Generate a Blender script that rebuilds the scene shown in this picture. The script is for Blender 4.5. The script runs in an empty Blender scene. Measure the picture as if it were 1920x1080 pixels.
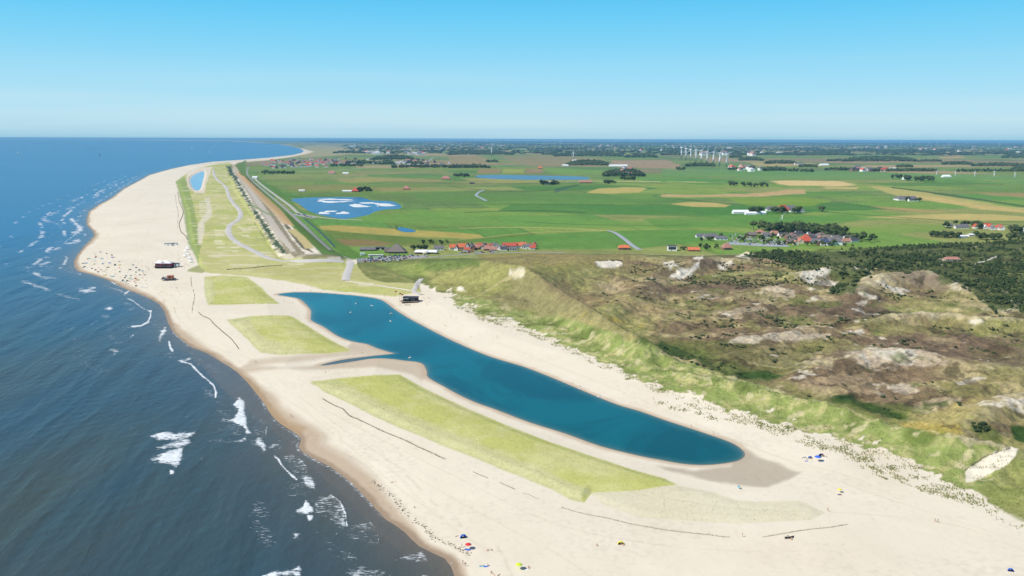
import bpy, math, random
import numpy as np
from mathutils import Matrix, Vector

# ------------------------------------------------------------------ camera, sky, sun
SC = bpy.context.scene
COL = SC.collection
CAM_H = 150.0
FPX = 1663.0
ROLL = math.atan(6/1920.)
PITCH = math.atan((540-260.5)/FPX)
cam = bpy.data.cameras.new('camera')
cam.sensor_width = 36.0
cam.lens = FPX/1920*36.0
cam.clip_start = 1.0
cam.clip_end = 200000.0
co = bpy.data.objects.new('camera', cam); COL.objects.link(co)
_R = Matrix(((1,0,0),(0,math.cos(PITCH),math.sin(PITCH)),(0,-math.sin(PITCH),math.cos(PITCH))))  # cols: right, fwd, up
fwd = Vector((0, math.cos(PITCH), -math.sin(PITCH))); up = Vector((0, math.sin(PITCH), math.cos(PITCH))); rt = Vector((1,0,0))
ROLL_C, ROLL_S = math.cos(ROLL), math.sin(ROLL)
# a picture point (a, b) looks along rt*(a c - b s) + up*(a s + b c) + fwd
camx = rt*ROLL_C + up*ROLL_S
camy = -rt*ROLL_S + up*ROLL_C
M = Matrix.Identity(4)
for i in range(3):
    M[i][0] = camx[i]; M[i][1] = camy[i]; M[i][2] = -fwd[i]
M[2][3] = CAM_H
co.matrix_world = M
SC.camera = co
SC.view_settings.view_transform = 'Standard'
SC.view_settings.look = 'None'
SC.view_settings.exposure = 0.4
SC.view_settings.gamma = 1.0

SUN_EL = math.radians(46)
SUN_AZ = math.radians(-112)     # clockwise from the viewing direction (+Y)
W = bpy.data.worlds.new('World'); SC.world = W; W.use_nodes = True
nt = W.node_tree; nt.nodes.clear()
sky = nt.nodes.new('ShaderNodeTexSky'); sky.sky_type = 'NISHITA'; sky.sun_disc = False
sky.sun_elevation = SUN_EL; sky.sun_rotation = SUN_AZ
sky.altitude = 0; sky.air_density = 1.0; sky.dust_density = 0.0; sky.ozone_density = 4.0
hsv = nt.nodes.new('ShaderNodeHueSaturation'); hsv.inputs['Saturation'].default_value = 1.0; hsv.inputs['Hue'].default_value = 0.495
hsv.inputs['Value'].default_value = 1.0
bg = nt.nodes.new('ShaderNodeBackground'); bg.inputs['Strength'].default_value = 0.10
wo = nt.nodes.new('ShaderNodeOutputWorld')
# low band of the sky: clear blue paling to the sea haze at the horizon, by true elevation
tc = nt.nodes.new('ShaderNodeTexCoord'); sx = nt.nodes.new('ShaderNodeSeparateXYZ'); nt.links.new(tc.outputs['Generated'], sx.inputs[0])
rp = nt.nodes.new('ShaderNodeValToRGB'); rp.color_ramp.interpolation = 'B_SPLINE'
mr = nt.nodes.new('ShaderNodeMapRange'); mr.inputs['From Min'].default_value = -0.004; mr.inputs['From Max'].default_value = 0.5
nt.links.new(sx.outputs['Z'], mr.inputs[0]); nt.links.new(mr.outputs[0], rp.inputs[0])
def _l(c): return tuple(((x/255.+0.055)/1.055)**2.4/1.32 for x in c)+(1,)
el = rp.color_ramp.elements
el[0].position = 0.0; el[0].color = _l((142, 196, 222)); el[1].position = 1.0; el[1].color = _l((40, 120, 215))
for p_, c__ in ((0.018, (172, 212, 230)), (0.05, (190, 227, 241)), (0.10, (176, 226, 246)), (0.20, (134, 214, 248)), (0.31, (88, 200, 247)), (0.5, (70, 165, 235))):
    e_ = el.new(p_); e_.color = _l(c__)
wn = nt.nodes.new('ShaderNodeTexNoise'); wn.inputs['Scale'].default_value = 1.0; wn.inputs['Detail'].default_value = 5
wmp = nt.nodes.new('ShaderNodeMapping'); wmp.inputs['Scale'].default_value = (1.6, 1.6, 45); wmp.inputs['Rotation'].default_value = (0.0, 0.04, 0)
nt.links.new(tc.outputs['Generated'], wmp.inputs[0]); nt.links.new(wmp.outputs[0], wn.inputs['Vector'])
wr = nt.nodes.new('ShaderNodeMapRange'); wr.inputs['From Min'].default_value = 0.46; wr.inputs['From Max'].default_value = 0.72; wr.inputs['To Max'].default_value = 0.6
nt.links.new(wn.outputs[0], wr.inputs[0])
wl = nt.nodes.new('ShaderNodeMapRange'); wl.inputs['From Min'].default_value = 0.0; wl.inputs['From Max'].default_value = 0.09; wl.inputs['To Min'].default_value = 1.0; wl.inputs['To Max'].default_value = 0.0
nt.links.new(sx.outputs['Z'], wl.inputs[0])
wm = nt.nodes.new('ShaderNodeMath'); wm.operation = 'MULTIPLY'; nt.links.new(wr.outputs[0], wm.inputs[0]); nt.links.new(wl.outputs[0], wm.inputs[1])
cm = nt.nodes.new('ShaderNodeMix'); cm.data_type = 'RGBA'; nt.links.new(wm.outputs[0], cm.inputs[0]); nt.links.new(rp.outputs[0], cm.inputs[6]); cm.inputs[7].default_value = _l((205, 232, 242))
bg2 = nt.nodes.new('ShaderNodeBackground'); nt.links.new(cm.outputs[2], bg2.inputs[0])
fm_ = nt.nodes.new('ShaderNodeMapRange'); fm_.inputs['From Min'].default_value = 0.18; fm_.inputs['From Max'].default_value = 0.5; fm_.inputs['To Min'].default_value = 1.0; fm_.inputs['To Max'].default_value = 0.0
nt.links.new(sx.outputs['Z'], fm_.inputs[0])
ms = nt.nodes.new('ShaderNodeMixShader'); nt.links.new(fm_.outputs[0], ms.inputs[0])
nt.links.new(sky.outputs[0], hsv.inputs['Color']); nt.links.new(hsv.outputs[0], bg.inputs[0]); nt.links.new(bg.outputs[0], ms.inputs[1]); nt.links.new(bg2.outputs[0], ms.inputs[2]); nt.links.new(ms.outputs[0], wo.inputs[0])
sl = bpy.data.lights.new('sun', 'SUN'); sl.energy = 4.1; sl.angle = math.radians(0.53); sl.color = (1.0, 0.95, 0.855)
so = bpy.data.objects.new('sun', sl); COL.objects.link(so)
sd = Vector((math.sin(SUN_AZ)*math.cos(SUN_EL), math.cos(SUN_AZ)*math.cos(SUN_EL), math.sin(SUN_EL)))
so.rotation_euler = sd.to_track_quat('Z', 'Y').to_euler(); so.location = (0, 0, 400)

# ------------------------------------------------------------------ helpers: photo tracing -> ground positions
def horizon_v(u):
    return 260.5 + (np.asarray(u, float)-960)*6/1920.
def unproj(u, v, z=0.0):
    """point at height z met by the sight line through picture point (u, v) (1920x1080)"""
    u = np.asarray(u, float); v = np.asarray(v, float)
    a = (u-960)/FPX; b = -(v-540)/FPX
    a2 = a*ROLL_C-b*ROLL_S; b2 = a*ROLL_S+b*ROLL_C
    yy = math.cos(PITCH)+b2*math.sin(PITCH); zz = -math.sin(PITCH)+b2*math.cos(PITCH)
    t = (CAM_H-z)/np.maximum(-zz, 1e-6)
    return a2*t, yy*t
def proj(x, y, z=0.0):
    x = np.asarray(x, float); y = np.asarray(y, float); dz = z-CAM_H
    f = y*math.cos(PITCH)-dz*math.sin(PITCH); q = y*math.sin(PITCH)+dz*math.cos(PITCH)
    a2 = x/f; b2 = q/f
    a = a2*ROLL_C+b2*ROLL_S; b = -a2*ROLL_S+b2*ROLL_C
    return a*FPX+960, 540-b*FPX
def uw(x, y):
    u, v = proj(x, y, 0.0)
    return u, v-horizon_v(u)

# ------------------------------------------------------------------ noise
_rs = np.random.RandomState(7)
_perm = _rs.permutation(4096).astype(np.int64)
_gx = np.cos(np.arange(4096)*2.399963); _gy = np.sin(np.arange(4096)*2.399963)
def _h(i, j):
    return _perm[(_perm[i & 4095] + j*57) & 4095]
def perlin(x, y):
    x = np.asarray(x, float); y = np.asarray(y, float)
    xi = np.floor(x).astype(np.int64); yi = np.floor(y).astype(np.int64)
    fx = x-xi; fy = y-yi
    sx = fx*fx*fx*(fx*(fx*6-15)+10); sy = fy*fy*fy*(fy*(fy*6-15)+10)
    def g(ix, iy, dx, dy):
        k = _h(ix, iy); return _gx[k]*dx+_gy[k]*dy
    a = g(xi, yi, fx, fy); b = g(xi+1, yi, fx-1, fy); c = g(xi, yi+1, fx, fy-1); d = g(xi+1, yi+1, fx-1, fy-1)
    return ((a+(b-a)*sx)+((c+(d-c)*sx)-(a+(b-a)*sx))*sy)*1.5
def fbm(x, y, wl, octs=4, seed=0.0, gain=0.5, ridged=False):
    s = 0; amp = 1.0; tot = 0
    for o in range(octs):
        n = perlin(x/wl+seed*13.7+o*5.3, y/wl-seed*7.1+o*9.1)
        if ridged: n = 1-2*np.abs(n)*1.4
        s = s+n*amp; tot += amp; amp *= gain; wl = wl*0.5
    return s/tot
def sstep(a, b, x):
    t = np.clip((x-a)/(b-a), 0, 1); return t*t*(3-2*t)
def lin(c):
    c = np.asarray(c, float)/255.
    return np.where(c <= 0.04045, c/12.92, ((c+0.055)/1.055)**2.4)
KEXP = 1.42
def alb(*c):
    """reflectance of a flat sunlit surface that shows as this picture colour"""
    return np.clip(lin(c)/KEXP, 0.004, 0.8)

def catmull(P, closed, n=5):
    P = np.asarray(P, float); N = len(P); out = []
    rng = range(N) if closed else range(N-1)
    for i in rng:
        if closed: p0, p1, p2, p3 = P[(i-1) % N], P[i], P[(i+1) % N], P[(i+2) % N]
        else: p0, p1, p2, p3 = P[max(i-1, 0)], P[i], P[i+1], P[min(i+2, N-1)]
        for k in range(n):
            t = k/n
            out.append(0.5*((2*p1)+(-p0+p2)*t+(2*p0-5*p1+4*p2-p3)*t*t+(-p0+3*p1-3*p2+p3)*t**3))
    if not closed: out.append(P[-1])
    return np.array(out)

# ------------------------------------------------------------------ the ground grid (fine near the view, coarse around it)
GU = np.concatenate([np.arange(-700, -40, 12.), np.arange(-40, 1961, 1.7), np.arange(1968, 2640, 12.)])
GW = np.concatenate([np.geomspace(4.2, 12, 22)[:-1], np.arange(12, 40, 0.5), np.arange(40, 190, 0.9), np.arange(190, 620, 1.15), np.arange(620, 840, 1.7), np.arange(846, 1300, 9.)])
NU, NW = len(GU), len(GW)
UU, WW = np.meshgrid(GU, GW)
GX, GY = unproj(UU, WW+horizon_v(UU), 0.0)
def lerp_rows(w): return np.interp(w, GW, np.arange(NW))
def sample(A, x, y):
    u, w = uw(x, y)
    c = np.interp(u, GU, np.arange(NU)); r = lerp_rows(w)
    c0 = np.clip(np.floor(c).astype(int), 0, NU-2); r0 = np.clip(np.floor(r).astype(int), 0, NW-2)
    fc = c-c0; fr = r-r0
    return (A[r0, c0]*(1-fc)+A[r0, c0+1]*fc)*(1-fr)+(A[r0+1, c0]*(1-fc)+A[r0+1, c0+1]*fc)*fr

HGT = None
def hit(u, v):
    """ground points (x, y, z) seen at picture points"""
    u = np.atleast_1d(np.asarray(u, float)); v = np.atleast_1d(np.asarray(v, float))
    X, Y = unproj(u, v, 0.0); Z = sample(HGT, X, Y) if HGT is not None else np.zeros_like(X)
    if HGT is None: return X, Y, Z
    done = np.zeros(len(u), bool)
    for z in np.arange(34, -1.0, -0.25):
        x, y = unproj(u, v, z); h = sample(HGT, x, y)
        m = (~done) & (h >= z)
        X[m] = x[m]; Y[m] = y[m]; Z[m] = h[m]; done |= m
    return X, Y, Z
def to_uw(P, flat=None):
    """traced picture points -> ground-plane grid coordinates of the ground they lie on"""
    P = np.asarray(P, float)
    if flat is not None: x, y = unproj(P[:, 0], P[:, 1], flat)
    else: x, y, _ = hit(P[:, 0], P[:, 1])
    u, w = uw(x, y); return np.stack([u, w], 1)
def window(P, m):
    r0 = max(int(np.searchsorted(GW, P[:, 1].min()-m))-1, 0); r1 = min(int(np.searchsorted(GW, P[:, 1].max()+m))+1, NW)
    c0 = max(int(np.searchsorted(GU, P[:, 0].min()-m))-1, 0); c1 = min(int(np.searchsorted(GU, P[:, 0].max()+m))+1, NU)
    return slice(r0, r1), slice(c0, c1)
def sdist(P, m=8.0, closed=True, win=None):
    """signed distance (grid px, + inside) in a window round the polygon"""
    sl_ = win or window(P, m)
    u = GU[sl_[1]][None, :]; w = GW[sl_[0]][:, None]
    d2 = np.full((w.shape[0], u.shape[1]), 1e9); ins = np.zeros(d2.shape, bool)
    N = len(P)
    for i in range(N if closed else N-1):
        a = P[i]; b = P[(i+1) % N]; e = b-a; L = float(e@e)
        if L < 1e-9: continue
        t = np.clip(((u-a[0])*e[0]+(w-a[1])*e[1])/L, 0, 1)
        d2 = np.minimum(d2, (u-a[0]-t*e[0])**2+(w-a[1]-t*e[1])**2)
        if closed:
            rows = (a[1] > w[:, 0]) != (b[1] > w[:, 0])
            if rows.any():
                xi = a[0]+(w[rows]-a[1])*e[0]/e[1]
                ins[rows] ^= u < xi
    d = np.sqrt(d2)
    return sl_, (np.where(ins, d, -d) if closed else d)
def wdist(Pw, X, Y, closed=False, sub=None):
    d2 = np.full(X.shape, 1e12); N = len(Pw)
    for i in range(N if closed else N-1):
        a = Pw[i]; b = Pw[(i+1) % N]; e = b-a; L = float(e@e)
        if L < 1e-9: continue
        t = np.clip(((X-a[0])*e[0]+(Y-a[1])*e[1])/L, 0, 1)
        d2 = np.minimum(d2, (X-a[0]-t*e[0])**2+(Y-a[1]-t*e[1])**2)
    return np.sqrt(d2)

# ------------------------------------------------------------------ traced outlines
SHORE = [(868,1110),(857,1080),(850,1062),(838,1046),(812,1034),(790,1023),(774,1009),(763,997),(745,984),(727,973),(706,951),(687,930),(662,905),(640,887),(620,873),(587,857),(569,846),(563,838),(567,828),(567,821),(556,811),(533,797),(520,787),(513,779),(505,768),(498,755),(483,737),(467,717),(447,697),(431,686),(420,680),(393,663),(360,650),(337,633),(325,620),(317,605),(310,583),(300,570),(283,560),(263,551),(240,543),(220,533),(200,523),(167,513),(147,508),(141,500),(140,490),(146,478),(158,463),(172,449),(178,441),(174,432),(164,422),(163,412),(167,397),(187,383),(207,373),(233,353),(253,343),(280,328),(320,317),(353,310),(400,303),(447,300),(500,296),(547,291),(565,287),(570,283),(563,278),(540,273),(520,269.8),(480,267),(433,264.8),(300,263.6),(150,262.6),(40,262.1),(-60,261.9)]
LAGOON = [(520,552),(553,548),(600,549),(640,552),(673,555),(707,560),(723,567),(740,580),(767,597),(797,613),(830,630),(873,650),(923,670),(980,687),(1030,706),(1080,727),(1130,748),(1165,761),(1200,771),(1245,787),(1297,804),(1339,818),(1369,829),(1388,840),(1397,853),(1384,864),(1350,870),(1312,872),(1275,869),(1237,862),(1200,855),(1127,837),(1060,813),(993,792),(927,767),(893,755),(860,740),(833,725),(803,708),(800,696),(790,681),(757,676),(733,673),(700,672),(660,678),(625,683),(606,685),(604,683.5),(640,675),(693,668),(738,663),(733,661),(707,653),(687,645),(660,640),(633,630),(607,613),(587,603),(582,597),(583,583),(573,570),(560,560),(540,556)]
POOL = [(375,323),(382,321),(383,328),(380,340),(376,354),(368,357),(360,350),(357,337),(364,328)]
LAKE1 = [(545,374),(570,371),(600,370),(675,370),(697,376),(732,377),(750,384),(750,391),(720,393),(700,398),(690,403),(650,410),(625,408),(605,404),(590,400),(575,393),(560,382)]
LAKE2 = [(894,329),(935,328),(1000,329),(1092,331),(1105,334.5),(1090,337),(985,337),(905,334)]
POND = [(745,427),(755,426.5),(772,430),(780,434),(765,435.5),(750,433)]
P1 = [(383,518),(420,515),(463,519),(493,540),(524,567),(460,569),(390,569),(384,550)]
P2 = [(425,597),(470,591),(540,588),(551,590),(600,620),(658,653),(600,659),(527,662),(489,657),(457,627)]
P3 = [(582,712),(627,707),(750,697),(766,705),(793,720),(880,760),(943,787),(1027,820),(1127,853),(1200,878),(1245,891),(1270,905),(1200,916),(1110,921),(1095,939),(1073,934),(1027,911),(950,880),(877,850),(800,819),(747,797),(700,775),(660,755),(610,731)]
P4 = [(1108,922),(1200,916),(1270,906),(1320,916),(1380,935),(1420,939),(1500,937),(1550,960),(1520,974),(1400,980),(1330,977),(1200,967),(1130,942)]
DFOOT = [(783,521),(800,540),(815,557),(846,563),(850,575),(886,586),(898,598),(940,610),(980,619),(1020,640),(1060,655),(1100,674),(1150,697),(1200,722),(1240,735),(1290,752),(1350,776),(1425,790),(1481,800),(1537,820),(1590,835),(1650,858),(1725,884),(1760,905),(1815,930),(1860,950),(1912,979),(2000,1030),(2300,1160)]
DBACK = [(2500,455),(1920,450),(1760,455),(1600,466),(1450,474),(1300,476),(1180,473),(1060,470),(1000,470),(960,478),(880,482),(800,483),(740,488),(690,494),(700,505),(740,515)]
# left dune field: grass between beach and dike
LGRASS = [(330,340),(345,328),(370,315),(400,308),(430,304),(440,312),(433,318),(436,335),(452,365),(470,395),(492,430),(512,465),(524,480),(560,486),(610,486),(648,487),(648,492),(700,494),(783,521),(790,545),(740,549),(700,545),(640,541),(580,533),(530,523),(480,517),(430,512),(385,507),(372,497),(368,480),(358,455),(352,425),(350,400),(340,370)]
# ------------------------------------------------------------------ plain materials and the figures (grown first, while the scene is small)
MATS = {}
def mat(name, col, rough=0.8, spec=0.3, metal=0.0, emit=None):
    if name in MATS: return MATS[name]
    m = bpy.data.materials.new(name); m.use_nodes = True; nt = m.node_tree
    b = nt.nodes['Principled BSDF']
    b.inputs['Roughness'].default_value = rough; b.inputs['Specular IOR Level'].default_value = spec; b.inputs['Metallic'].default_value = metal
    tc = nt.nodes.new('ShaderNodeTexCoord'); nz = nt.nodes.new('ShaderNodeTexNoise'); nz.inputs['Scale'].default_value = 0.9; nz.inputs['Detail'].default_value = 5
    mr = nt.nodes.new('ShaderNodeMapRange'); mr.inputs['From Min'].default_value = 0.3; mr.inputs['From Max'].default_value = 0.7; mr.inputs['To Min'].default_value = 0.82; mr.inputs['To Max'].default_value = 1.12
    mx = nt.nodes.new('ShaderNodeMix'); mx.data_type = 'RGBA'; mx.blend_type = 'MULTIPLY'; mx.inputs[0].default_value = 1.0
    mx.inputs[6].default_value = (*col, 1)
    nt.links.new(tc.outputs['Object'], nz.inputs['Vector']); nt.links.new(nz.outputs[0], mr.inputs[0]); nt.links.new(mr.outputs[0], mx.inputs[7]); nt.links.new(mx.outputs[2], b.inputs['Base Color'])
    MATS[name] = m; return m
def canvas(name, c): return mat('canvas_'+name, c, 0.8)
CV = {'blue': canvas('blue', (0.03,0.12,0.55)), 'yellow': canvas('yellow', (0.75,0.60,0.03)), 'red': canvas('red', (0.60,0.04,0.05)), 'green': canvas('green', (0.05,0.30,0.10)), 'lime': canvas('lime', (0.55,0.68,0.04)), 'white': canvas('white', (0.75,0.75,0.74)), 'navy': canvas('navy', (0.02,0.03,0.14)), 'turquoise': canvas('turquoise', (0.06,0.42,0.48)), 'dark': canvas('dark', (0.04,0.045,0.05))}
def skin_mesh(name, joints, edges, m):
    """one continuous body grown over a skeleton of joints (x, y, z, radius)"""
    me = bpy.data.meshes.new('tmp'); me.from_pydata([j[:3] for j in joints], edges, []); o = bpy.data.objects.new('tmp', me); COL.objects.link(o)
    o.modifiers.new('s', 'SKIN'); sv = me.skin_vertices[0].data
    for i, j in enumerate(joints): sv[i].radius = (j[3], j[3]*(j[4] if len(j) > 4 else 1)); sv[i].use_root = (i == 0)
    ss = o.modifiers.new('d', 'SUBSURF'); ss.levels = 1
    dg = bpy.context.evaluated_depsgraph_get(); out = bpy.data.meshes.new_from_object(o.evaluated_get(dg)); out.name = name
    bpy.data.objects.remove(o); bpy.data.meshes.remove(me); out.materials.clear(); out.materials.append(m); return out
SKN = [mat('skin_tan', (0.50,0.28,0.18), 0.6), mat('skin_fair', (0.62,0.40,0.29), 0.6)]; HAIR = mat('dark_hair', (0.05,0.03,0.02)); HAIRB = mat('blond_hair', (0.42,0.28,0.12))
def body_joints(pose):
    # pelvis, belly, chest, neck, head ; knees, ankles, toes ; elbows, hands
    if pose == 'stand': J = [(0,0,.92,.14,.8),(0,0,1.12,.13,.8),(0,0,1.34,.155,.75),(0,0,1.50,.06),(0,-.01,1.66,.095,1.1),(0,0,1.76,.06)]; K = [(.10,0,.50,.065),(.11,.02,.09,.042),(.12,-.14,.04,.035),(-.10,-.02,.50,.065),(-.12,.02,.09,.042),(-.13,-.14,.04,.035)]; A = [(.21,0,1.42,.05),(.27,.03,1.14,.04),(.28,-.06,.90,.032),(-.21,0,1.42,.05),(-.26,.04,1.14,.04),(-.22,-.10,.92,.032)]
    elif pose == 'walk': J = [(0,0,.90,.14,.8),(0,-.02,1.10,.13,.8),(0,-.04,1.32,.155,.75),(0,-.05,1.48,.06),(0,-.08,1.64,.095,1.1),(0,-.08,1.74,.06)]; K = [(.10,-.18,.52,.065),(.10,-.26,.10,.042),(.10,-.42,.06,.035),(-.10,.10,.50,.065),(-.10,.36,.16,.042),(-.10,.28,.05,.035)]; A = [(.21,-.04,1.40,.05),(.27,.14,1.16,.04),(.26,.10,.92,.032),(-.21,-.04,1.40,.05),(-.26,-.16,1.16,.04),(-.24,-.34,1.02,.032)]
    elif pose == 'sit': J = [(0,0,.14,.15,.8),(0,.06,.34,.13,.8),(0,.10,.56,.155,.75),(0,.10,.72,.06),(0,.07,.88,.095,1.1),(0,.07,.98,.06)]; K = [(.12,-.40,.42,.065),(.13,-.62,.06,.042),(.14,-.78,.05,.035),(-.12,-.44,.34,.065),(-.14,-.74,.06,.042),(-.15,-.88,.06,.035)]; A = [(.21,.08,.64,.05),(.30,.28,.42,.04),(.30,.38,.10,.032),(-.21,.08,.64,.05),(-.28,-.16,.50,.04),(-.16,-.38,.46,.032)]
    else: J = [(0,0,.14,.13,1),(0,.20,.14,.12,1),(0,.42,.15,.14,1),(0,.58,.14,.06),(0,.74,.15,.095),(0,.84,.15,.06)]; K = [(.12,-.42,.12,.065),(.16,-.84,.08,.042),(.19,-.88,.18,.035),(-.11,-.40,.20,.065),(-.12,-.82,.08,.042),(-.14,-.90,.16,.035)]; A = [(.21,.50,.12,.05),(.36,.28,.08,.04),(.36,.04,.05,.032),(-.21,.50,.12,.05),(-.38,.62,.09,.04),(-.22,.80,.08,.032)]
    Jt = J+K+A; E_ = [(0,1),(1,2),(2,3),(3,4),(4,5),(0,6),(6,7),(7,8),(0,9),(9,10),(10,11),(2,12),(12,13),(13,14),(2,15),(15,16),(16,17)]
    return Jt, E_
BODY = {}; SHORT = {}; TOPS = {}; HRM = {}
CL = {'red': CV['red'], 'blue': CV['blue'], 'dark': CV['dark'], 'white': CV['white'], 'turquoise': CV['turquoise']}
for ps in ('stand', 'walk', 'sit', 'lie'):
    Jt, E_ = body_joints(ps)
    for k in (0, 1): BODY[ps, k] = skin_mesh('body', Jt, E_, SKN[k])
    g = lambda i, s_: (Jt[i][0], Jt[i][1], Jt[i][2], Jt[i][3]*s_)+tuple(Jt[i][4:])
    mid = lambda a, b, t, s_: tuple(Jt[a][i]+(Jt[b][i]-Jt[a][i])*t for i in range(3))+(s_,)
    for nm, m in CL.items():
        SHORT[ps, nm] = skin_mesh('shorts', [g(0,1.10), mid(0,1,.45,.13), mid(0,6,.45,.10), mid(0,9,.45,.10)], [(0,1),(0,2),(0,3)], m)
        TOPS[ps, nm] = skin_mesh('shirt', [mid(1,2,.1,.145), g(2,1.12), mid(2,3,.55,.08), mid(2,12,.95,.075), mid(12,13,.5,.062), mid(2,15,.95,.075), mid(15,16,.5,.062)], [(0,1),(1,2),(1,3),(3,4),(1,5),(5,6)], m)
    h = Jt[4]; e_ = Jt[5]; HRM[ps] = [skin_mesh('hair', [(h[0], h[1]+.035, h[2]+.02, .09), ((h[0]+e_[0])/2, (h[1]+e_[1])/2+.02, (h[2]+e_[2])/2+.035, .085)], [(0,1)], mm_) for mm_ in (HAIR, HAIRB)]
# ------------------------------------------------------------------ heights
def wpts(P, z=0.0):
    P = np.asarray(P, float)
    x, y = unproj(P[:, 0], P[:, 1], z if P.shape[1] < 3 else P[:, 2]); return np.stack([x, y], 1)
SHORE_UW = np.concatenate([to_uw(SHORE, 0.0), [[-60, 4.0], [-900, 3.0], [-900, 2000], [868, 2000]]])
_far = np.array([[-900.,3.]])
# signed distance to the shore in grid px and in metres
sl_, sdp = sdist(SHORE_UW, 1e9)
SHW = wpts(SHORE[:], 0.0)
R = np.hypot(GX, GY)
shore_m = np.full(GX.shape, 1e6)
near = (np.abs(sdp) < 900)
shore_m[near] = wdist(SHW, GX[near], GY[near])
shore_m = np.where(near, shore_m*(1+50*sstep(600, 890, np.abs(sdp))**2), shore_m)
shore_m = np.where(sdp > 0, -shore_m, shore_m)      # + on land
LAG = catmull(LAGOON, True, 3)
LAGW = wpts(LAG, 0.2)
LAG_UW = np.stack(uw(LAGW[:, 0], LAGW[:, 1]), 1)
lag_m = np.full(GX.shape, 1e6)
sl_, sp = sdist(LAG_UW, 330)
d = wdist(LAGW, GX[sl_], GY[sl_], True); lag_m[sl_] = np.where(sp > 0, -d, d)   # + outside
# beach
e = np.exp(-np.maximum(shore_m, 0)/45.)
H0 = np.where(shore_m > 0, 2.6*(1-e)+0.02*np.minimum(shore_m, 6), np.maximum(0.06*shore_m, -4))
H0 = H0+0.22*fbm(GX, GY, 60, 3, 1)*sstep(5, 40, shore_m)+0.06*fbm(GX, GY, 9, 3, 2)*sstep(3, 12, shore_m)
sh = np.where(lag_m > 0, 0.2+0.035*np.minimum(lag_m, 10)+0.07*np.maximum(lag_m-10, 0), 0.2+np.maximum(0.09*lag_m, -1.6))
H0 = np.where(lag_m < 60, np.minimum(H0, sh)*(sstep(-60, -30, -lag_m))+H0*(1-sstep(-60, -30, -lag_m)), H0)
H0 = np.where(lag_m <= 0, sh, H0)
# dune belt
DZ = DFOOT+DBACK
DZ_UW = np.concatenate([to_uw(DFOOT, 2.5), to_uw(DBACK, 3.0)])
sl_, dz = sdist(DZ_UW, 1e9)
dz_in = sstep(-2, 60, dz)*1.0
dm = np.maximum(dz, 0)*np.maximum(R, 200)/900.       # roughly metres
dunemask = sstep(0, 30, dm)
def ridge(P, h, wd, w2=None):
    """dune crest through picture points (u, v, z)"""
    Q = wpts(P); Quw = np.stack(uw(Q[:, 0], Q[:, 1]), 1)
    s = window(Quw, 190)
    X = GX[s]; Y = GY[s]
    d2 = np.full(X.shape, 1e12); zz = np.zeros(X.shape); side = np.zeros(X.shape)
    for i in range(len(Q)-1):
        a, b = Q[i], Q[i+1]; e = b-a; L = e@e
        t = np.clip(((X-a[0])*e[0]+(Y-a[1])*e[1])/L, 0, 1)
        dd = (X-a[0]-t*e[0])**2+(Y-a[1]-t*e[1])**2
        m = dd < d2; d2 = np.where(m, dd, d2); zz = np.where(m, P[i][2]+(P[i+1][2]-P[i][2])*t, zz)
        side = np.where(m, np.sign(e[0]*(Y-a[1])-e[1]*(X-a[0])), side)
    d = np.sqrt(d2)+1.8*fbm(X, Y, 30, 3, 5)*np.minimum(np.sqrt(d2)/8, 1)
    ww = np.where(side > 0, wd, w2 or wd)
    return s, zz*h*np.exp(-(np.abs(d)/ww)**1.7)
fb1 = fbm(GX, GY, 95, 5, 3, 0.5, True); fb2 = fbm(GX, GY, 40, 4, 4); fb3 = fbm(GX, GY, 260, 3, 6)
HD = 3.0+5.0*np.maximum(fb1+0.25, 0)*(0.7+0.6*fb3)+2.2*fb2
HD = np.maximum(HD, 1.5)
RIDGES = [
 ([(2300,1010,10),(2050,920,10),(1960,880,9),(1900,850,8),(1876,839,9),(1802,825,10.5),(1740,810,11),(1687,795,11),(1633,773,12),(1549,751,12),(1487,740,12),(1436,723,12),(1380,706,12),(1293,678,12.5),(1240,657,13),(1180,628,15),(1120,590,18),(1060,552,20),(1010,520,23),(985,510,23),(940,505,22),(880,505,19),(840,510,14)], 1.0, 17, 13),
 ([(985,510,21),(930,492,20),(860,490,16),(800,492,11)], 1.0, 40, 40),
 ([(985,510,20),(1040,500,18),(1100,492,16),(1180,492,13)], 1.0, 35, 45),
 ([(1120,590,11),(1180,560,10),(1220,530,9),(1250,505,10)], 1.0, 26, 26),
 ([(1250,505,13),(1300,490,15),(1340,484,14),(1400,490,11)], 1.0, 24, 24),
 ([(1500,700,7),(1560,675,9),(1640,660,11),(1740,666,11),(1850,692,10),(1990,700,10)], 1.0, 42, 34),
 ([(1350,650,6),(1420,634,8),(1480,622,8.5),(1550,616,7)], 1.0, 26, 26),
 ([(1380,560,8),(1440,543,10),(1490,548,8)], 1.0, 26, 26),
 ([(1490,515,13),(1540,505,15),(1580,500,17),(1620,505,13)], 1.0, 20, 20),
 ([(1600,545,12),(1660,515,17),(1740,512,18),(1800,535,13)], 1.0, 30, 28),
 ([(1620,612,9),(1680,590,13),(1760,588,13),(1840,598,12),(1960,600,12)], 1.0, 18, 18),
 ([(1780,810,7),(1850,768,11),(1910,745,13),(1990,738,13)], 1.0, 20, 22),
 ([(1180,560,9),(1200,535,11),(1160,520,10)], 1.0, 20, 20),
]
for P, h, w1, w2 in RIDGES:
    s, r = ridge(P, h, w1, w2)
    r = r+0.9*fbm(GX[s], GY[s], 22, 3, 8)*np.minimum(r/6, 1)+0.5*fbm(GX[s], GY[s], 8, 2, 9)*np.minimum(r/6, 1)
    HD[s] = np.maximum(HD[s]*0.55, 0)*np.minimum(r/12, 1)*0+np.where(r > HD[s], r+0.15*HD[s], HD[s]+0.15*r)
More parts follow.
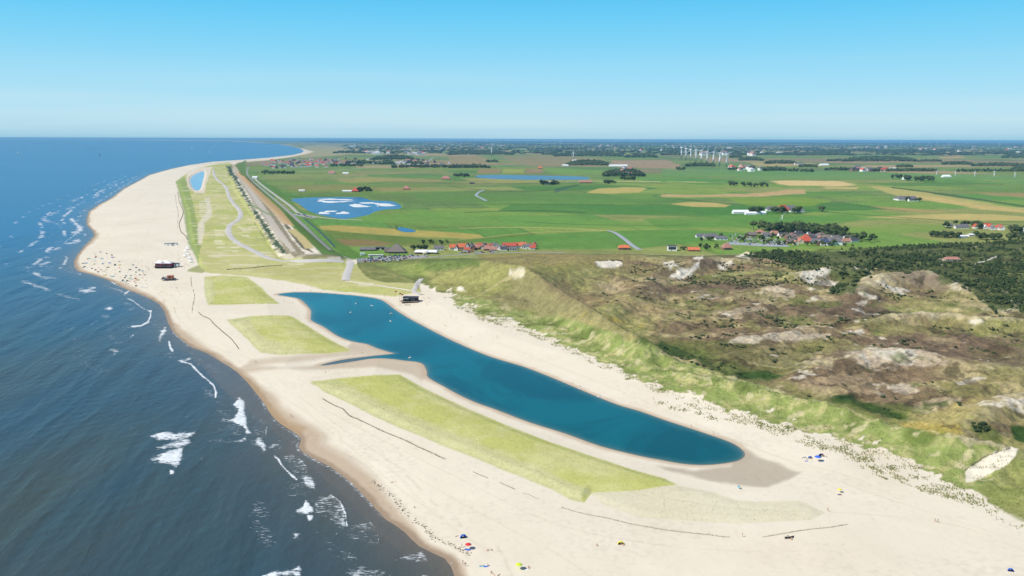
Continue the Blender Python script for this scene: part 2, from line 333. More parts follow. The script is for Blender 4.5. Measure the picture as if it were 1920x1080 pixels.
# hollow behind the foredune crest
VAL = [(1245,690,4),(1300,700,4),(1400,724,3),(1480,745,3),(1560,762,3),(1640,785,3),(1700,808,3)]
Q = wpts(VAL); Quw = np.stack(uw(Q[:, 0], Q[:, 1]), 1); s = window(Quw, 90)
dv = wdist(Q, GX[s], GY[s]); k = np.exp(-(dv/16)**2); HD[s] = HD[s]*(1-k)+3.0*k
HD = HD+0.45*fbm(GX, GY, 6, 2, 11)+(1.5*fbm(GX, GY, 17, 3, 14, 0.55, True)+0.5)*sstep(950, 1250, UU)*1.0+0.6*fbm(GX, GY, 13, 3, 15)
base_far = 1.2+0*GX
Hh = np.where(dz > 0, H0*0+np.minimum(H0, 3), H0)
backd = sstep(0, 25, dm)
HGT = Hh*(1-backd)+HD*backd
# low grass dunes left and the old sea dike
LG_UW = to_uw(LGRASS, None) if False else np.stack(uw(*wpts(LGRASS, 4.0).T), 1)
sl_, lg = sdist(LG_UW, 12)
LGm = np.zeros(GX.shape); LGm[sl_] = sstep(0, 8, lg)
near_lg = np.where(GY < 1250, 0.4, 1.0)
HGT = HGT+LGm*near_lg*(2.0+1.6*fbm(GX, GY, 70, 4, 12, 0.5, True)+0.5*fbm(GX, GY, 12, 2, 13))
DIKE = [(446,330),(462,355),(483,380),(510,408),(540,436),(575,468),(600,480)]
DKW = wpts(DIKE, 8.0)
DK_UW = np.stack(uw(DKW[:, 0], DKW[:, 1]), 1)
s = window(DK_UW, 140); dd = wdist(DKW, GX[s], GY[s])
# side of the dike (land side = right)
HGT[s] = np.where(dd < 52, np.maximum(HGT[s], 8.5*(1-sstep(12, 52, dd))+1.0), HGT[s])
# planted patches stand a little above the beach
P_UW = {}
for nm, P, hh in (('a', P1, .8), ('b', P2, 1.0), ('c', P3, 1.1), ('d', P4, 0.4)):
    q = np.stack(uw(*wpts(P, 3.0).T), 1); P_UW[nm] = q
    sl_, q = sdist(q, 4); HGT[sl_] += hh*sstep(0, 14, q)
# lakes inland: small hollows
def basin(P, depth, z=1.0):
    q = np.stack(uw(*wpts(catmull(P, True, 3), z).T), 1); s, dd = sdist(q, 3)
    return s, dd, q
for P, z in ((LAKE1, 1.0), (LAKE2, 1.0), (POND, 1.0), (POOL, 3.0)):
    s, dd, q = basin(P, 1, z)
    hb = z-0.25*dd
    HGT[s] = np.where(dd > -2.5, np.minimum(np.where(dd > 0, 1e3, HGT[s]), np.maximum(hb, z-1.5)) if False else np.where(dd > 0, np.maximum(z-0.1-0.25*dd, z-1.5), np.minimum(HGT[s], z+0.02-0.3*dd)), HGT[s])
fl = (shore_m > 200) & (dz < 0) & (LGm == 0)

# ------------------------------------------------------------------ ground colour, each surface's own, plus shade painted in behind the crest
nA = fbm(GX, GY, 14, 3, 21); nB = fbm(GX, GY, 45, 4, 22); nC = fbm(GX, GY, 160, 4, 23); nD = fbm(GX, GY, 700, 4, 24)
nS = fbm(GX*0.25, GY, 30, 4, 25)
ALB = np.zeros(GX.shape+(3,)); VEG = np.zeros(GX.shape); REG = np.zeros(GX.shape, np.int8)
sand = alb(249, 235, 211); ALB[:] = sand
ALB *= (1+0.05*nC+0.04*nB+0.03*nA)[..., None]
ALB *= 1-(0.05*sstep(0.05, 0.5, fbm(GX*0.5, GY*0.35, 40, 4, 31)))[..., None]*np.array([0.6, 0.9, 1.3])
def mixin(s, a, c, veg=None):
    c = np.asarray(c, float)
    ALB[s] = ALB[s]*(1-a[..., None])+c*a[..., None]
    if veg is not None: VEG[s] = VEG[s]*(1-a)+veg*a
def paint(P, c, soft=1.5, amp=0.0, nz=None, op=1.0, veg=None, flat=None, reg=None, brk=None, var=0.0):
    q = to_uw(P, flat); s, dd = sdist(q, soft+abs(amp)*1.2+2)
    n = (nB if nz is None else nz)[s]
    a = sstep(-soft, soft, dd+amp*n)*op
    if brk is not None: a = a*sstep(brk-0.15, brk+0.15, nA[s]*0.7+nB[s]*0.6)
    cc = np.asarray(c)[None, None, :]*(1+var*(nA[s]+nB[s]))[..., None]
    mixin(s, a, cc, veg)
    if reg is not None:
        rr = REG[s]; rr[(dd+amp*n) > 0] = reg; REG[s] = rr
    return s, a
def stroke(P, wpx, c, op=1.0, soft=0.8, amp=0.0, flat=None, veg=None, brk=None, wm=None, smooth=3):
    q = to_uw(catmull(P, False, smooth) if smooth > 1 else P, flat); s, dd = sdist(q, wpx+3+abs(amp), False)
    dd = dd+amp*nA[s]
    if wm is not None:      # width in metres
        Pw = np.stack(unproj(q[:, 0], q[:, 1]+horizon_v(q[:, 0])), 1); dd = wdist(Pw, GX[s], GY[s]); a = (1-sstep(wm*0.8, wm*1.2, dd+amp*nA[s]))*op
    else: a = (1-sstep(wpx-soft, wpx+soft, dd))*op
    if brk is not None: a = a*sstep(brk-0.1, brk+0.1, nA[s])
    mixin(s, a, c, veg)
# wet sand along the sea and the lagoon
wet = alb(196, 170, 140); dark = alb(140, 115, 92)
wid = 5+7*sstep(-0.3, 0.5, nC)+8*np.exp(-((GX+95)/50)**2)*np.exp(-((GY-430)/70)**2)
a = np.where(shore_m > -8, 1-sstep(0.35, 1.0, (shore_m+2*nB)/wid), 1.0); mixin((slice(None), slice(None)), a*0.8, wet)
a = np.where(shore_m > -8, 1-sstep(0.7, 3.0, (shore_m+1.5*nA)), 1.0); mixin((slice(None), slice(None)), a*0.55, dark)
a = 1-sstep(1, 5.5, lag_m+1.5*nA+1.0*nB); mixin((slice(None), slice(None)), a*0.7, alb(205, 176, 145))
WETTIP = [(1395,838),(1440,858),(1502,886),(1480,900),(1440,913),(1395,912),(1320,896),(1250,876),(1230,868),(1300,875),(1370,868)]
paint(WETTIP, alb(196, 180, 158), 5, 5, nA, 0.85, flat=2)
paint([(738,663),(760,672),(800,683),(808,700),(790,712),(770,700),(700,690),(640,690),(590,693),(520,693),(460,698),(440,690),(480,684),(540,690),(640,676),(700,668)], alb(206, 184, 155), 5, 6, nB, 0.75, flat=1)
paint([(660,640),(690,645),(740,662),(690,664),(640,668),(560,680),(500,684),(450,690),(470,676),(560,668),(650,655)], alb(205, 182, 152), 4, 5, nB, 0.6, flat=1)
paint([(552,552),(582,560),(590,590),(578,575),(560,562)], alb(205, 175, 145), 3, 3, nB, 0.8, flat=1)
paint([(440,690),(480,720),(520,770),(540,790),(575,800),(560,812),(530,798),(505,770),(470,722),(430,692)], alb(190, 160, 122), 5, 6, nB, 0.75, flat=1)
# faint tide lines on the sand
for off, op in ((9, .10), (17, .09), (30, .05), (55, .04)):
    a = np.exp(-((shore_m-off-6*nC-2*nB)/0.9)**2)*op*sstep(-0.2, 0.2, nB); mixin((slice(None), slice(None)), a, alb(150, 130, 105))
a = np.exp(-((shore_m-21-5*nC-1.5*nB)/0.7)**2)*sstep(0.0, 0.15, nA)*(GY < 420)*0.15; mixin((slice(None), slice(None)), a, alb(120, 100, 80))

# farmland parcels
FB = [(-60,262.0),(40,262.4),(300,264.2),(433,265.6),(520,270.6),(545,274),(568,279),(585,284),(568,289),(545,295),(500,301),(447,305),(436,312),(445,325),(455,338),(482,368),(512,400),(545,432),(590,474),(640,486),(700,493),(760,488),(800,487),(960,484),(1000,477),(1180,478),(1300,482),(1600,472),(1920,457),(2700,461),(2700,240),(-60,240)]
FBf = to_uw(FB, 1.0); s, fd = sdist(FBf, 6)
farm = np.zeros(GX.shape); farm[s] = sstep(-1.2, 1.2, fd+0.8*nA[s])
REG[farm > 0.5] = 2
ang = math.radians(14); fx = GX*math.cos(ang)+GY*math.sin(ang); fy = -GX*math.sin(ang)+GY*math.cos(ang)
def parcels(cx, cy, seed):
    j = np.floor(fy/cy+0.12*np.sin(fx/900)).astype(int)
    off = (_perm[(j*31+seed) & 4095] % 97)/97.*cx
    wv = cx*(0.6+0.9*(_perm[(j*17+seed+5) & 4095] % 89)/89.)
    i = np.floor((fx+off)/wv).astype(int)
    hsh = _perm[(_perm[(i*7+seed) & 4095]+j*13) & 4095]
    ex = np.abs(((fx+off)/wv) % 1-0.5)*2; ey = np.abs((fy/cy+0.12*np.sin(fx/900)) % 1-0.5)*2
    edge = np.maximum(1-(1-ex)*wv/2/3.0, 1-(1-ey)*cy/2/4.0)
    return (hsh % 1000)/1000., np.clip(edge, 0, 1)
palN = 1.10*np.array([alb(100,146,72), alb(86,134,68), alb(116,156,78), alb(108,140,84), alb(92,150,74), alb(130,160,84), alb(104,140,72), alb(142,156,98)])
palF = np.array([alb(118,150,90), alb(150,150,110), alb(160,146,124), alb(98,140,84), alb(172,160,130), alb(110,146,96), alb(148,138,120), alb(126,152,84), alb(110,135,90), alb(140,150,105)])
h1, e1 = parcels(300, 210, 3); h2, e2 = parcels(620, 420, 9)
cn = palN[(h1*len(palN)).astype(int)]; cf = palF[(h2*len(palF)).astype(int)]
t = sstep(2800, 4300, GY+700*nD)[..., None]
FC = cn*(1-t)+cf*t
FC = FC*(1-(0.16*(np.abs((fx/52.0+0.2*nC) % 1-0.5) < 0.035)*(R < 3500))[..., None])*(1+(0.07*perlin(fx/17.0, fy/240.0)+0.08*perlin(fx/210.0, fy/14.0))[..., None])
FC *= (1+0.10*nS+0.08*nC)[..., None]
FC = FC*(1-0.10*sstep(-0.1, .5, nD)[..., None])+0.10*sstep(-.1, .5, nD)[..., None]*alb(190,175,125)
tn_ = sstep(0.15, 0.45, fbm(fx*0.35, fy, 120, 4, 26))*0.26; FC = FC*(1-tn_[..., None])+alb(178,168,112)*tn_[..., None]
dk_ = sstep(0.15, 0.45, fbm(fx*0.4, fy, 90, 4, 27))*0.30; FC = FC*(1-dk_[..., None])+alb(84,118,62)*dk_[..., None]
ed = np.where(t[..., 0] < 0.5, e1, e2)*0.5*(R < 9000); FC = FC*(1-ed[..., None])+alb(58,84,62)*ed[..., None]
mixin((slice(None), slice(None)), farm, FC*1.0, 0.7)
F = dict(flat=1.0, veg=0.4)
tan = alb(196,184,124); pink = alb(200,176,138); cream = alb(228,206,160)
def field(P, c, soft=1.2, amp=2.6, op=0.9, var=0.16): paint(P, c, soft, amp, nC, op, flat=1.0, veg=0.45, var=var)
# brownish meadow west of the lakes
field([(495,335),(600,330),(700,336),(840,338),(900,345),(860,356),(700,362),(560,368),(535,362),(505,348)], alb(130,146,86), 4, 6, 0.45)
field([(520,350),(640,349),(760,352),(830,356),(700,361),(560,360)], alb(160,142,102), 2, 5, 0.4)
field([(620,337),(720,332),(850,337),(800,343),(660,345)], alb(186,166,122), 1, 4, 0.45)
field([(900,336),(1000,338),(1060,340),(1000,344),(890,348),(840,345)], alb(160,160,104), 1, 4, 0.5)
field([(560,368),(620,362),(780,363),(900,358),(1000,360),(1020,372),(860,385),(750,384),(700,374),(600,368)], alb(104,134,76), 2, 4, 0.8)
field([(770,365),(1000,362),(1250,364),(1240,380),(1000,386),(880,384),(790,378)], alb(104,148,76), 2, 4, 0.6)
field([(592,426),(640,424),(750,432),(860,438),(900,442),(910,449),(880,451),(800,447),(700,441),(610,434)], alb(184,172,104), 1, 2)
field([(610,434),(700,441),(850,450),(1000,440),(1020,446),(850,462),(740,464),(640,458),(620,448)], alb(110,130,66), 1.5, 3, 0.8)
field([(625,451),(690,452),(740,458),(720,464),(660,464),(635,459)], alb(142,126,92), 1, 2)
field([(870,452),(1100,436),(1300,432),(1420,440),(1380,447),(1200,468),(1000,470)], alb(96,150,72), 1.5, 3, 0.85)
field([(960,384),(1180,386),(1420,388),(1540,394),(1500,404),(1300,408),(1080,404),(930,398)], alb(80,136,66), 1.5, 3, 0.8)
field([(640,412),(800,396),(960,400),(1150,414),(1400,418),(1350,428),(1000,430),(800,424),(700,420)], alb(118,162,80), 2, 4, 0.75)
field([(1200,410),(1400,404),(1600,404),(1620,415),(1500,428),(1240,430)], alb(100,152,74), 2, 4, 0.75)
field([(1580,430),(1700,420),(1800,424),(1760,436),(1620,446)], alb(120,164,76), 2, 3, 0.6)
field([(1360,372),(1500,370),(1560,378),(1520,388),(1400,388)], alb(132,168,66), 1.5, 3, 0.7)
field([(1240,316),(1560,322),(1920,330),(1920,340),(1600,336),(1420,336),(1240,330)], alb(110,158,92), 1.5, 3, 0.75)
field([(1021,317),(1082,317),(1130,320),(1125,326),(1035,326)], alb(120,164,84)); field([(900,317),(941,317),(936,325),(894,325)], alb(160,140,108)); field([(944,317),(984,317),(982,325),(940,325)], alb(160,172,92)); field([(986,317),(1016,318),(1018,325),(985,325)], alb(158,136,112))
field([(1144,301),(1250,300),(1277,310),(1270,317),(1160,315)], alb(170,150,132)); field([(840,293),(900,293),(920,300),(912,307),(846,307)], alb(158,146,112)); field([(930,293),(1060,292),(1130,298),(1118,313),(1000,314),(975,308)], alb(156,142,118),1,2,.7)
field([(1102,363),(1120,354),(1170,352),(1212,354),(1198,362),(1150,364)], alb(194,184,120))
field([(1240,366),(1300,366),(1400,364),(1472,358),(1508,357),(1510,364),(1430,371),(1290,371),(1240,369)], pink)
field([(1444,341.5),(1474,339),(1559,340),(1600,345),(1614,348),(1560,350.5),(1480,349)], cream)
field([(1540,351),(1612,352),(1605,356),(1550,355)], alb(205,190,140)); field([(1259,384),(1287,380),(1330,381),(1371,386),(1360,390),(1300,389)], alb(200,186,126))
field([(1626,350),(1650,350),(1672,354),(1738,362),(1841,380),(1925,393),(1925,402),(1841,395),(1766,381),(1691,371),(1650,358)], alb(188,184,124))
field([(1700,366),(1760,372),(1800,380),(1920,397),(1920,400),(1841,393),(1760,380)], alb(212,190,136), 1, 2, 0.7)
field([(1624,409),(1729,405),(1804,403),(1860,404),(1925,408),(1925,416),(1822,415),(1729,412)], alb(200,188,130))
field([(1629,388),(1680,389),(1747,396),(1800,398),(1740,400),(1660,394)], alb(176,160,112))
field([(1759,294.5),(1800,294),(1812,296),(1765,297)], alb(200,170,140)); field([(1830,362),(1920,362),(1925,372),(1860,368)], alb(165,150,110))
field([(1310,296),(1380,298),(1420,304),(1330,305)], alb(165,150,128)); field([(1400,304),(1520,306),(1560,312),(1420,312)], alb(180,170,128))
field([(1236,341),(1300,341.5),(1360,343.5),(1300,343.2)], alb(206,204,150), 0.4, 0.3)
field([(1180,340.5),(1240,341),(1240,342.2),(1110,341)], alb(196,200,146), 0.4, 0.3)
# far shore strip, sand bright
paint([(-60,261.9),(40,262.2),(300,263.8),(433,265.2),(520,270.4),(548,274.5),(572,280),(590,285),(572,290),(540,296),(500,300),(447,304),(400,308),(353,312),(353,304),(447,298),(500,294.5),(547,289),(568,284),(560,278),(540,272.5),(480,266),(433,264.0),(300,262.6),(40,261.6)], alb(236,222,200), 0.6, 0, flat=0.5, reg=0)
paint([(568,274),(600,272),(640,276),(700,283),(640,292),(560,297),(545,297),(590,285),(572,278)], alb(176,172,140), 1.5, 1, nB, 0.8, flat=1)
for (P, wv, c) in (([(1672,352.5),(1738,361),(1841,376),(1925,389)], 1.3, (62,90,62)), ([(1235,366),(1240,372),(1420,388),(1560,400),(1700,410),(1920,425)], 0.6, (80,110,70)), ([(800,386),(1000,384),(1150,386)], 0.5, (70,100,60)),
      ([(640,436),(800,448),(860,452),(1000,438),(1140,434)], 0.6, (176,176,120)), ([(980,418),(1130,424),(1300,424)], 0.5, (70,110,60)), ([(870,400),(1000,396),(1100,400)], 0.6, (52,84,50)),
      ([(840,349),(900,357),(960,360),(1060,358),(1100,362)], 0.5, (80,105,65)), ([(1040,357),(1060,352),(1085,348)], 1.2, (60,90,70)), ([(1560,378),(1620,388),(1700,398)], 0.5, (75,105,65)), ([(860,430),(1000,428),(1135,434)], 0.5, (200,196,140)),
      ([(690,345),(760,342),(900,346),(1100,342),(1250,345)], 0.5, (82,100,70)), ([(1140,435),(1160,445),(1175,456),(1186,464)], 0.8, (70,100,60))):
    stroke(P, wv, alb(*c), 0.8, 0.5, flat=1.0, veg=0.4)

# left dune field
s, lg = sdist(LG_UW, 8)
a = sstep(-1.5, 1.5, lg+3.0*nB[s]+1.5*nA[s]); REG[s] = np.where(a > 0.5, 1, REG[s])
gc = alb(192,194,112)*(1-sstep(-0.3, 0.4, nC[s])[..., None])+alb(212,204,140)*sstep(-0.3, 0.4, nC[s])[..., None]
mixin(s, a, gc, 0.25)
paint([(330,340),(345,330),(352,345),(362,380),(370,420),(378,455),(372,495),(352,455),(345,400)], alb(146,166,88), 2, 3, nB, 0.8, veg=0.4)
spk = np.zeros(GX.shape)
s, lg = sdist(LG_UW, 8)
sp_ = sstep(0.22, 0.42, fbm(GX[s]/3.2, GY[s], 16, 3, 41)+0.25*nC[s]); mixin(s, sp_*sstep(2, 9, lg)*0.75, alb(236,222,188), 0.05)
paint([(352,322),(375,314),(398,313),(392,330),(386,345),(384,362),(366,362),(352,350),(350,335)], alb(238,222,196), 1.5, 1.5, nA, 1, veg=0)
paint([(384,372),(392,370),(398,395),(396,408),(384,418),(382,440),(378,460),(372,458),(370,430),(374,415),(386,402),(388,385)], alb(232,220,190), 1.5, 2.5, nA, 0.9, veg=0)
for k, v in enumerate(range(378, 408, 4)): stroke([(374,v),(392,v+0.6)], 0.8, alb(236,226,196), 0.9, 0.5, smooth=1)
for (u0, u1, v) in ((403,423,433),(403,424,437),(405,420,441),(402,416,452),(404,420,457),(408,422,464),(434,447,464),(436,446,471),(452,470,428),(455,468,435),(454,466,442),(447,452,426),(462,478,506),(450,480,497),(560,590,505),(590,640,502),(600,630,512),(530,560,500),(700,735,523),(716,740,525),(540,570,495),(672,700,532)):
    stroke([(u0,v),(u1,v+0.4)], 1.1, alb(238,228,190), 0.85, 0.8, smooth=1, veg=0)
paint([(462,505),(560,496),(640,498),(640,530),(580,528),(520,520)], alb(196,188,120), 4, 5, nB, 0.6, veg=0.3)
paint([(700,494),(740,497),(790,520),(770,532),(680,528),(655,524),(662,500)], alb(186,184,110), 3, 4, nB, 0.6, veg=0.3)
paint([(372,497),(385,508),(380,512),(352,509),(352,506)], alb(180,178,120), 1, 1)
# dike: strips, from the sea side inward
def strip(L, Rr, c, **k): paint(L+Rr[::-1], c, **k)
strip([(424,312),(430,325),(446,352),(466,386),(488,424),(512,462),(530,481)], [(434,310),(438,322),(455,352),(476,386),(500,420),(524,455),(545,480)], alb(74,92,62), soft=2.0, amp=9, nz=nA-0.05, veg=0.9)
for (a_, b_) in ((470,392),(482,415),(497,440),(508,452),(520,470)): paint([(a_-3,b_-4),(a_+5,b_-3),(a_+7,b_+3),(a_-1,b_+4)], alb(196,184,150), 1.5, 4, nA, 0.7)
strip([(434,308),(440,326),(458,352),(478,384),(503,421),(527,457),(542,482)], [(452,312),(455,330),(472,350),(500,382),(525,415),(548,450),(575,478)], alb(158,146,118), soft=1.5, amp=3, nz=nA, veg=0.6)
strip([(436,310),(441,326),(459,350),(480,383),(500,412),(510,430),(520,445),(545,470)], [(446,308),(448,325),(466,348),(490,378),(506,402),(525,430),(540,450),(556,474)], alb(206,194,176), soft=1.2, amp=3.0, nz=nA, veg=0.1)
stroke([(470,382),(498,399),(512,402),(526,396)], 2, alb(150,160,110), 0.8)
strip([(446,325),(475,350),(505,392),(525,412),(548,444),(566,466)], [(452,325),(484,352),(515,392),(534,414),(556,444),(588,474)], alb(112,106,88), soft=1.5, amp=3, nz=nA, veg=0.8)
strip([(440,325),(455,340),(480,365),(510,397),(530,420)], [(448,324),(466,338),(492,362),(530,397),(552,425)], alb(214,184,142), soft=1.2, amp=2.0, nz=nA, veg=0.2)
strip([(538,430),(556,446),(572,466)], [(554,430),(574,446),(590,466)], alb(210,190,132), soft=1.2, amp=2.0, nz=nA, veg=0.2)
strip([(440,310),(452,325),(468,338),(494,362),(532,397),(556,427),(592,466),(605,478)], [(462,300),(460,318),(470,334),(500,362),(545,400),(580,432),(640,478),(650,486)], alb(104,136,66), soft=1.5, amp=1, nz=nA, veg=0.4)
strip([(468,330),(500,358),(560,402),(600,438),(650,484)], [(520,352),(545,375),(570,400),(610,436),(640,455),(690,484)], alb(94,134,64), soft=2, amp=3, nz=nB, veg=0.5, op=0.8)
paint([(545,482),(600,476),(650,484),(640,490),(580,490)], alb(120,110,88), 1.5, 3, nA, 0.7)
paint([(525,478),(545,476),(552,484),(535,486)], alb(220,208,180), 1, 2, nA)
paint([(612,484),(638,482),(640,488),(615,489)], alb(225,215,195), 1, 1, nA)

# dune belt
s, dzz = (slice(None), slice(None)), dz
edge = sstep(-1.5, 1.5, dz+15*nB+15*nA+6*nC+7*fbm(GX, GY, 5, 2, 28)-7)
mixedge = edge
REG[(dz > 0) & (REG != 2)] = 1
slope_n = fbm(GX, GY, 70, 4, 51)
olive = alb(166,162,98); heath = alb(148,126,96); dk = alb(100,86,64); grn = alb(98,116,54); lich = alb(226,208,176); pale = alb(202,180,138)
u_ = UU; tx = sstep(900, 1250, UU+80*nC)
def m3(a, b, t): return a*(1-t[..., None])+b*t[..., None]
DC = m3(np.broadcast_to(olive, ALB.shape), np.broadcast_to(heath, ALB.shape), tx*sstep(-0.45, 0.15, nC+0.5*nB))
DC = m3(DC, dk, tx*sstep(0.0, 0.4, nB+0.5*nC)*0.7)
DC = m3(DC, alb(156,152,90), sstep(0.02, 0.3, slope_n+0.4*nA)*0.6)
DC = m3(DC, pale, tx*sstep(0.08, 0.35, -nB+0.4*nA+0.3*slope_n)*0.6)
hh = HGT-(fbm(GX, GY, 140, 2, 52)*4)
DC = m3(DC, lich, tx*sstep(1300, 1380, UU)*sstep(9.5, 15, hh+3*nA+3*nB)*0.5)
DC = m3(DC, grn, sstep(5.0, 2.6, HGT+1.5*nB)*0.65)
DC = DC*(1+0.18*nA+0.10*fbm(GX, GY, 5, 2, 53))[..., None]
a = edge*(1-farm)
a = np.maximum(a, (dz > -20)*(GY > 900)*(GX > -190)*(1-farm))
mixin((slice(None), slice(None)), a, DC, 0.9)
# bright green seaward slope of the foredune
FS = [(846,563),(850,575),(898,598),(980,619),(1060,655),(1150,697),(1240,735),(1350,776),(1425,790),(1481,800),(1590,835),(1650,858),(1725,884),(1815,930),(1912,979),(1990,1010),(1990,900),(1925,870),(1876,842),(1802,827),(1687,797),(1633,776),(1549,753),(1487,742),(1436,725),(1380,708),(1293,680),(1240,660),(1180,640),(1120,612),(1040,590),(960,575),(900,560),(850,550)]
q = to_uw(FS); s, dd = sdist(q, 8)
a = sstep(-2, 2, dd+3*nB[s])*edge[s]
gcol = m3(np.broadcast_to(alb(150,162,90), ALB[s].shape), alb(194,188,126), sstep(-0.15, 0.35, fbm(GX[s], GY[s], 11, 4, 61, 0.6)+0.3*nB[s]))
gcol = m3(gcol, alb(118,132,66), sstep(0.08, 0.40, fbm(GX[s], GY[s], 26, 3, 62)))
gcol = m3(gcol, alb(224,208,166), sstep(0.16, 0.34, fbm(GX[s], GY[s], 9, 3, 63)+0.3*nB[s])*0.6)
mixin(s, a, gcol, 0.55)
D = dict(nz=nB)
def dp(P, c, soft=3, amp=6, op=0.8, veg=None, var=0.1, nz=None, brk=None): paint(P, alb(*c), soft, amp, nB if nz is None else nz, op, veg, var=var, brk=brk)
# western hill, olive and heather brown
dp([(900,560),(960,520),(1010,515),(1060,545),(1120,590),(1160,620),(1080,600),(1000,585),(940,575)], (150,140,98), 6, 8, 0.7)
dp([(880,545),(940,520),(960,540),(900,560)], (150,150,84), 5, 6, 0.6)
dp([(1010,520),(1060,525),(1110,560),(1120,590),(1060,560)], (140,122,90), 5, 8, 0.6)
dp([(790,488),(880,486),(900,500),(820,512),(780,505)], (98,128,58), 4, 8, 0.7); dp([(810,511),(850,508),(855,513),(820,515)], (70,100,44), 1.5, 2, 0.8)
dp([(700,494),(780,492),(800,515),(770,520),(730,505)], (150,164,84), 4, 5, 0.7)
dp([(900,478),(1000,472),(1180,478),(1240,490),(1120,500),(1000,505),(920,492)], (160,140,92), 6, 8, 0.6)
dp([(1000,490),(1080,494),(1110,500),(1060,512),(1000,505)], (158,156,84), 4, 6, 0.6)
dp([(1080,600),(1150,600),(1210,606),(1190,616),(1110,612)], (190,166,50), 3, 10, 0.55, brk=0.05)
# green hollow behind the crest, ridge shade painted into its darker greens
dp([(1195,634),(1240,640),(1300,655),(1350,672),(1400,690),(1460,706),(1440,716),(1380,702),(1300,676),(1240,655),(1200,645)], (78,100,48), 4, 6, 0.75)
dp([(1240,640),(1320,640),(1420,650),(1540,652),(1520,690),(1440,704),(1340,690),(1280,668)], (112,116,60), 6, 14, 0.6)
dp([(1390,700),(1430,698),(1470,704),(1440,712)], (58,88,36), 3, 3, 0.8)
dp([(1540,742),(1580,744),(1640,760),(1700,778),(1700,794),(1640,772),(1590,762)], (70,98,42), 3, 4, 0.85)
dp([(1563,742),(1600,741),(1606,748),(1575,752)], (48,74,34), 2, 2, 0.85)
dp([(1440,705),(1540,742),(1600,750),(1660,770),(1700,785),(1640,790),(1560,760),(1480,738)], (130,128,74), 4, 6, 0.6)
dp([(1680,795),(1740,790),(1800,800),(1810,820),(1740,810)], (196,174,84), 3, 8, 0.7)
dp([(1700,775),(1780,760),(1840,745),(1860,752),(1800,790),(1740,800)], (190,172,112), 5, 8, 0.6)
dp([(1820,805),(1850,800),(1880,822),(1870,832),(1840,820)], (96,112,50), 4, 5, 0.7); dp([(1895,800),(1925,800),(1925,835),(1905,825)], (66,94,40), 3, 3, 0.85)
dp([(1905,850),(1925,845),(1990,900),(1990,1000),(1912,975),(1860,945),(1830,920),(1870,890)], (146,150,84), 4, 6, 0.8)
# pale lichen tops and bare sand
nLich = 0.6*nB+1.0*fbm(GX*0.8, GY*1.3, 18, 5, 115, 0.65)-0.12
for P, c, op in (([(1370,640),(1430,628),(1500,618),(1560,620),(1550,634),(1470,640),(1400,646)], (205,194,176), .75), ([(1600,660),(1640,650),(1700,652),(1760,664),(1790,680),(1740,690),(1660,688),(1610,680)], (204,190,172), .7),
    ([(1660,718),(1690,712),(1720,720),(1725,735),(1690,738),(1662,730)], (216,204,188), .7), ([(1500,672),(1530,664),(1570,676),(1560,690),(1510,690)], (200,188,160), .65), ([(1330,590),(1380,580),(1420,570),(1440,580),(1370,598)], (196,182,156), .6),
    ([(1430,538),(1460,534),(1495,543),(1490,556),(1450,556),(1420,548)], (222,208,184), .8), ([(1490,720),(1560,700),(1640,700),(1650,740),(1560,745),(1500,735)], (180,162,136), .5), ([(1860,745),(1900,738),(1950,750),(1930,775),(1890,765)], (214,206,194), .85),
    ([(1700,760),(1760,745),(1800,745),(1780,765),(1730,775)], (206,190,160), .6), ([(1380,640),(1390,625),(1410,640)], (210,200,180), .5), ([(1110,528),(1150,524),(1190,536),(1180,545),(1130,546)], (200,184,150), .6), ([(1120,560),(1200,560),(1300,580),(1280,600),(1180,590)], (170,150,120), .5)):
    paint(P, alb(c[0]+12, c[1]+6, c[2]-4), 3, 14, nLich, op, None, var=0.12)
for P in ([(1115,492),(1140,488),(1168,492),(1165,501),(1140,502),(1120,498)], [(1243,492),(1262,488),(1272,496),(1258,503),(1246,500)], [(1254,520),(1270,505),(1300,498),(1312,488),(1310,500),(1300,514),(1270,524)], [(1490,520),(1510,510),(1545,504),(1557,508),(1545,518),(1510,525)], [(1512,528),(1550,523),(1572,528),(1565,536),(1535,536)], [(1345,494),(1370,490),(1376,498),(1350,504)],
          [(1380,480),(1400,472),(1420,478),(1405,486)], [(1300,483),(1318,480),(1316,486),(1302,488)], [(1605,568),(1625,566),(1622,573),(1608,574)], [(1809,885),(1826,872),(1845,861),(1870,850),(1894,843),(1910,841),(1905,852),(1894,866),(1871,881),(1850,892),(1830,901),(1811,905)], [(955,514),(972,508),(982,511),(962,520)], [(845,536),(862,538),(875,548),(862,545)],
          [(1813,602),(1840,598),(1845,606),(1825,608)], [(1900,560),(1915,570),(1912,585),(1900,575)]):
    paint(P, alb(246,234,212), 1.4, 3, nA+0.6*nB, 0.95, 0.05)
for P, w in (([(985,510),(960,518),(930,535),(905,550),(885,560)], 0.8), ([(1870,480),(1850,488),(1830,494),(1825,505)], 1.3), ([(1760,490),(1790,484),(1815,490)], 2.0), ([(1560,680),(1480,690),(1400,680)], .5), ([(1640,664),(1560,676),(1480,700)], 0.7), ([(1550,752),(1640,790),(1760,812)], 0.8)):
    stroke(P, w, alb(206,190,140), 0.7, 0.8)
# dark heather
for P in ([(1240,545),(1300,530),(1370,520),(1440,520),(1470,530),(1400,545),(1320,556)], [(1600,640),(1700,625),(1800,630),(1920,620),(1990,640),(1990,700),(1860,680),(1740,655)], [(1540,570),(1600,565),(1660,580),(1620,596),(1550,590)], [(1240,500),(1200,520),(1230,545),(1250,530)], [(1470,600),(1560,580),(1600,600),(1560,612)], [(1640,510),(1740,512),(1800,530),(1760,560),(1680,550)]):
    dp(P, (124,104,84), 8, 14, 0.6)
for P in ([(1850,650),(1890,645),(1900,660),(1860,668)], [(1590,735),(1650,738),(1640,750),(1600,750)]): dp(P, (80,62,46), 4, 8, 0.6)
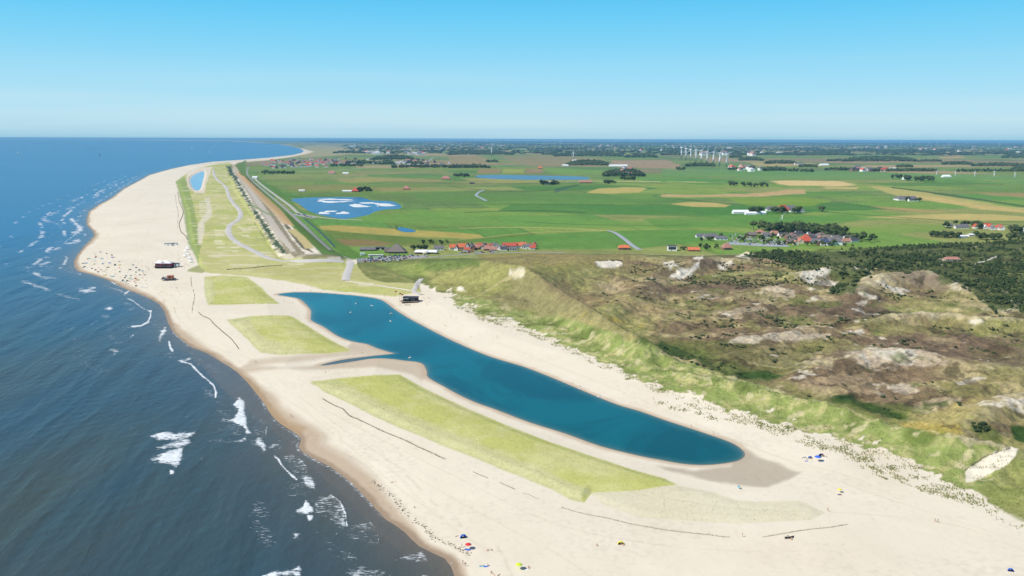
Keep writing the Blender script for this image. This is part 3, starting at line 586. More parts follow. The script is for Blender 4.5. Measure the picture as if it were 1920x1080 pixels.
# beneath the woods
FOREST = [(1395,480),(1440,470),(1520,474),(1600,468),(1700,462),(1800,458),(1925,452),(2500,455),(2500,560),(1990,590),(1925,592),(1860,590),(1830,560),(1815,548),(1780,530),(1700,510),(1640,505),(1600,540),(1545,560),(1575,520),(1560,505),(1500,500),(1440,490)]
dp(FOREST, (92,104,56), 3, 18, 0.85)
# planted marram patches: sand below with green cover
for nm in 'abcd':
    q = P_UW[nm]; s, dd = sdist(q, 5)
    a = sstep(-1.2, 1.2, dd+1.5*nA[s])
    if nm == 'd': mixin(s, a*0.42, alb(222,214,168), 0.25)
    else:
        c = m3(np.broadcast_to(alb(202,203,106), ALB[s].shape), alb(218,214,140), sstep(-0.2, 0.4, nB[s]+0.5*nA[s]))
        left = sstep(26, 8, dd)*sstep(0.0, 0.3, -(np.gradient(dd, axis=1))) if nm != 'a' else sstep(12, 4, dd)*sstep(0, .3, -(np.gradient(dd, axis=1)))*0
        c = m3(c, alb(206,204,150), (np.gradient(dd, axis=1) > 0.2)*sstep(26, 12, dd)*0.7)
        mixin(s, a*0.9, c, 0.22)
# farmland reads a little warmer
ALB *= 1+farm[..., None]*np.array([0.10, -0.02, -0.26])
# crisp bare sand scars and dark heather flecks on the inland dunes
hz_ = edge*(1-farm)*sstep(1080, 1260, UU+60*nC)*sstep(-5, 40, dz)
q_, dq_ = sdist(to_uw(FS), 40); fm__ = np.ones(GX.shape); fm__[q_] = sstep(10, -20, dq_); hz_ = hz_*fm__
scar = fbm(GX*0.8, GY*1.2, 30, 5, 101, 0.6)+0.35*fbm(GX, GY, 120, 3, 102)+0.012*(HGT-9)-0.16*sstep(1330, 1230, UU)
mixin((slice(None), slice(None)), hz_*sstep(0.30, 0.42, scar)*0.85, alb(232,220,198), 0.25)
drk = fbm(GX, GY*0.8, 24, 5, 103, 0.62)+0.3*fbm(GX, GY, 90, 2, 104)-0.02*(HGT-8)
mixin((slice(None), slice(None)), hz_*sstep(0.22, 0.36, drk)*0.7, alb(78,70,48), 0.9)
grf = fbm(GX*1.1, GY*0.7, 36, 4, 105, 0.6)-0.03*(HGT-7)
mixin((slice(None), slice(None)), hz_*sstep(0.20, 0.40, grf)*0.6, alb(110,122,60), 0.8)
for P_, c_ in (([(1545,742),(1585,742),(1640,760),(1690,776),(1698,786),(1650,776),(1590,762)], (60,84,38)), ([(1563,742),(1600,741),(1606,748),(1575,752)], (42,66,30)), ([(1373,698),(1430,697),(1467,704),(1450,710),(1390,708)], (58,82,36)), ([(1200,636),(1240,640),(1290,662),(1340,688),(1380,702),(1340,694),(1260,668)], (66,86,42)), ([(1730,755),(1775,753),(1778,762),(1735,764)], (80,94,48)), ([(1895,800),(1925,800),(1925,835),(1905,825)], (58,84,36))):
    paint(P_, alb(*c_), 2.5, 5, nB, 0.85, 0.9, var=0.15)  # hollow greens laid again darker, with the crest's shade in the colour
# wheel tracks and trodden sand
trk = [([(600,760),(700,815),(860,895),(1050,985),(1300,1030),(1500,1035)], .5), ([(560,740),(640,800),(760,880),(900,960),(1050,1040),(1120,1090)], .5), ([(340,600),(400,660),(470,705),(560,760),(650,830),(760,920),(900,1020)], .5), ([(1240,935),(1400,960),(1600,965),(1800,990),(1925,1040)], .5), ([(1300,790),(1420,835),(1560,900),(1700,950),(1925,1020)], .4), ([(930,640),(1060,690),(1200,745),(1330,800),(1480,860),(1620,905)], .4), ([(200,440),(240,400),(262,370),(300,345)], .3), ([(225,520),(262,470),(282,420),(300,380)], .3), ([(382,527),(340,532),(318,530)], .3)]
for P_, w_ in trk:
    for off in (0, 1):
        stroke([(a+off*2.4, b+off*1.0) for a, b in P_], w_, alb(214,196,166), 0.28, 0.5, brk=-0.25, flat=2.0)
trd = sstep(0.15, 0.5, fbm(GX, GY, 3.0, 3, 110)+0.6*fbm(GX, GY, 50, 3, 111))*(VEG < 0.05)*(R < 1400)
ALB *= 1-(0.07*trd)[..., None]
sw_ = fbm(GX*0.6+GY*0.35, GY*0.25-GX*0.1, 22, 4, 112); ALB *= 1+((0.035*sw_)*(VEG < 0.05))[..., None]*np.array([0.7, 1.0, 1.5])
for P_ in ([(1073,934),(1027,911),(950,880),(877,850),(800,819),(747,797),(700,775),(660,755),(610,731),(582,712),(627,707),(655,722),(700,745),(760,773),(830,803),(900,831),(980,865),(1050,898),(1105,921)], [(425,597),(457,627),(489,657),(527,662),(590,660),(580,652),(530,651),(500,638),(474,612),(452,596)], [(383,518),(384,550),(390,569),(400,568),(398,540),(397,517)]):
    paint(P_, alb(218,212,160), 3.5, 5, nA, 0.6, 0.3, flat=3.0, var=0.08)
REGP = REG
# ------------------------------------------------------------------ materials
def mth(nt, op, a, b=None, clamp=False):
    n = nt.nodes.new('ShaderNodeMath'); n.operation = op; n.use_clamp = clamp
    for i, x in enumerate((a, b)):
        if x is None: continue
        if isinstance(x, (int, float)): n.inputs[i].default_value = x
        else: nt.links.new(x, n.inputs[i])
    return n.outputs[0]
def noise(nt, vec, scale, detail=4, rough=0.55, dist=0.0):
    n = nt.nodes.new('ShaderNodeTexNoise'); n.inputs['Scale'].default_value = scale; n.inputs['Detail'].default_value = detail
    n.inputs['Roughness'].default_value = rough; n.inputs['Distortion'].default_value = dist
    if vec is not None: nt.links.new(vec, n.inputs['Vector'])
    return n.outputs[0]
def mapr(nt, x, a, b, c, d, smooth=False):
    n = nt.nodes.new('ShaderNodeMapRange')
    if smooth: n.interpolation_type = 'SMOOTHSTEP'
    for i, v in enumerate((a, b, c, d)): 
        if isinstance(v, (int, float)): n.inputs[i+1].default_value = v
        else: nt.links.new(v, n.inputs[i+1])
    nt.links.new(x, n.inputs[0]); return n.outputs[0]
def scalev(nt, vec, s):
    n = nt.nodes.new('ShaderNodeMapping'); n.inputs['Scale'].default_value = s; nt.links.new(vec, n.inputs['Vector']); return n.outputs[0]
def mixc(nt, fac, a, b, blend='MIX'):
    n = nt.nodes.new('ShaderNodeMix'); n.data_type = 'RGBA'; n.blend_type = blend
    for i, x in ((0, fac), (6, a), (7, b)):
        if isinstance(x, (int, float)): n.inputs[i].default_value = x
        elif isinstance(x, tuple): n.inputs[i].default_value = (*x, 1)
        else: nt.links.new(x, n.inputs[i])
    return n.outputs[2]
def attr(nt, name):
    n = nt.nodes.new('ShaderNodeAttribute'); n.attribute_name = name; return n
def posn(nt):
    return nt.nodes.new('ShaderNodeNewGeometry').outputs['Position']

gm = bpy.data.materials.new('ground'); gm.use_nodes = True; nt = gm.node_tree; bs = nt.nodes['Principled BSDF']
ca = attr(nt, 'ground_colour'); va = attr(nt, 'growth'); P = posn(nt)
n1 = noise(nt, P, 0.55, 6, 0.72); n2 = noise(nt, P, 0.09, 4, 0.6); n3 = noise(nt, scalev(nt, P, (0.4, 0.12, 0.4)), 1.0, 4, 0.6)
amt = mapr(nt, va.outputs['Fac'], 0, 1, 0.055, 0.75)
f1 = mth(nt, 'MULTIPLY', mth(nt, 'SUBTRACT', n1, 0.5), mth(nt, 'MULTIPLY', amt, 2.2))
f2 = mth(nt, 'MULTIPLY', mth(nt, 'SUBTRACT', n2, 0.5), mth(nt, 'MULTIPLY', amt, 0.8))
f3 = mth(nt, 'MULTIPLY', mth(nt, 'SUBTRACT', n3, 0.5), 0.06)
ff = mth(nt, 'ADD', mth(nt, 'ADD', f1, f2), mth(nt, 'ADD', f3, 1.0))
n4 = noise(nt, P, 0.17, 6, 0.72)
ff = mth(nt, 'MULTIPLY', ff, mth(nt, 'ADD', 1.0, mth(nt, 'MULTIPLY', mth(nt, 'SUBTRACT', n4, 0.5), mth(nt, 'MULTIPLY', va.outputs['Fac'], 1.5))))
ff = mth(nt, 'MAXIMUM', ff, 0.2)
comb = nt.nodes.new('ShaderNodeCombineXYZ')
for i in range(3): nt.links.new(ff, comb.inputs[i])
bc = mixc(nt, 1.0, ca.outputs['Color'], comb.outputs[0], 'MULTIPLY')
nt.links.new(bc, bs.inputs['Base Color']); bs.inputs['Roughness'].default_value = 0.9; bs.inputs['Specular IOR Level'].default_value = 0.08
bp = nt.nodes.new('ShaderNodeBump'); bp.inputs['Distance'].default_value = 1.0
nt.links.new(mth(nt, 'ADD', n1, mth(nt, 'MULTIPLY', n2, 3.0)), bp.inputs['Height']); nt.links.new(mapr(nt, va.outputs['Fac'], 0, 1, 0.06, 0.75), bp.inputs['Strength'])
nt.links.new(bp.outputs[0], bs.inputs['Normal'])

def tag(o, label=None, cat=None, group=None, kind=None):
    if label: o['label'] = label
    if cat: o['category'] = cat
    if group: o['group'] = group
    if kind: o['kind'] = kind
    return o
def grid_mesh(name, mask_faces, X, Y, Z, attrs, material, NRM=None):
    """faces of the big grid for which mask is set, as one mesh object"""
    nr, nc = X.shape
    idx = np.arange(nr*nc).reshape(nr, nc)
    q = np.stack([idx[1:, :-1], idx[1:, 1:], idx[:-1, 1:], idx[:-1, :-1]], -1)[mask_faces]
    used, inv = np.unique(q.ravel(), return_inverse=True)
    V = np.stack([X.ravel()[used], Y.ravel()[used], Z.ravel()[used]], 1)
    me = bpy.data.meshes.new(name); nf = len(q)
    me.vertices.add(len(V)); me.vertices.foreach_set('co', V.astype(np.float32).ravel())
    me.loops.add(nf*4); me.loops.foreach_set('vertex_index', inv.astype(np.int32).ravel())
    me.polygons.add(nf); me.polygons.foreach_set('loop_start', (np.arange(nf)*4).astype(np.int32))
    me.polygons.foreach_set('use_smooth', np.ones(nf, bool)); me.update(calc_edges=True)
    for an, A in attrs.items():
        if A.ndim == 3:
            at = me.color_attributes.new(an, 'FLOAT_COLOR', 'POINT'); c = np.ones((len(used), 4), np.float32); c[:, :3] = A.reshape(-1, 3)[used]; at.data.foreach_set('color', c.ravel())
        else:
            at = me.attributes.new(an, 'FLOAT', 'POINT'); at.data.foreach_set('value', A.ravel()[used].astype(np.float32))
    if NRM is not None:
        me.normals_split_custom_set_from_vertices(NRM.reshape(-1, 3)[used].tolist())
    me.materials.append(material)
    o = bpy.data.objects.new(name, me); COL.objects.link(o); return o

# vertex normals of the whole sheet, so that neighbouring pieces shade as one
def grid_normals(X, Y, Z):
    P = np.stack([X, Y, Z], -1); du = np.gradient(P, axis=1); dw = np.gradient(P, axis=0)
    n = np.cross(dw, du); n /= np.linalg.norm(n, axis=-1, keepdims=True)+1e-12
    return np.where(n[..., 2:3] < 0, -n, n)
NR = grid_normals(GX, GY, HGT)
fr = REG[:-1, :-1]
keep = (shore_m[:-1, :-1] > -25) | (shore_m[1:, 1:] > -25)
keep &= ~((shore_m[:-1, :-1] < -1e5))
AT = {'ground_colour': np.clip(ALB, 0.002, 0.8), 'growth': np.clip(VEG, 0, 1)}
tag(grid_mesh('ground', keep & (fr == 0), GX, GY, HGT, AT, gm, NR), kind='structure', label='pale sand beach sheet')
tag(grid_mesh('dunes', keep & (fr == 1), GX, GY, HGT, AT, gm, NR), kind='structure')
tag(grid_mesh('farmland', keep & (fr == 2), GX, GY, HGT, AT, gm, NR), kind='structure')

# ------------------------------------------------------------------ the sea
SU = GU[(GU < 960)]; nsu = len(SU)
SX, SY = GX[:, :nsu], GY[:, :nsu]
sm = shore_m[:, :nsu]; sR = np.hypot(SX, SY)
warp = 9.0*fbm(SX, SY, 150, 3, 71)+3.0*fbm(SX, SY, 40, 3, 72)
shd = np.clip(-sm, 0, 1e6)
ph = (SX*1.0+SY*0.14+warp)*2*math.pi/21.0
amp = 0.17*(0.55+0.9*np.clip(fbm(SX, SY*0.35, 70, 3, 73)+0.35, 0, 1))*sstep(6, 45, shd)*sstep(2600, 1200, sR)
sw = amp*(np.sin(ph)+0.30*np.sin(2*ph+0.6))*np.clip(0.35+1.6*fbm(SX, SY*0.4, 55, 3, 77), 0.05, 1.6)+0.12*np.sin((SX*0.93+SY*0.30+1.4*warp)*2*math.pi/34.0)*sstep(20, 80, shd)*sstep(2000, 900, sR)
ph2 = (SX*0.75-SY*0.66+0.6*warp)*2*math.pi/9.0
sw = sw+0.05*np.sin(ph2)*sstep(8, 40, shd)*sstep(1200, 500, sR)*(0.5+fbm(SX, SY, 50, 2, 74))
sw = sw*0.6+0.42*fbm(SX+0.14*SY, SY*0.16, 24, 3, 78, 0.5, True)*sstep(10, 60, shd)*sstep(2200, 900, sR)
ph2 = None
SZ = 0.0+sw-0.05
FO = np.zeros(SX.shape)
def foam(P, k=1.0, soft=5.0, amp_=7.0, line=None):
    P = np.asarray(P, float); q = to_uw(P, 0.2)
    if line: s_f, dd = sdist(q, line+soft+4, False); dd = line-dd
    else: s_f, dd = sdist(q, soft+22)
    s_f = (s_f[0], slice(s_f[1].start, min(s_f[1].stop, nsu))); dd = dd[:, :s_f[1].stop-s_f[1].start]
    a = sstep(-soft, soft, dd+amp_*nA[s_f])*k
    FO[s_f] = np.maximum(FO[s_f], a)
    if not line and k > 0.5:
        a2 = sstep(-14, 3, dd+8*nA[s_f]+6*nB[s_f])*0.36*k; FO[s_f] = np.maximum(FO[s_f], a2)
FOAMS = [([(280,817),(300,811),(365,809),(366,813),(356,821),(330,824),(300,826),(284,822)], .8), ([(358,822),(358,829),(345,840),(310,841),(292,838),(320,830)], .75), ([(275,861),(292,856),(312,846),(343,839),(343,855),(338,872),(331,877),(310,869),(284,865)], .95), ([(319,882),(326,882),(325,889),(320,889)], 1),
 ([(357,827),(400,822),(440,824),(440,829),(390,828)], .42), ([(345,855),(383,857),(380,862),(348,861)], .4), ([(450,741),(457,752),(460,775),(462,790),(470,811),(463,815),(455,799),(438,791),(425,789),(441,779),(447,765),(440,756),(446,746)], .95), ([(438,826),(455,822),(460,817),(459,824),(453,830)], .8),
 ([(463,833),(474,828),(485,823),(497,826),(500,845),(494,847),(488,838),(474,836)], .85), ([(466,790),(490,786),(498,800),(498,822),(480,820),(470,812)], .33), ([(503,838),(512,832),(526,825),(524,830),(508,842)], .6), ([(540,838),(552,826),(545,838)], .5), ([(530,852),(552,848),(572,868),(583,886),(592,914),(580,912),(560,898),(545,888),(538,872)], .42), ([(567,893),(578,888),(585,900),(592,915),(582,915),(572,905)], .8),
 ([(572,932),(580,941),(587,950),(588,960),(575,962),(556,960),(554,955),(566,950)], .95), ([(577,966),(587,966),(588,975),(578,976)], 1), ([(586,936),(600,930),(620,927),(638,942),(648,962),(652,988),(636,986),(612,974),(590,962)], .52), ([(655,985),(680,980),(694,978),(706,992),(712,1022),(690,1020),(650,1004)], .38), ([(478,1082),(510,1073),(540,1066),(563,1058),(568,1066),(566,1082)], .9),
 ([(744,1047),(770,1037),(790,1036),(803,1050),(780,1053)], .6), ([(640,1072),(680,1066),(720,1072),(716,1080),(660,1082)], .5), ([(765,1078),(800,1074),(812,1082)], .5), ([(838,1052),(850,1046),(855,1062),(846,1064)], .7), ([(552,1000),(558,1000),(558,1007),(553,1007)], 1), ([(297,633),(300,622),(308,612),(313,612),(310,625),(300,640),(295,637)], .95), ([(270,590),(290,600),(312,612),(300,618),(284,612)], .3),
 ([(335,675),(346,676),(362,661),(358,672),(345,682)], .75), ([(209,655),(222,655),(224,660),(216,663),(206,660)], .9), ([(222,674),(238,670),(245,673),(255,677),(235,677)], .4), ([(195,579),(206,574),(211,579),(204,581)], .9), ([(143,543),(160,541),(170,538),(179,538),(179,546),(160,549)], .8), ([(70,520),(95,517),(106,521),(96,525),(78,524)], .55), ([(208,640),(232,638),(240,640),(214,643)], .4), ([(180,612),(230,614),(272,610),(278,612),(230,617)], .35),
 ([(60,500),(84,490),(101,486),(95,493),(76,502)], .6), ([(66,507),(90,500),(106,494),(100,502),(78,509)], .5), ([(38,505),(52,501),(56,504),(42,508)], .7), ([(66,486),(84,480),(92,482),(76,489)], .6), ([(92,472),(110,460),(121,457),(116,464),(100,470)], .75), ([(121,457),(140,449),(153,446),(150,451),(134,458)], .8), ([(130,410),(136,408),(146,420),(157,426),(156,433),(146,438),(134,438),(132,434),(146,430),(140,422)], .85), ([(134,452),(148,446),(146,454)], .6),
 ([(73,411),(84,409),(100,414),(115,421),(113,425),(98,419),(82,416)], .65), ([(86,402),(104,397),(114,394),(110,398),(96,404)], .7), ([(118,392),(140,384),(160,374),(158,379),(140,390),(126,394)], .6), ([(132,376),(142,372),(152,368),(148,374),(138,378)], .7), ([(172,368),(186,358),(200,350),(198,355),(184,366)], .75), ([(202,349),(214,345),(222,341),(218,347)], .8), ([(216,354),(228,350),(234,347),(230,352)], .7), ([(236,346),(248,336),(258,330),(256,334),(244,345)], .6), ([(143,398),(160,392),(170,388),(160,397)], .5), ([(95,433),(104,438),(100,444),(90,446)], .3), ([(83,516),(100,512),(108,507),(100,516)], .3), ([(120,398),(130,404),(132,412),(122,406)], .35), ([(175,376),(190,370),(200,366),(190,374)], .5), ([(90,456),(110,450),(104,458)], .4)]
for P_, k_ in FOAMS: foam(P_, k_)
for P_, w_, k_ in (([(237,558),(250,564),(262,574),(272,580),(283,583)], 1.6, .7), ([(283,583),(282,593),(277,604),(266,610),(248,612)], 2.0, .9), ([(262,612),(256,622),(238,638)], .7, .8), ([(317,640),(319,650),(323,657)], 2.2, .9), ([(340,678),(358,682),(367,692),(380,705),(392,714),(401,723),(405,734),(404,745)], 1.8, .95), ([(365,676),(372,684),(376,672)], 1.2, .7), ([(500,800),(498,826)], .8, .7), ([(505,840),(515,843),(527,838)], .8, .6),
      ([(515,855),(522,860),(527,870),(536,880),(549,892),(556,898)], 2.0, .9), ([(552,848),(567,865),(578,884),(588,905)], .8, .7), ([(620,927),(638,940),(648,962),(651,985)], 1.3, .9), ([(694,978),(706,992),(710,1012)], .8, .7), ([(233,553),(237,548),(242,545)], 1.5, .9), ([(207,527),(214,531),(221,535)], 1.3, .9), ([(120,506),(135,511),(152,513)], .8, .7), ([(133,500),(137,510),(150,514)], .9, .6),
      ([(500,1079),(540,1064)], 1, .6), ([(192,592),(185,600),(170,608)], .6, .5), ([(630,1000),(640,994),(645,985)], .7, .6), ([(150,430),(140,440),(120,455)], 1.0, .7), ([(60,470),(90,462),(120,450),(150,440)], .6, .5)):
    foam(P_, k_, 1.2, 1.6, w_)
# bars of surf that break along the coast
up_ = sstep(700, 1000, SY)
for c0_, wd_, k0_, sd_ in ((12, 3.2, .70, 1), (34, 4.8, .74, 2), (62, 5.2, .70, 3), (95, 5.5, .58, 4)):
    wob = 9*fbm(SX, SY, 90, 3, 120+sd_)+3*fbm(SX, SY, 22, 2, 130+sd_); pres = sstep(0.0, 0.22, fbm(SX, SY, 75, 3, 140+sd_)+0.10*up_-0.02)
    band = np.exp(-((shd-c0_*(0.75+0.45*up_)-wob)/wd_)**2)*pres*k0_*(0.5+0.5*up_)*sstep(5500, 3000, SY)*(sm < 0)
    FO = np.maximum(FO, band)
    trail = np.exp(-np.maximum(shd-c0_*(0.75+0.45*up_)-wob, 0)/7.0)*((shd-c0_*(0.75+0.45*up_)-wob) > 0)*pres*0.36*(0.5+0.5*up_)*sstep(5500, 3000, SY)*(sm < 0); FO = np.maximum(FO, trail)
# lace along the waterline
lace = np.exp(-((shd-1.5-1.5*nB[:, :nsu])/1.2)**2)*sstep(-0.1, .25, nC[:, :nsu])*0.55*(sm < 0); FO = np.maximum(FO, lace)
SZ = SZ+0.5*np.clip(FO-0.5, 0, 1)*(1-sstep(1500, 2500, sR))
# how much the sand stirred up near the shore colours the water
sh1 = np.exp(-shd/16.)
sl2, sq = sdist(to_uw([(860,1060),(790,1020),(727,970),(640,885),(560,830),(500,755),(430,690),(345,648),(340,655),(372,685),(420,735),(470,780),(500,800),(560,850),(600,900),(660,950),(700,1000),(760,1040),(850,1090)], 0.0), 10)
b = np.zeros(GX.shape); b[sl2] = sstep(-9, 9, sq+6*nB[sl2]); sh1 = np.maximum(sh1*0.8, b[:, :nsu]*0.6)
keep = (sm[:-1, :-1] < 12) | (sm[1:, 1:] < 12)
# the sheet ends where the ground has risen well above it
wm_ = bpy.data.materials.new('sea_water'); wm_.use_nodes = True; nt = wm_.node_tree; bs = nt.nodes['Principled BSDF']
P = posn(nt); fo = attr(nt, 'foam').outputs['Fac']; tu = attr(nt, 'sand_in_water').outputs['Fac']; dp_ = attr(nt, 'range_tint').outputs['Fac']
deep = mixc(nt, dp_, (0.050, 0.066, 0.054), (0.0, 0.085, 0.215))
big = noise(nt, scalev(nt, P, (0.012, 0.003, 0.01)), 1.0, 4, 0.6)
deep = mixc(nt, mapr(nt, big, 0.35, 0.7, 0.0, 0.45), deep, (0.0, 0.06, 0.13))
base = mixc(nt, tu, deep, (0.150, 0.122, 0.092))
fn = noise(nt, scalev(nt, P, (0.35, 1.2, 1)), 1.0, 7, 0.72, 0.4); fn2 = noise(nt, scalev(nt, P, (0.10, 0.16, 1)), 1.0, 3, 0.6)
th = mth(nt, 'ADD', mth(nt, 'SUBTRACT', fo, 0.60), mth(nt, 'MULTIPLY', mth(nt, 'SUBTRACT', mth(nt, 'ADD', mth(nt, 'MULTIPLY', fn, 0.75), mth(nt, 'MULTIPLY', fn2, 0.25)), 0.5), 3.6))
fm = mth(nt, 'MULTIPLY', mapr(nt, th, -0.12, 0.28, 0, 1, True), mapr(nt, fo, 0.02, 0.15, 0, 1, True))
colr = mixc(nt, fm, base, (0.66, 0.68, 0.69))
nt.links.new(colr, bs.inputs['Base Color']); nt.links.new(mapr(nt, fm, 0, 1, 0.22, 0.8), bs.inputs['Roughness']); bs.inputs['IOR'].default_value = 1.33
bs.inputs['Specular IOR Level'].default_value = 0.16; bs.inputs['Specular Tint'].default_value = (0.06, 0.32, 0.52, 1)
bp = nt.nodes.new('ShaderNodeBump'); bp.inputs['Distance'].default_value = 0.5; bp.inputs['Strength'].default_value = 0.55
w1 = noise(nt, scalev(nt, P, (0.36, 0.20, 1)), 1.0, 6, 0.65, 0.2); w2 = noise(nt, scalev(nt, P, (0.05, 0.02, 1)), 1.0, 4, 0.6)
nt.links.new(mth(nt, 'ADD', w1, mth(nt, 'MULTIPLY', w2, 3.0)), bp.inputs['Height']); nt.links.new(bp.outputs[0], bs.inputs['Normal'])
dt = sstep(420, 1800, sR+250*fbm(SX, SY, 500, 3, 75))  # bluer with distance from the viewpoint, unevenly
sea = grid_mesh('sea', keep, SX, SY, SZ, {'foam': FO, 'sand_in_water': np.clip(sh1, 0, 1), 'range_tint': dt}, wm_)
tag(sea, kind='structure')

# ------------------------------------------------------------------ still waters
def water_mat(name, c, c2, rough=0.12, bump=0.25, spec=0.4):
    m = bpy.data.materials.new(name); m.use_nodes = True; nt = m.node_tree; bs = nt.nodes['Principled BSDF']; P = posn(nt)
    n = noise(nt, scalev(nt, P, (0.012, 0.008, 1)), 1.0, 4, 0.6, 1.0)
    cc = mixc(nt, mapr(nt, n, 0.42, 0.60, 0, 1, True), c, c2); nt.links.new(cc, bs.inputs['Base Color'])
    bs.inputs['Roughness'].default_value = rough; bs.inputs['IOR'].default_value = 1.33; bs.inputs['Specular IOR Level'].default_value = spec
    bp = nt.nodes.new('ShaderNodeBump'); bp.inputs['Distance'].default_value = 0.08; bp.inputs['Strength'].default_value = bump
    nt.links.new(noise(nt, P, 1.2, 4, 0.6), bp.inputs['Height']); nt.links.new(bp.outputs[0], bs.inputs['Normal']); return m
def sheet(name, P, z, m, grow=0.0, kind='structure', **k):
    x, y = wpts(P, z).T; 
    import bmesh
    bm = bmesh.new(); vs = [bm.verts.new((a, b, z)) for a, b in zip(x, y)]; f = bm.faces.new(vs)
    if f.normal.z < 0: f.normal_flip()
    bmesh.ops.triangulate(bm, faces=bm.faces[:])
    me = bpy.data.meshes.new(name); bm.to_mesh(me); bm.free(); me.materials.append(m)
    o = bpy.data.objects.new(name, me); COL.objects.link(o); return tag(o, kind=kind, **k)
lagm = water_mat('lagoon_water', (0.0, 0.105, 0.118), (0.0, 0.070, 0.080), 0.14, 0.35, 0.3)
nt = lagm.node_tree; bs = nt.nodes['Principled BSDF']; src = bs.inputs['Base Color'].links[0].from_socket; sh_ = attr(nt, 'shallow').outputs['Fac']
P = posn(nt); nzz = noise(nt, P, 0.12, 4, 0.6)
k1 = mapr(nt, mth(nt, 'ADD', sh_, mth(nt, 'MULTIPLY', mth(nt, 'SUBTRACT', nzz, 0.5), 0.5)), 0.05, 0.75, 0, 1, True)
c1_ = mixc(nt, mth(nt, 'MULTIPLY', k1, 0.75), src, (0.045, 0.13, 0.12)); c2_ = mixc(nt, mapr(nt, sh_, 0.62, 1.0, 0, 0.8, True), c1_, (0.20, 0.17, 0.11))
c2_ = mixc(nt, mth(nt, 'MULTIPLY', attr(nt, 'inlet').outputs['Fac'], 0.9), c2_, (0.095, 0.098, 0.070))
nt.links.new(c2_, bs.inputs['Base Color'])
s, sp = sdist(LAG_UW, 14)
r0, c0 = s[0].start, s[1].start
LX, LY = GX[s], GY[s]; inl = np.zeros(GX.shape); s2_, q2_ = sdist(to_uw([(500,687),(560,689),(620,681),(680,671),(722,668)], 0.2), 40, False); inl[s2_] = sstep(26, 14, q2_)*sstep(715, 660, UU[s2_]); inl = inl[s]
kf = (lag_m[s][:-1, :-1] < 6) & (GX[s][:-1, :-1] > -1e5)
sha = np.exp(-np.maximum(-lag_m[s], 0)/3.6)
lo = grid_mesh('lagoon_water', kf, LX, LY, np.full(LX.shape, 0.2), {'shallow': sha, 'inlet': inl}, lagm); tag(lo, kind='structure')
pm = water_mat('pond_water', (0.0, 0.085, 0.23), (0.0, 0.06, 0.17), 0.2, 0.5, 0.1)
sheet('lake', catmull(LAKE1, True, 3), 1.0, pm); sheet('lake', catmull(LAKE2, True, 3), 1.0, water_mat('lake_water', (0.01, 0.075, 0.15), (0.01, 0.06, 0.12), 0.2, 0.5, 0.1))
sheet('pond', catmull(POND, True, 3), 1.0, pm); sheet('pool_water', catmull(POOL, True, 3), 3.0, water_mat('pool_water', (0.06, 0.25, 0.45), (0.04, 0.19, 0.38)))

# ------------------------------------------------------------------ the air
hz = bpy.data.meshes.new('haze'); x0, x1, y0, y1, z0, z1 = -75000, 75000, -2000, 72000, -6, 152.5
hz.from_pydata([(x0,y0,z0),(x1,y0,z0),(x1,y1,z0),(x0,y1,z0),(x0,y0,z1),(x1,y0,z1),(x1,y1,z1),(x0,y1,z1)], [], [(0,3,2,1),(4,5,6,7),(0,1,5,4),(1,2,6,5),(2,3,7,6),(3,0,4,7)])
ho = bpy.data.objects.new('haze', hz); COL.objects.link(ho); tag(ho, kind='stuff', label='thin blue sea haze over the far land')
hm = bpy.data.materials.new('haze'); hm.use_nodes = True; nt = hm.node_tree; nt.nodes.clear()
pv = nt.nodes.new('ShaderNodeVolumePrincipled'); pv.inputs['Density'].default_value = 3.2e-5; pv.inputs['Color'].default_value = (0.27, 0.60, 0.88, 1); pv.inputs['Anisotropy'].default_value = 0.0
ou = nt.nodes.new('ShaderNodeOutputMaterial'); nt.links.new(pv.outputs[0], ou.inputs['Volume']); hz.materials.append(hm)
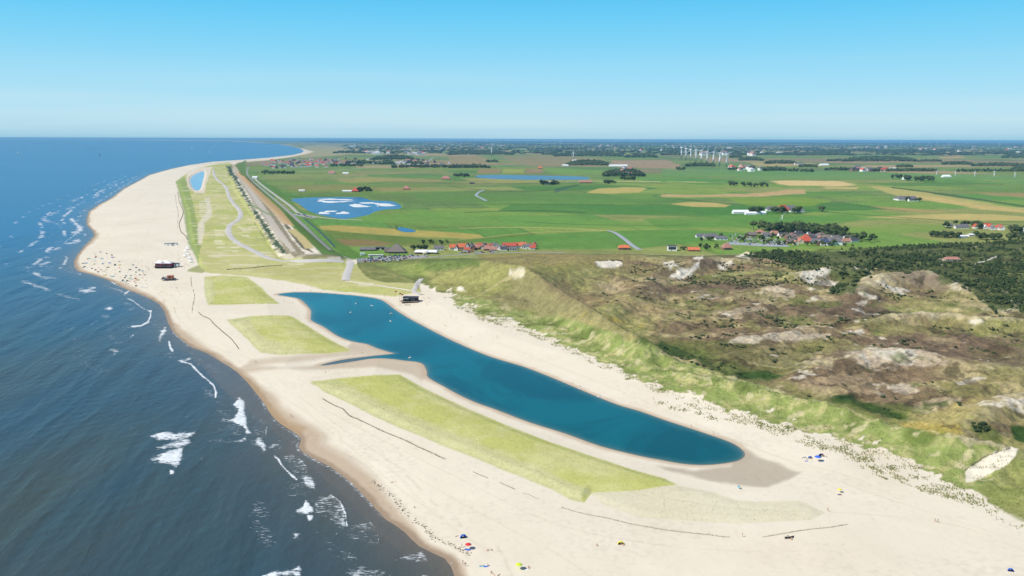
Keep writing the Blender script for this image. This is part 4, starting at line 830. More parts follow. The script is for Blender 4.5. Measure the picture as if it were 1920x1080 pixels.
# ------------------------------------------------------------------ object builders
RNG = random.Random(11)
class MB:
    """collects shapes; parts(name, material) closes them into one mesh"""
    def __init__(s): s.v = []; s.f = []
    def add(s, vs, fs):
        o = len(s.v); s.v += [tuple(map(float, p)) for p in vs]; s.f += [tuple(i+o for i in f) for f in fs]; return s
    def box(s, x0, x1, y0, y1, z0, z1, tx=0, ty=0):
        return s.add([(x0,y0,z0),(x1,y0,z0),(x1,y1,z0),(x0,y1,z0),(x0+tx,y0+ty,z1),(x1-tx,y0+ty,z1),(x1-tx,y1-ty,z1),(x0+tx,y1-ty,z1)],
                     [(0,3,2,1),(4,5,6,7),(0,1,5,4),(1,2,6,5),(2,3,7,6),(3,0,4,7)])
    def gable(s, x0, x1, y0, y1, z0, z1, over=0.0, hip=0.0):
        ym = (y0+y1)/2
        return s.add([(x0,y0,z0),(x1,y0,z0),(x1,y1,z0),(x0,y1,z0),(x0+hip,ym,z1),(x1-hip,ym,z1)], [(0,3,2,1),(0,1,5,4),(1,2,5),(2,3,4,5),(3,0,4)])
    def tube(s, a, b, r0, r1=None, n=6):
        a = Vector(a); b = Vector(b); r1 = r0 if r1 is None else r1; d = (b-a).normalized(); q = d.to_track_quat('Z', 'Y')
        vs = [a+q@Vector((r0*math.cos(2*math.pi*i/n), r0*math.sin(2*math.pi*i/n), 0)) for i in range(n)]+[b+q@Vector((r1*math.cos(2*math.pi*i/n), r1*math.sin(2*math.pi*i/n), 0)) for i in range(n)]
        return s.add(vs, [(i, (i+1) % n, n+(i+1) % n, n+i) for i in range(n)]+[tuple(range(n-1, -1, -1)), tuple(range(n, 2*n))])
    def lathe(s, prof, n=8, cx=0, cy=0):
        vs = []; fs = []
        for r, z in prof: vs += [(cx+r*math.cos(2*math.pi*i/n), cy+r*math.sin(2*math.pi*i/n), z) for i in range(n)]
        for k in range(len(prof)-1): fs += [(k*n+i, k*n+(i+1) % n, (k+1)*n+(i+1) % n, (k+1)*n+i) for i in range(n)]
        fs += [tuple(range(n-1, -1, -1)), tuple(range((len(prof)-1)*n, len(prof)*n))]
        return s.add(vs, fs)
    def mesh(s, name, m, smooth=False):
        me = bpy.data.meshes.new(name); me.from_pydata(s.v, [], s.f); me.materials.append(m)
        if smooth: me.polygons.foreach_set('use_smooth', [True]*len(me.polygons))
        me.update(); return me
def newobj(name, data, loc=(0,0,0), rz=0.0, sc=1.0, parent=None):
    o = bpy.data.objects.new(name, data); o.location = loc; o.rotation_euler = (0, 0, rz); o.scale = (sc, sc, sc) if not hasattr(sc, '__len__') else sc
    if parent is not None: o.parent = parent
    COL.objects.link(o); return o
def place(kind, parts, loc, rz=0.0, sc=1.0, label=None, cat=None, group=None):
    """parts: [(name, mesh, location, rotation, [sub-parts])]; one entry only -> the thing is that mesh"""
    if len(parts) == 1 and not (len(parts[0]) > 4 and parts[0][4]): r = newobj(kind, parts[0][1], loc, rz, sc)
    else:
        r = newobj(kind, None, loc, rz, sc); r.empty_display_size = 1
        for p in parts:
            c = newobj(p[0], p[1], p[2] if len(p) > 2 else (0,0,0), p[3] if len(p) > 3 else 0, 1.0, r)
            if len(p) > 4:
                for q in p[4]: newobj(q[0], q[1], q[2] if len(q) > 2 else (0,0,0), q[3] if len(q) > 3 else 0, 1.0, c)
    tag(r, label, cat, group); return r
def at(u, v, dz=0.0):
    x, y, z = hit(u, v); return (float(x[0]), float(y[0]), float(z[0])+dz)
def flat_at(u, v, z=1.0):
    x, y = unproj(u, v, z); zz = float(sample(HGT, np.array([x]), np.array([y]))[0]); return (float(x), float(y), max(zz, z-0.3))
def mpp(y): return math.hypot(y, CAM_H)/FPX     # metres per source pixel across at distance y

RED = mat('red_tiles', (0.50, 0.10, 0.055)); ORG = mat('orange_tiles', (0.62, 0.17, 0.07)); PINKT = mat('faded_tiles', (0.42, 0.20, 0.15)); GREYT = mat('grey_slate', (0.16, 0.15, 0.16)); THATCH = mat('old_thatch', (0.20, 0.165, 0.145)); DARKT = mat('dark_tiles', (0.07, 0.07, 0.08))
WHT = mat('white_paint', (0.78, 0.77, 0.74)); BRK = mat('brown_brick', (0.24, 0.13, 0.09)); CRM = mat('cream_wall', (0.60, 0.52, 0.40)); GLS = mat('window_glass', (0.03, 0.04, 0.05), 0.15, 0.6); BLKW = mat('black_timber_and_shade', (0.02, 0.02, 0.022)); WOOD = mat('weathered_wood', (0.26, 0.20, 0.15)); WROOF = mat('white_roof', (0.76, 0.77, 0.78)); GREEN_D = mat('green_door', (0.05, 0.12, 0.07)); REDP = mat('red_paint', (0.42, 0.035, 0.05)); CHM = mat('chimney_brick', (0.20, 0.10, 0.08)); STEELG = mat('grey_steel', (0.35, 0.36, 0.38), 0.5)

def in_poly(P, u, v):
    ins = np.zeros(len(u), bool)
    for i in range(len(P)):
        a, b = P[i], P[(i+1) % len(P)]
        if a[1] == b[1]: continue
        ins ^= ((a[1] > v) != (b[1] > v)) & (u < a[0]+(v-a[1])*(b[0]-a[0])/(b[1]-a[1]))
    return ins
# ---- houses
WIN = MB().box(-0.7, 0.7, -0.06, 0.05, -0.75, 0.75).mesh('window', GLS); WFR = MB().box(-0.85, 0.85, -0.04, 0.03, -0.9, -0.76).box(-0.85, 0.85, -0.04, 0.03, 0.76, 0.9).box(-0.85, -0.71, -0.04, 0.03, -0.76, 0.76).box(0.71, 0.85, -0.04, 0.03, -0.76, 0.76).mesh('frame', WHT)
DOOR = MB().box(-0.5, 0.5, -0.06, 0.05, 0, 2.1).mesh('door', GREEN_D)
_hc = {}
def house_parts(w, l, h, rh, roofm, wallm, hip=0.0, detail=2):
    k = (w, l, h, rh, roofm.name, wallm.name, hip, detail)
    if k in _hc: return _hc[k]
    a, b = l/2, w/2
    wall = MB().box(-a, a, -b, b, -0.6, h); 
    if hip == 0: wall.add([(-a,-b,h),(-a,b,h),(-a,0,h+rh*0.96),(a,-b,h),(a,b,h),(a,0,h+rh*0.96)], [(0,2,1),(3,4,5),(0,3,5,2),(4,1,2,5)])
    o = 0.45; t = 0.16; sl = rh/b
    rf = MB()
    if hip == 0:
        z0 = h-o*sl+0.03
        for sy in (-1, 1):
            rf.add([(-a-o,sy*(b+o),z0),(a+o,sy*(b+o),z0),(a+o,0,h+rh+0.03),(-a-o,0,h+rh+0.03),(-a-o,sy*(b+o),z0+t),(a+o,sy*(b+o),z0+t),(a+o,0,h+rh+0.03+t),(-a-o,0,h+rh+0.03+t)],
                   [(0,1,2,3),(7,6,5,4),(0,4,5,1),(1,5,6,2),(3,2,6,7),(0,3,7,4)])
    else: rf.add([(-a-o,-b-o,h+.02),(a+o,-b-o,h+.02),(a+o,b+o,h+.02),(-a-o,b+o,h+.02),(-a+hip,0,h+rh),(a-hip,0,h+rh)], [(0,3,2,1),(0,1,5,4),(1,2,5),(2,3,4,5),(3,0,4)])
    parts = [('wall', wall.mesh('wall', wallm)), ]
    ch = MB().box(-0.35, 0.35, -0.35, 0.35, -0.9, 1.0).mesh('chimney', CHM)
    parts.append(('roof', rf.mesh('roof', roofm), (0,0,0), 0, [('chimney', ch, (l*0.28, 0, h+rh))] if detail >= 1 else []))
    if detail >= 2:
        for x in (-l*0.32, l*0.32):
            for sy in (-1, 1):
                parts.append(('window', WIN, (x, sy*(b+0.01), h*0.55), 0 if sy < 0 else math.pi, [('frame', WFR)]))
        parts.append(('door', DOOR, (0.2, -b-0.01, 0), 0))
        for sx in (-1, 1): parts.append(('window', WIN, (sx*(a+0.01), 0, h+rh*0.2), sx*math.pi/2, [('frame', WFR)]))
    _hc[k] = parts; return parts
ROOFN = {'red_tiles': 'red tiled', 'orange_tiles': 'orange tiled', 'faded_tiles': 'faded pink tiled', 'grey_slate': 'grey slate', 'old_thatch': 'grey brown thatched', 'dark_tiles': 'dark tiled', 'white_roof': 'white flat pitched'}
def house(u, v, rz, size, roofm, wallm, label, group=None, hip=0.0, detail=2, kind='house', cat='house', z=1.0, atg=False):
    w, l, h, rh = size
    return place(kind, house_parts(w, l, h, rh, roofm, wallm, hip, detail), at(u, v) if atg else flat_at(u, v, z), math.radians(rz), 1.0, label, cat, group)

# row of houses at the foot of the dunes, left to right
row = [(849,470,10,(8,11,4,4.5),ORG,WHT,'orange roofed white house at the left end of the village row beside the car park'),
 (856,472,80,(7,9,3.5,4.5),RED,WHT,'small white gabled house tucked before the first orange roofed house'),
 (866,470,8,(9,12,4.5,5.5),ORG,CRM,'largest bright orange hipped roof in the village row'),
 (877,470,80,(7,9,5,5),GREYT,WHT,'white house with grey roof, first of the white pair right of the big orange roof'),
 (885,471,85,(7,9,5,5),GREYT,WHT,'white house with grey roof, second of the white pair right of the big orange roof'),
 (893,470,5,(8,10,4,4),PINKT,BRK,'brown brick house with faded roof left of the red double roof'),
 (900,469,0,(8,12,4.5,5),RED,WHT,'red roofed house with white walls in the middle of the village row'),
 (906,470,88,(7,9,4.5,5),CRM,CRM,'cream pointed gable house in the middle of the village row'),
 (915,472,5,(9,13,3.5,4.5),PINKT,BRK,'wide low brick house with faded brown roof right of the cream gable'),
 (925,473,3,(7,12,3,3.5),PINKT,WHT,'low white bungalow with faded roof and dark dormer'),
 (934,471,88,(7,9,4.5,5),CRM,WHT,'white pointed gable house left of the long terraced rows'),
 (942,471,3,(8,12,4,3.5),GREYT,WHT,'grey roofed white house right of the pointed white gable'),
 (950,468,3,(8,14,5,4.5),RED,WHT,'red roofed terrace house, leftmost of the long red row'),
 (960,468,3,(8,14,5,4.5),RED,BRK,'red roofed brick terrace house, second of the long red row'),
 (970,467.5,3,(8,14,5,4.5),RED,WHT,'red roofed terrace house with white walls in the middle of the long red row'),
 (979,467.5,3,(8,13,5,4.5),ORG,WHT,'orange red terrace house before the grey blue block'),
 (989,469,2,(9,15,5,3),GREYT,WHT,'pale grey terrace block with dark windows near the right end of the row'),
 (999,468,2,(8,9,4,4),RED,BRK,'red roofed house closing the right end of the village row'),
 (962,471.5,4,(6,13,3,3),GREYT,WHT,'low grey roofed garages in front of the long red row'),]
for u, v, rz, sz, rm, wm2, lb in row: house(u, v, rz, tuple(round(q*0.82, 2) for q in sz), rm, wm2, lb, 'houses in the row along the dune foot')
def big(kind, cat, u, v, rz, parts, label, z=1.0, g=False, sc=1.0): return place(kind, parts, at(u, v) if g else flat_at(u, v, z), math.radians(rz), sc, label, cat)
# pyramid-roofed farm, barns and restaurants
PYR = MB().add([(-17,-14,3.2),(17,-14,3.2),(17,14,3.2),(-17,14,3.2),(-2,0,16.5),(2,0,16.5)], [(0,3,2,1),(0,1,5,4),(1,2,5),(2,3,4,5),(3,0,4)]).mesh('roof', THATCH)
big('farmhouse', 'farmhouse', 744, 476, 4, [('wall', MB().box(-15.5,15.5,-12.5,12.5,-0.5,3.4).mesh('wall', BRK)), ('roof', PYR)]+[('window', WIN, (x, -12.52, 1.8), 0, [('frame', WFR)]) for x in (-12,-7,-2,3,8,12)]+[('door', DOOR, (-4.5,-12.52,0))], 'tall grey pyramid roofed farmhouse among the parked cars', sc=0.7)
big('farm_wing', 'building', 729, 476, 12, house_parts(9, 16, 3, 7, THATCH, BRK), 'lower grey gabled wing left of the pyramid roof', sc=0.7)
big('barn', 'barn', 690, 472, 3, [('wall', MB().box(-19,19,-7,7,-0.5,3).mesh('wall', DARKT)), ('roof', MB().gable(-20,20,-8,8,2.9,8.5,hip=3).mesh('roof', GREYT)), ('door', MB().box(-2,2,-7.08,-6.9,0,2.8).mesh('door', WOOD))], 'long blue grey roofed barn left of the dark shed', sc=0.55)
big('shed', 'shed', 714, 470, 3, [('wall', MB().box(-11,11,-7,7,-0.5,5).mesh('wall', BLKW)), ('roof', MB().gable(-11.6,11.6,-7.6,7.6,4.9,7).mesh('roof', DARKT)), ('door', MB().box(-2,2,-7.08,-6.9,0,2.8).mesh('door', WHT))], 'dark black shed between the long barn and the pyramid roof', sc=0.55)
big('restaurant', 'restaurant', 790, 478, 2, [('wall', MB().box(-13,13,-7,7,-0.5,4).mesh('wall', BRK)), ('roof', MB().gable(-14.5,14.5,-8.5,8.5,3.9,8.5,hip=3).mesh('roof', WROOF)), ('door', DOOR, (-2,-7.05,0))]+[('window', WIN, (x, -7.02, 1.9), 0, [('frame', WFR)]) for x in (-10,-6,3,7,10)], 'white roofed restaurant, the left of the two joined white roofs', sc=0.62)
big('restaurant', 'restaurant', 809, 477.5, -4, [('wall', MB().box(-11,11,-7,7,-0.5,3.4).mesh('wall', BLKW)), ('roof', MB().gable(-13,13,-8.5,8.5,3.3,7.5,hip=2).mesh('roof', WROOF)), ('door', DOOR, (2,-7.05,0))]+[('window', WIN, (x, -7.02, 1.7), 0, [('frame', WFR)]) for x in (-8,-4,6,9)], 'white roofed restaurant with a dark front, the right of the joined pair', sc=0.62)
big('porch', 'building', 797.5, 479.5, 0, [('wall', MB().box(-5,5,-3,3,-0.5,3).mesh('wall', CRM)), ('roof', MB().lathe([(6.0,3),(5.4,4.6),(3.6,6),(1.6,6.8),(0.1,7.0)], 10).mesh('roof', CRM)), ('door', DOOR, (0,-3.05,0))], 'sand coloured round fronted porch between the two white roofs', sc=0.6)
big('kiosk', 'kiosk', 680, 481, 0, [('wall', MB().box(-3,3,-2,2,0,2.8).mesh('wall', WHT)), ('roof', MB().box(-3.4,3.4,-2.4,2.4,2.8,3.1).mesh('roof', mat('mint_paint', (0.35, 0.62, 0.5)))), ('awning', MB().box(-3,3,-4,-2.4,2.4,2.5).mesh('awning', WHT))], 'pale green roofed kiosk at the left end of the car park')
big('canteen', 'building', 705, 483.5, -1, [('wall', MB().box(-13,13,-2.5,2.5,0,3).mesh('wall', WHT)), ('roof', MB().box(-13.6,13.6,-3.1,3.1,3,3.3).mesh('roof', WROOF)), ('window', MB().box(-11,11,-2.58,-2.45,1.0,2.3).mesh('window', GLS))], 'long low white walled canteen in front of the car park', sc=0.7)
house(823,471,3,(8,13,3,3),GREYT,WHT,'small grey roofed hut right of the white roofed restaurants', kind='hut', cat='hut')
hx = []
for k in range(300):
    u = RNG.uniform(846, 1004); v = RNG.uniform(464, 473.5); x, y = unproj(u, v, 1.0)
    if any((x-a)**2+(y-b)**2 < 11**2 for a, b in hx): continue
    hx.append((x, y)); i = len(hx) % 4
    if len(hx) > 22: break
    house(u, v, RNG.choice((3, 88)), [(5,8,2.6,2.6),(6,8,3,3),(5,7,2.6,2.6),(5,9,2.6,2.4)][i], (GREYT, PINKT, RED, DARKT)[i], (WHT, BRK, WHT, WHT)[i], 'small %s outbuilding squeezed between the houses of the village row' % ('grey roofed white','faded roofed brick','red roofed white','dark roofed white')[i], '%s outbuildings of the village row' % ('grey roofed','faded roofed','red roofed','dark roofed')[i], detail=1, kind='outbuilding', cat='outbuilding')
# lone houses in the dunes
big('villa', 'villa', 1260, 470, -6, [('wall', MB().box(-8,8,-6,6,-0.5,7).box(-8,8,-6,6,7.0,8.4).mesh('wall', WHT)), ('roof', MB().box(-8.4,8.4,-6.4,6.4,8.4,8.8).mesh('roof', DARKT)), ('window', MB().box(-6.3,6.3,-6.1,-5.95,2.4,7.2).mesh('window', GLS)), ('door', DOOR, (-2,-6.05,0))], 'white cube villa with one huge dark window at the dune edge', g=True, sc=0.78)
house(1170, 470.5, 3, (9,16,3,3.6), ORG, BRK, 'lone long orange roofed house beside the polder road', hip=3)
house(1300, 471, 0, (8,15,2.2,3), ORG, BRK, 'low orange roofed house half hidden behind the dune right of the white villa', atg=True)
house(1362, 468, 10, (10,12,3,6), PINKT, BRK, 'sandy brown pointed roof house at the foot of the dune trees', hip=4, atg=True)
house(1784, 490, 2, (8,19,2.4,3), PINKT, CRM, 'pinkish low house half buried in the dark dune wood', hip=3, atg=True, kind='bungalow', cat='bungalow')
# village with the large car park, left to right
vil = [(1313,447,5,(7,14,3,3),GREYT,WHT,'grey roofed holiday house at the far left of the dune village'),(1332,450,5,(10,22,4,4.5),GREYT,CRM,'broad pale grey barn roof left of the parked cars'),(1352,452,3,(8,18,3,3.5),GREYT,WHT,'grey roofed house just left of the parked cars'),
 (1437,447,4,(9,14,3.5,4.5),THATCH,BRK,'thatched house beneath the left end of the hill wood'),(1452,444,2,(9,14,3.5,4.5),PINKT,BRK,'faded roofed house half hidden beneath the hill wood'),(1470,448,3,(8,14,3.5,4.5),THATCH,CRM,'grey brown house left of the red pyramid roof'),
 (1484,448,5,(9,14,3.5,4.5),PINKT,BRK,'faded pink roofed house above the red pyramid roof'),(1510,457,2,(16,19,3,9),RED,BRK,'house with a broad red pyramid roof in the dune village'),(1494,452,5,(8,12,3,4),THATCH,WHT,'grey brown roof left behind the red pyramid roof'),
 (1524,450,3,(8,14,3.5,4.5),GREYT,BRK,'grey slate house right behind the red pyramid roof'),(1538,448,3,(8,14,3.5,4.5),THATCH,WHT,'thatched house with white wall up the village slope'),(1531,458,3,(9,20,3,4),GREYT,WHT,'long grey roof between the red and the blue roofs'),
 (1546,462,-14,(9,14,4,5.5),mat('blue_slate', (0.05,0.07,0.13)),WHT,'dark blue roofed house at the lower right of the village'),(1561,461,8,(10,14,4.5,5.5),GREYT,WHT,'pale grey roofed white house at the right end of the village front'),(1572,461,80,(9,11,4.5,5.5),GREYT,WHT,'white gabled house closing the right end of the village front'),
 (1551,451,3,(8,14,3.5,4),THATCH,BRK,'thatched house under the right end of the hill wood'),(1564,455,4,(8,14,3.5,4),THATCH,BRK,'thatched brick house behind the white gables'),(1590,455,4,(8,16,3,4),GREYT,WHT,'low grey house right of the village front among trees'),
 (1425,440,3,(7,12,3,3.5),PINKT,BRK,'small brown house at the wood edge above the parked cars'),(1500,441,3,(8,12,3.5,4),GREYT,BRK,'grey roof showing through the hill wood')]
for u, v, rz, sz, rm, wm2, lb in vil: house(u, v, rz, sz, rm, wm2, lb, 'houses of the dune village', hip=3 if 'pyramid' not in lb else 8)
vx, vy = [], []
for k in range(400):
    u = RNG.uniform(1395, 1600); v = RNG.uniform(443, 463); x, y = unproj(u, v, 1.0)
    if not in_poly(np.array([(1395,441),(1480,440),(1600,449),(1600,461),(1480,463),(1478,450),(1395,445)], float), np.array([u]), np.array([v]))[0] or any((x-a)**2+(y-b)**2 < 15**2 for a, b in zip(vx, vy)): continue
    vx.append(x); vy.append(y); i = len(vx) % 4
    if len(vx) > 30: break
    house(u, v, RNG.choice((3, 85, 15)), [(8,12,3,4),(8,14,3,4),(7,11,3,3.5),(9,13,3,4.5)][i], (GREYT, THATCH, PINKT, DARKT)[i], (WHT, BRK, CRM, WHT)[i], 'small %s house packed among the trees and cars of the dune village' % ('grey slate roofed','thatched brick','faded roofed cream','dark roofed white')[i], '%s small houses of the dune village' % ('grey slate','thatched','faded roof','dark roof')[i], detail=1)
# houses on the far right
rv = [(1779,427,5,(7,13,3,4),GREYT,WHT,'white gabled house at the left of the right hand hamlet'),(1797,430,3,(9,16,3,4.5),GREYT,WHT,'pale grey roofed house, left of two side by side in the hamlet'),(1807,430,3,(9,16,3.5,5),GREYT,WHT,'pale grey roofed house, right of two side by side in the hamlet'),
 (1829,430,85,(9,13,4,5.5),RED,WHT,'bright red roofed house alone between the dark trees'),(1846,431,88,(7,9,3.5,4.5),WHT,WHT,'small white house left of the double red roofs'),(1849,430,3,(9,12,4.5,6),RED,WHT,'red roofed house, left of the double red roofs'),
 (1856,431,85,(9,12,4.5,6),RED,WHT,'red roofed house, right of the double red roofs'),(1862,432.5,86,(7,9,3,4.5),GREYT,WHT,'white house below the dark trees between the red roofs'),(1871,432.5,82,(9,12,4.5,5.5),RED,WHT,'red roofed white gabled house, left of the later pair'),
 (1877,433,84,(9,12,4.5,5.5),RED,WHT,'red roofed white gabled house, right of the later pair'),(1899,433,5,(9,12,4,5),ORG,BRK,'orange roofed house beside the round dark tree'),(1919,440,85,(9,14,5,5.5),WHT,WHT,'white gabled house at the right edge of the photo')]
for u, v, rz, sz, rm, wm2, lb in rv: house(u, v, rz, tuple(round(q*0.85, 2) for q in sz), rm, wm2, lb, 'houses of the right hand hamlet', hip=0)
house(1803,448,8,(6,15,2.8,1.4),WROOF,WHT,'long white roofed shed above the dune wood', kind='shed', cat='shed'); house(1820,445,8,(5,9,2.8,1.4),WROOF,WHT,'smaller white roofed shed beside the long white shed', kind='shed', cat='shed')
# farmsteads out in the polder
fm2 = [(668,361,5,(16,24,3,9),RED,BRK,'red roofed farmhouse beyond the blue lake',6),(652,361,3,(9,28,3,2),WROOF,WHT,'low white roofed barn left of the red roofed farmhouse beyond the lake',0),(762,356.5,5,(15,20,3,8),PINKT,BRK,'pinkish roofed farmhouse in the meadow beyond the lake',6),
 (622,327,5,(22,30,4,10),PINKT,CRM,'peach coloured farmhouse south of the seaside town',6),(648,327,3,(10,24,3,4),WROOF,WHT,'white shed right of the peach farmhouse',0),(836,337,3,(22,34,3,9),PINKT,BRK,'pink roofed farmhouse left of the long narrow lake',8),
 (1013,317,3,(14,22,4,8),ORG,BRK,'small orange farmhouse beside the striped fields',4),(1098,344,3,(16,44,3,6),PINKT,BRK,'long pinkish farm roof right of the canal mill',4),(1388,402,5,(11,32,3.5,4),WROOF,WHT,'long white roofed barn at the left of the big farmstead',0),
 (1407,404,3,(9,22,3,3),WROOF,WHT,'low white shed under the dark farm trees',0),(1427,403,3,(8,18,3,3),WROOF,WHT,'second low white shed under the dark farm trees',0),(1418,399,3,(12,20,4,6),GREYT,WHT,'grey white farmhouse among the trees of the big farmstead',3),
 (1448,397,3,(12,26,4,6),GREYT,WHT,'grey barn left of the red farmhouse roof',3),(1467,398,8,(16,22,4,10),RED,BRK,'red roofed farmhouse behind the near wind turbine',6),(1480,396,3,(12,28,4,7),GREYT,BRK,'grey barn right of the red farmhouse roof',4),(1494,399,3,(12,30,3,4),GREYT,WHT,'long pale grey barn at the right of the big farmstead',4),
 (1700,377,3,(16,50,4,7),GREYT,WHT,'grey barn with white wall in the middle of the right hand fields',4),(1684,376,3,(10,20,3,5),GREYT,WHT,'small grey shed left of the grey barn in the right hand fields',3),(1712,378.5,3,(10,24,3,4),DARKT,WHT,'dark roofed shed with white end right of the grey barn',0),
 (1699,338,3,(12,28,4,6),WROOF,WHT,'white farmhouse between the three dark clumps of trees',0),(1774,333,3,(18,34,3,7),WROOF,WHT,'white roofed farm beside the row of small turbines',4),(1060,312,3,(12,34,4,5),WROOF,WHT,'long white barn at the foot of the twin bladed turbine',0),
 (1083,303,2,(20,70,5,6),WROOF,WHT,'very long white warehouse roof beside the white turbine',0),(1159,313,2,(22,100,5,6),WROOF,WHT,'widest white glasshouse roof above the round farm wood',0),(1545,311,2,(20,50,5,6),WROOF,WHT,'long white warehouse right of the dark square wood',0),
 (1498,309,2,(20,55,5,6),GREYT,WHT,'pale roofed shed behind the dark square wood',0),(1028,347,3,(12,20,4,7),WHT,WHT,'white mill house among bushes south of the long lake',3),(566,360,3,(8,16,3,2),WHT,WHT,'tiny pale hut in the brown meadow left of the lake',0),(885,346,3,(8,16,3,3),DARKT,BRK,'small dark farm shed in the meadow below the long lake',0),(478,336,3,(12,18,5,4),WROOF,WHT,'white house beside the bend of the dike road',0)]
for u, v, rz, sz, rm, wm2, lb, hp in fm2: house(u, v, rz, sz, rm, wm2, lb, None, hip=hp, detail=1, kind='farmhouse' if 'farmhouse' in lb else ('barn' if 'barn' in lb else 'shed' if 'shed' in lb else 'farm_building'), cat='farmhouse' if 'farmhouse' in lb else ('barn' if 'barn' in lb else 'shed' if 'shed' in lb else 'building'))

# ---- the seaside town: plain small houses, too small to show parts
def simple_house(nm, w, l, h, rh, rm, wmat):
    b = MB(); a, c = l/2, w/2
    b.box(-a, a, -c, c, -0.5, h); nw = len(b.f)
    b.gable(-a-.4, a+.4, -c-.4, c+.4, h+.02, h+rh, hip=0.5); me = bpy.data.meshes.new(nm); me.from_pydata(b.v, [], b.f); me.materials.append(wmat); me.materials.append(rm)
    me.polygons.foreach_set('material_index', [0]*nw+[1]*(len(b.f)-nw)); me.update(); return me
SH = [(simple_house('town_house', 9, 15, 5.5, 4.5, RED, WHT), 'red roofed'), (simple_house('town_house', 9, 16, 5.5, 4.5, PINKT, WHT), 'pink roofed'), (simple_house('town_house', 9, 14, 6, 4, GREYT, WHT), 'grey roofed white'), (simple_house('town_house', 10, 20, 6, 1.5, WROOF, WHT), 'flat white'), (simple_house('town_house', 9, 15, 5.5, 4.5, DARKT, BRK), 'dark roofed brick')]
def town(n, poly, group, where, weights, sc=(0.9, 1.5), rz0=10, cat='house'):
    P = np.array(poly, float); q = to_uw(P, 1.0); k = 0; tries = 0; used = []
    while k < n and tries < 8000:
        tries += 1
        u = RNG.uniform(P[:, 0].min(), P[:, 0].max()); v = RNG.uniform(P[:, 1].min(), P[:, 1].max())
        ins = False
        for i in range(len(P)):
            a, b = P[i], P[(i+1) % len(P)]
            if (a[1] > v) != (b[1] > v) and u < a[0]+(v-a[1])*(b[0]-a[0])/(b[1]-a[1]): ins = not ins
        if not ins: continue
        x, y, z = flat_at(u, v, 1.0)
        if any((x-X)**2+(y-Y)**2 < 17**2 for X, Y in used[-400:]): continue
        used.append((x, y)); me, nm = RNG.choices(SH, weights)[0]
        s_ = RNG.uniform(*sc); newo = newobj('town_house', me, (x, y, z), math.radians(rz0+RNG.choice((0, 90))+RNG.uniform(-8, 8)), s_)
        tag(newo, nm+' '+where, cat, nm+' '+group); k += 1
town(112, [(478,316),(492,306),(515,301),(560,299),(600,300),(640,300),(650,306),(640,312),(612,316),(560,315),(520,317)], 'houses of the seaside town', 'house in the tight streets of the seaside town', (6,4,5,1,3))
town(40, [(600,301),(640,297),(700,296),(735,300),(712,308),(650,311),(620,312)], 'houses at the wooded end of the town', 'house at the wooded right end of the seaside town', (2,2,6,3,4))
town(18, [(680,286),(700,283),(722,284),(738,287),(722,290),(700,291),(682,290)], 'buildings on the distant shore estate', 'building on the distant shore estate beyond the town wood', (1,3,2,8,0), (1.6, 2.6))
town(10, [(758,287),(790,287),(800,292),(770,291)], 'buildings left of the tall mast', 'building near the tall mast beyond the town wood', (1,2,2,6,0), (2.0, 3.0))
town(22, [(736,310),(760,300),(790,300),(850,306),(830,312),(760,315)], 'houses in the long town wood', 'house showing through the long wood right of the town', (1,2,4,4,2), (1.1, 1.8))
town(16, [(1590,316),(1640,319),(1700,320),(1712,322),(1640,323),(1590,322)], 'houses along the far right wood', 'house along the far right wood below the horizon', (3,4,3,3,1), (1.2, 2.0))
town(14, [(1368,316),(1400,315),(1440,320),(1430,323),(1380,322)], 'farms behind the turbine row', 'farm building right below the turbine row', (2,5,3,2,2), (1.3, 2.2))
town(28, [(840,271),(1000,270),(1240,272),(1500,275),(1500,281),(1200,280),(900,282)], 'buildings scattered toward the horizon', 'building scattered in the polder toward the horizon', (2,3,4,4,1), (1.8, 3.4))
town(22, [(640,270),(840,269),(960,271),(920,282),(760,284),(660,278)], 'buildings in the blue distance on the left', 'building in the blue distance left of centre', (2,3,4,4,1), (1.8, 3.4))
town(18, [(1560,272),(1760,273),(1915,276),(1915,292),(1740,284),(1580,278)], 'buildings in the blue distance on the right', 'building in the blue distance at far right', (2,3,4,4,1), (1.8, 3.4))
town(12, [(1150,324),(1180,314),(1200,318),(1208,328),(1170,330)], 'buildings of the round farm wood', 'building inside the round farm wood', (1,2,5,4,3), (1.1, 1.8))
town(10, [(1180,283),(1260,284),(1380,287),(1560,290),(1540,296),(1300,292)], 'far farms behind the turbines', 'farm building far behind the turbine row', (1,2,3,5,1), (2.5, 4.5))

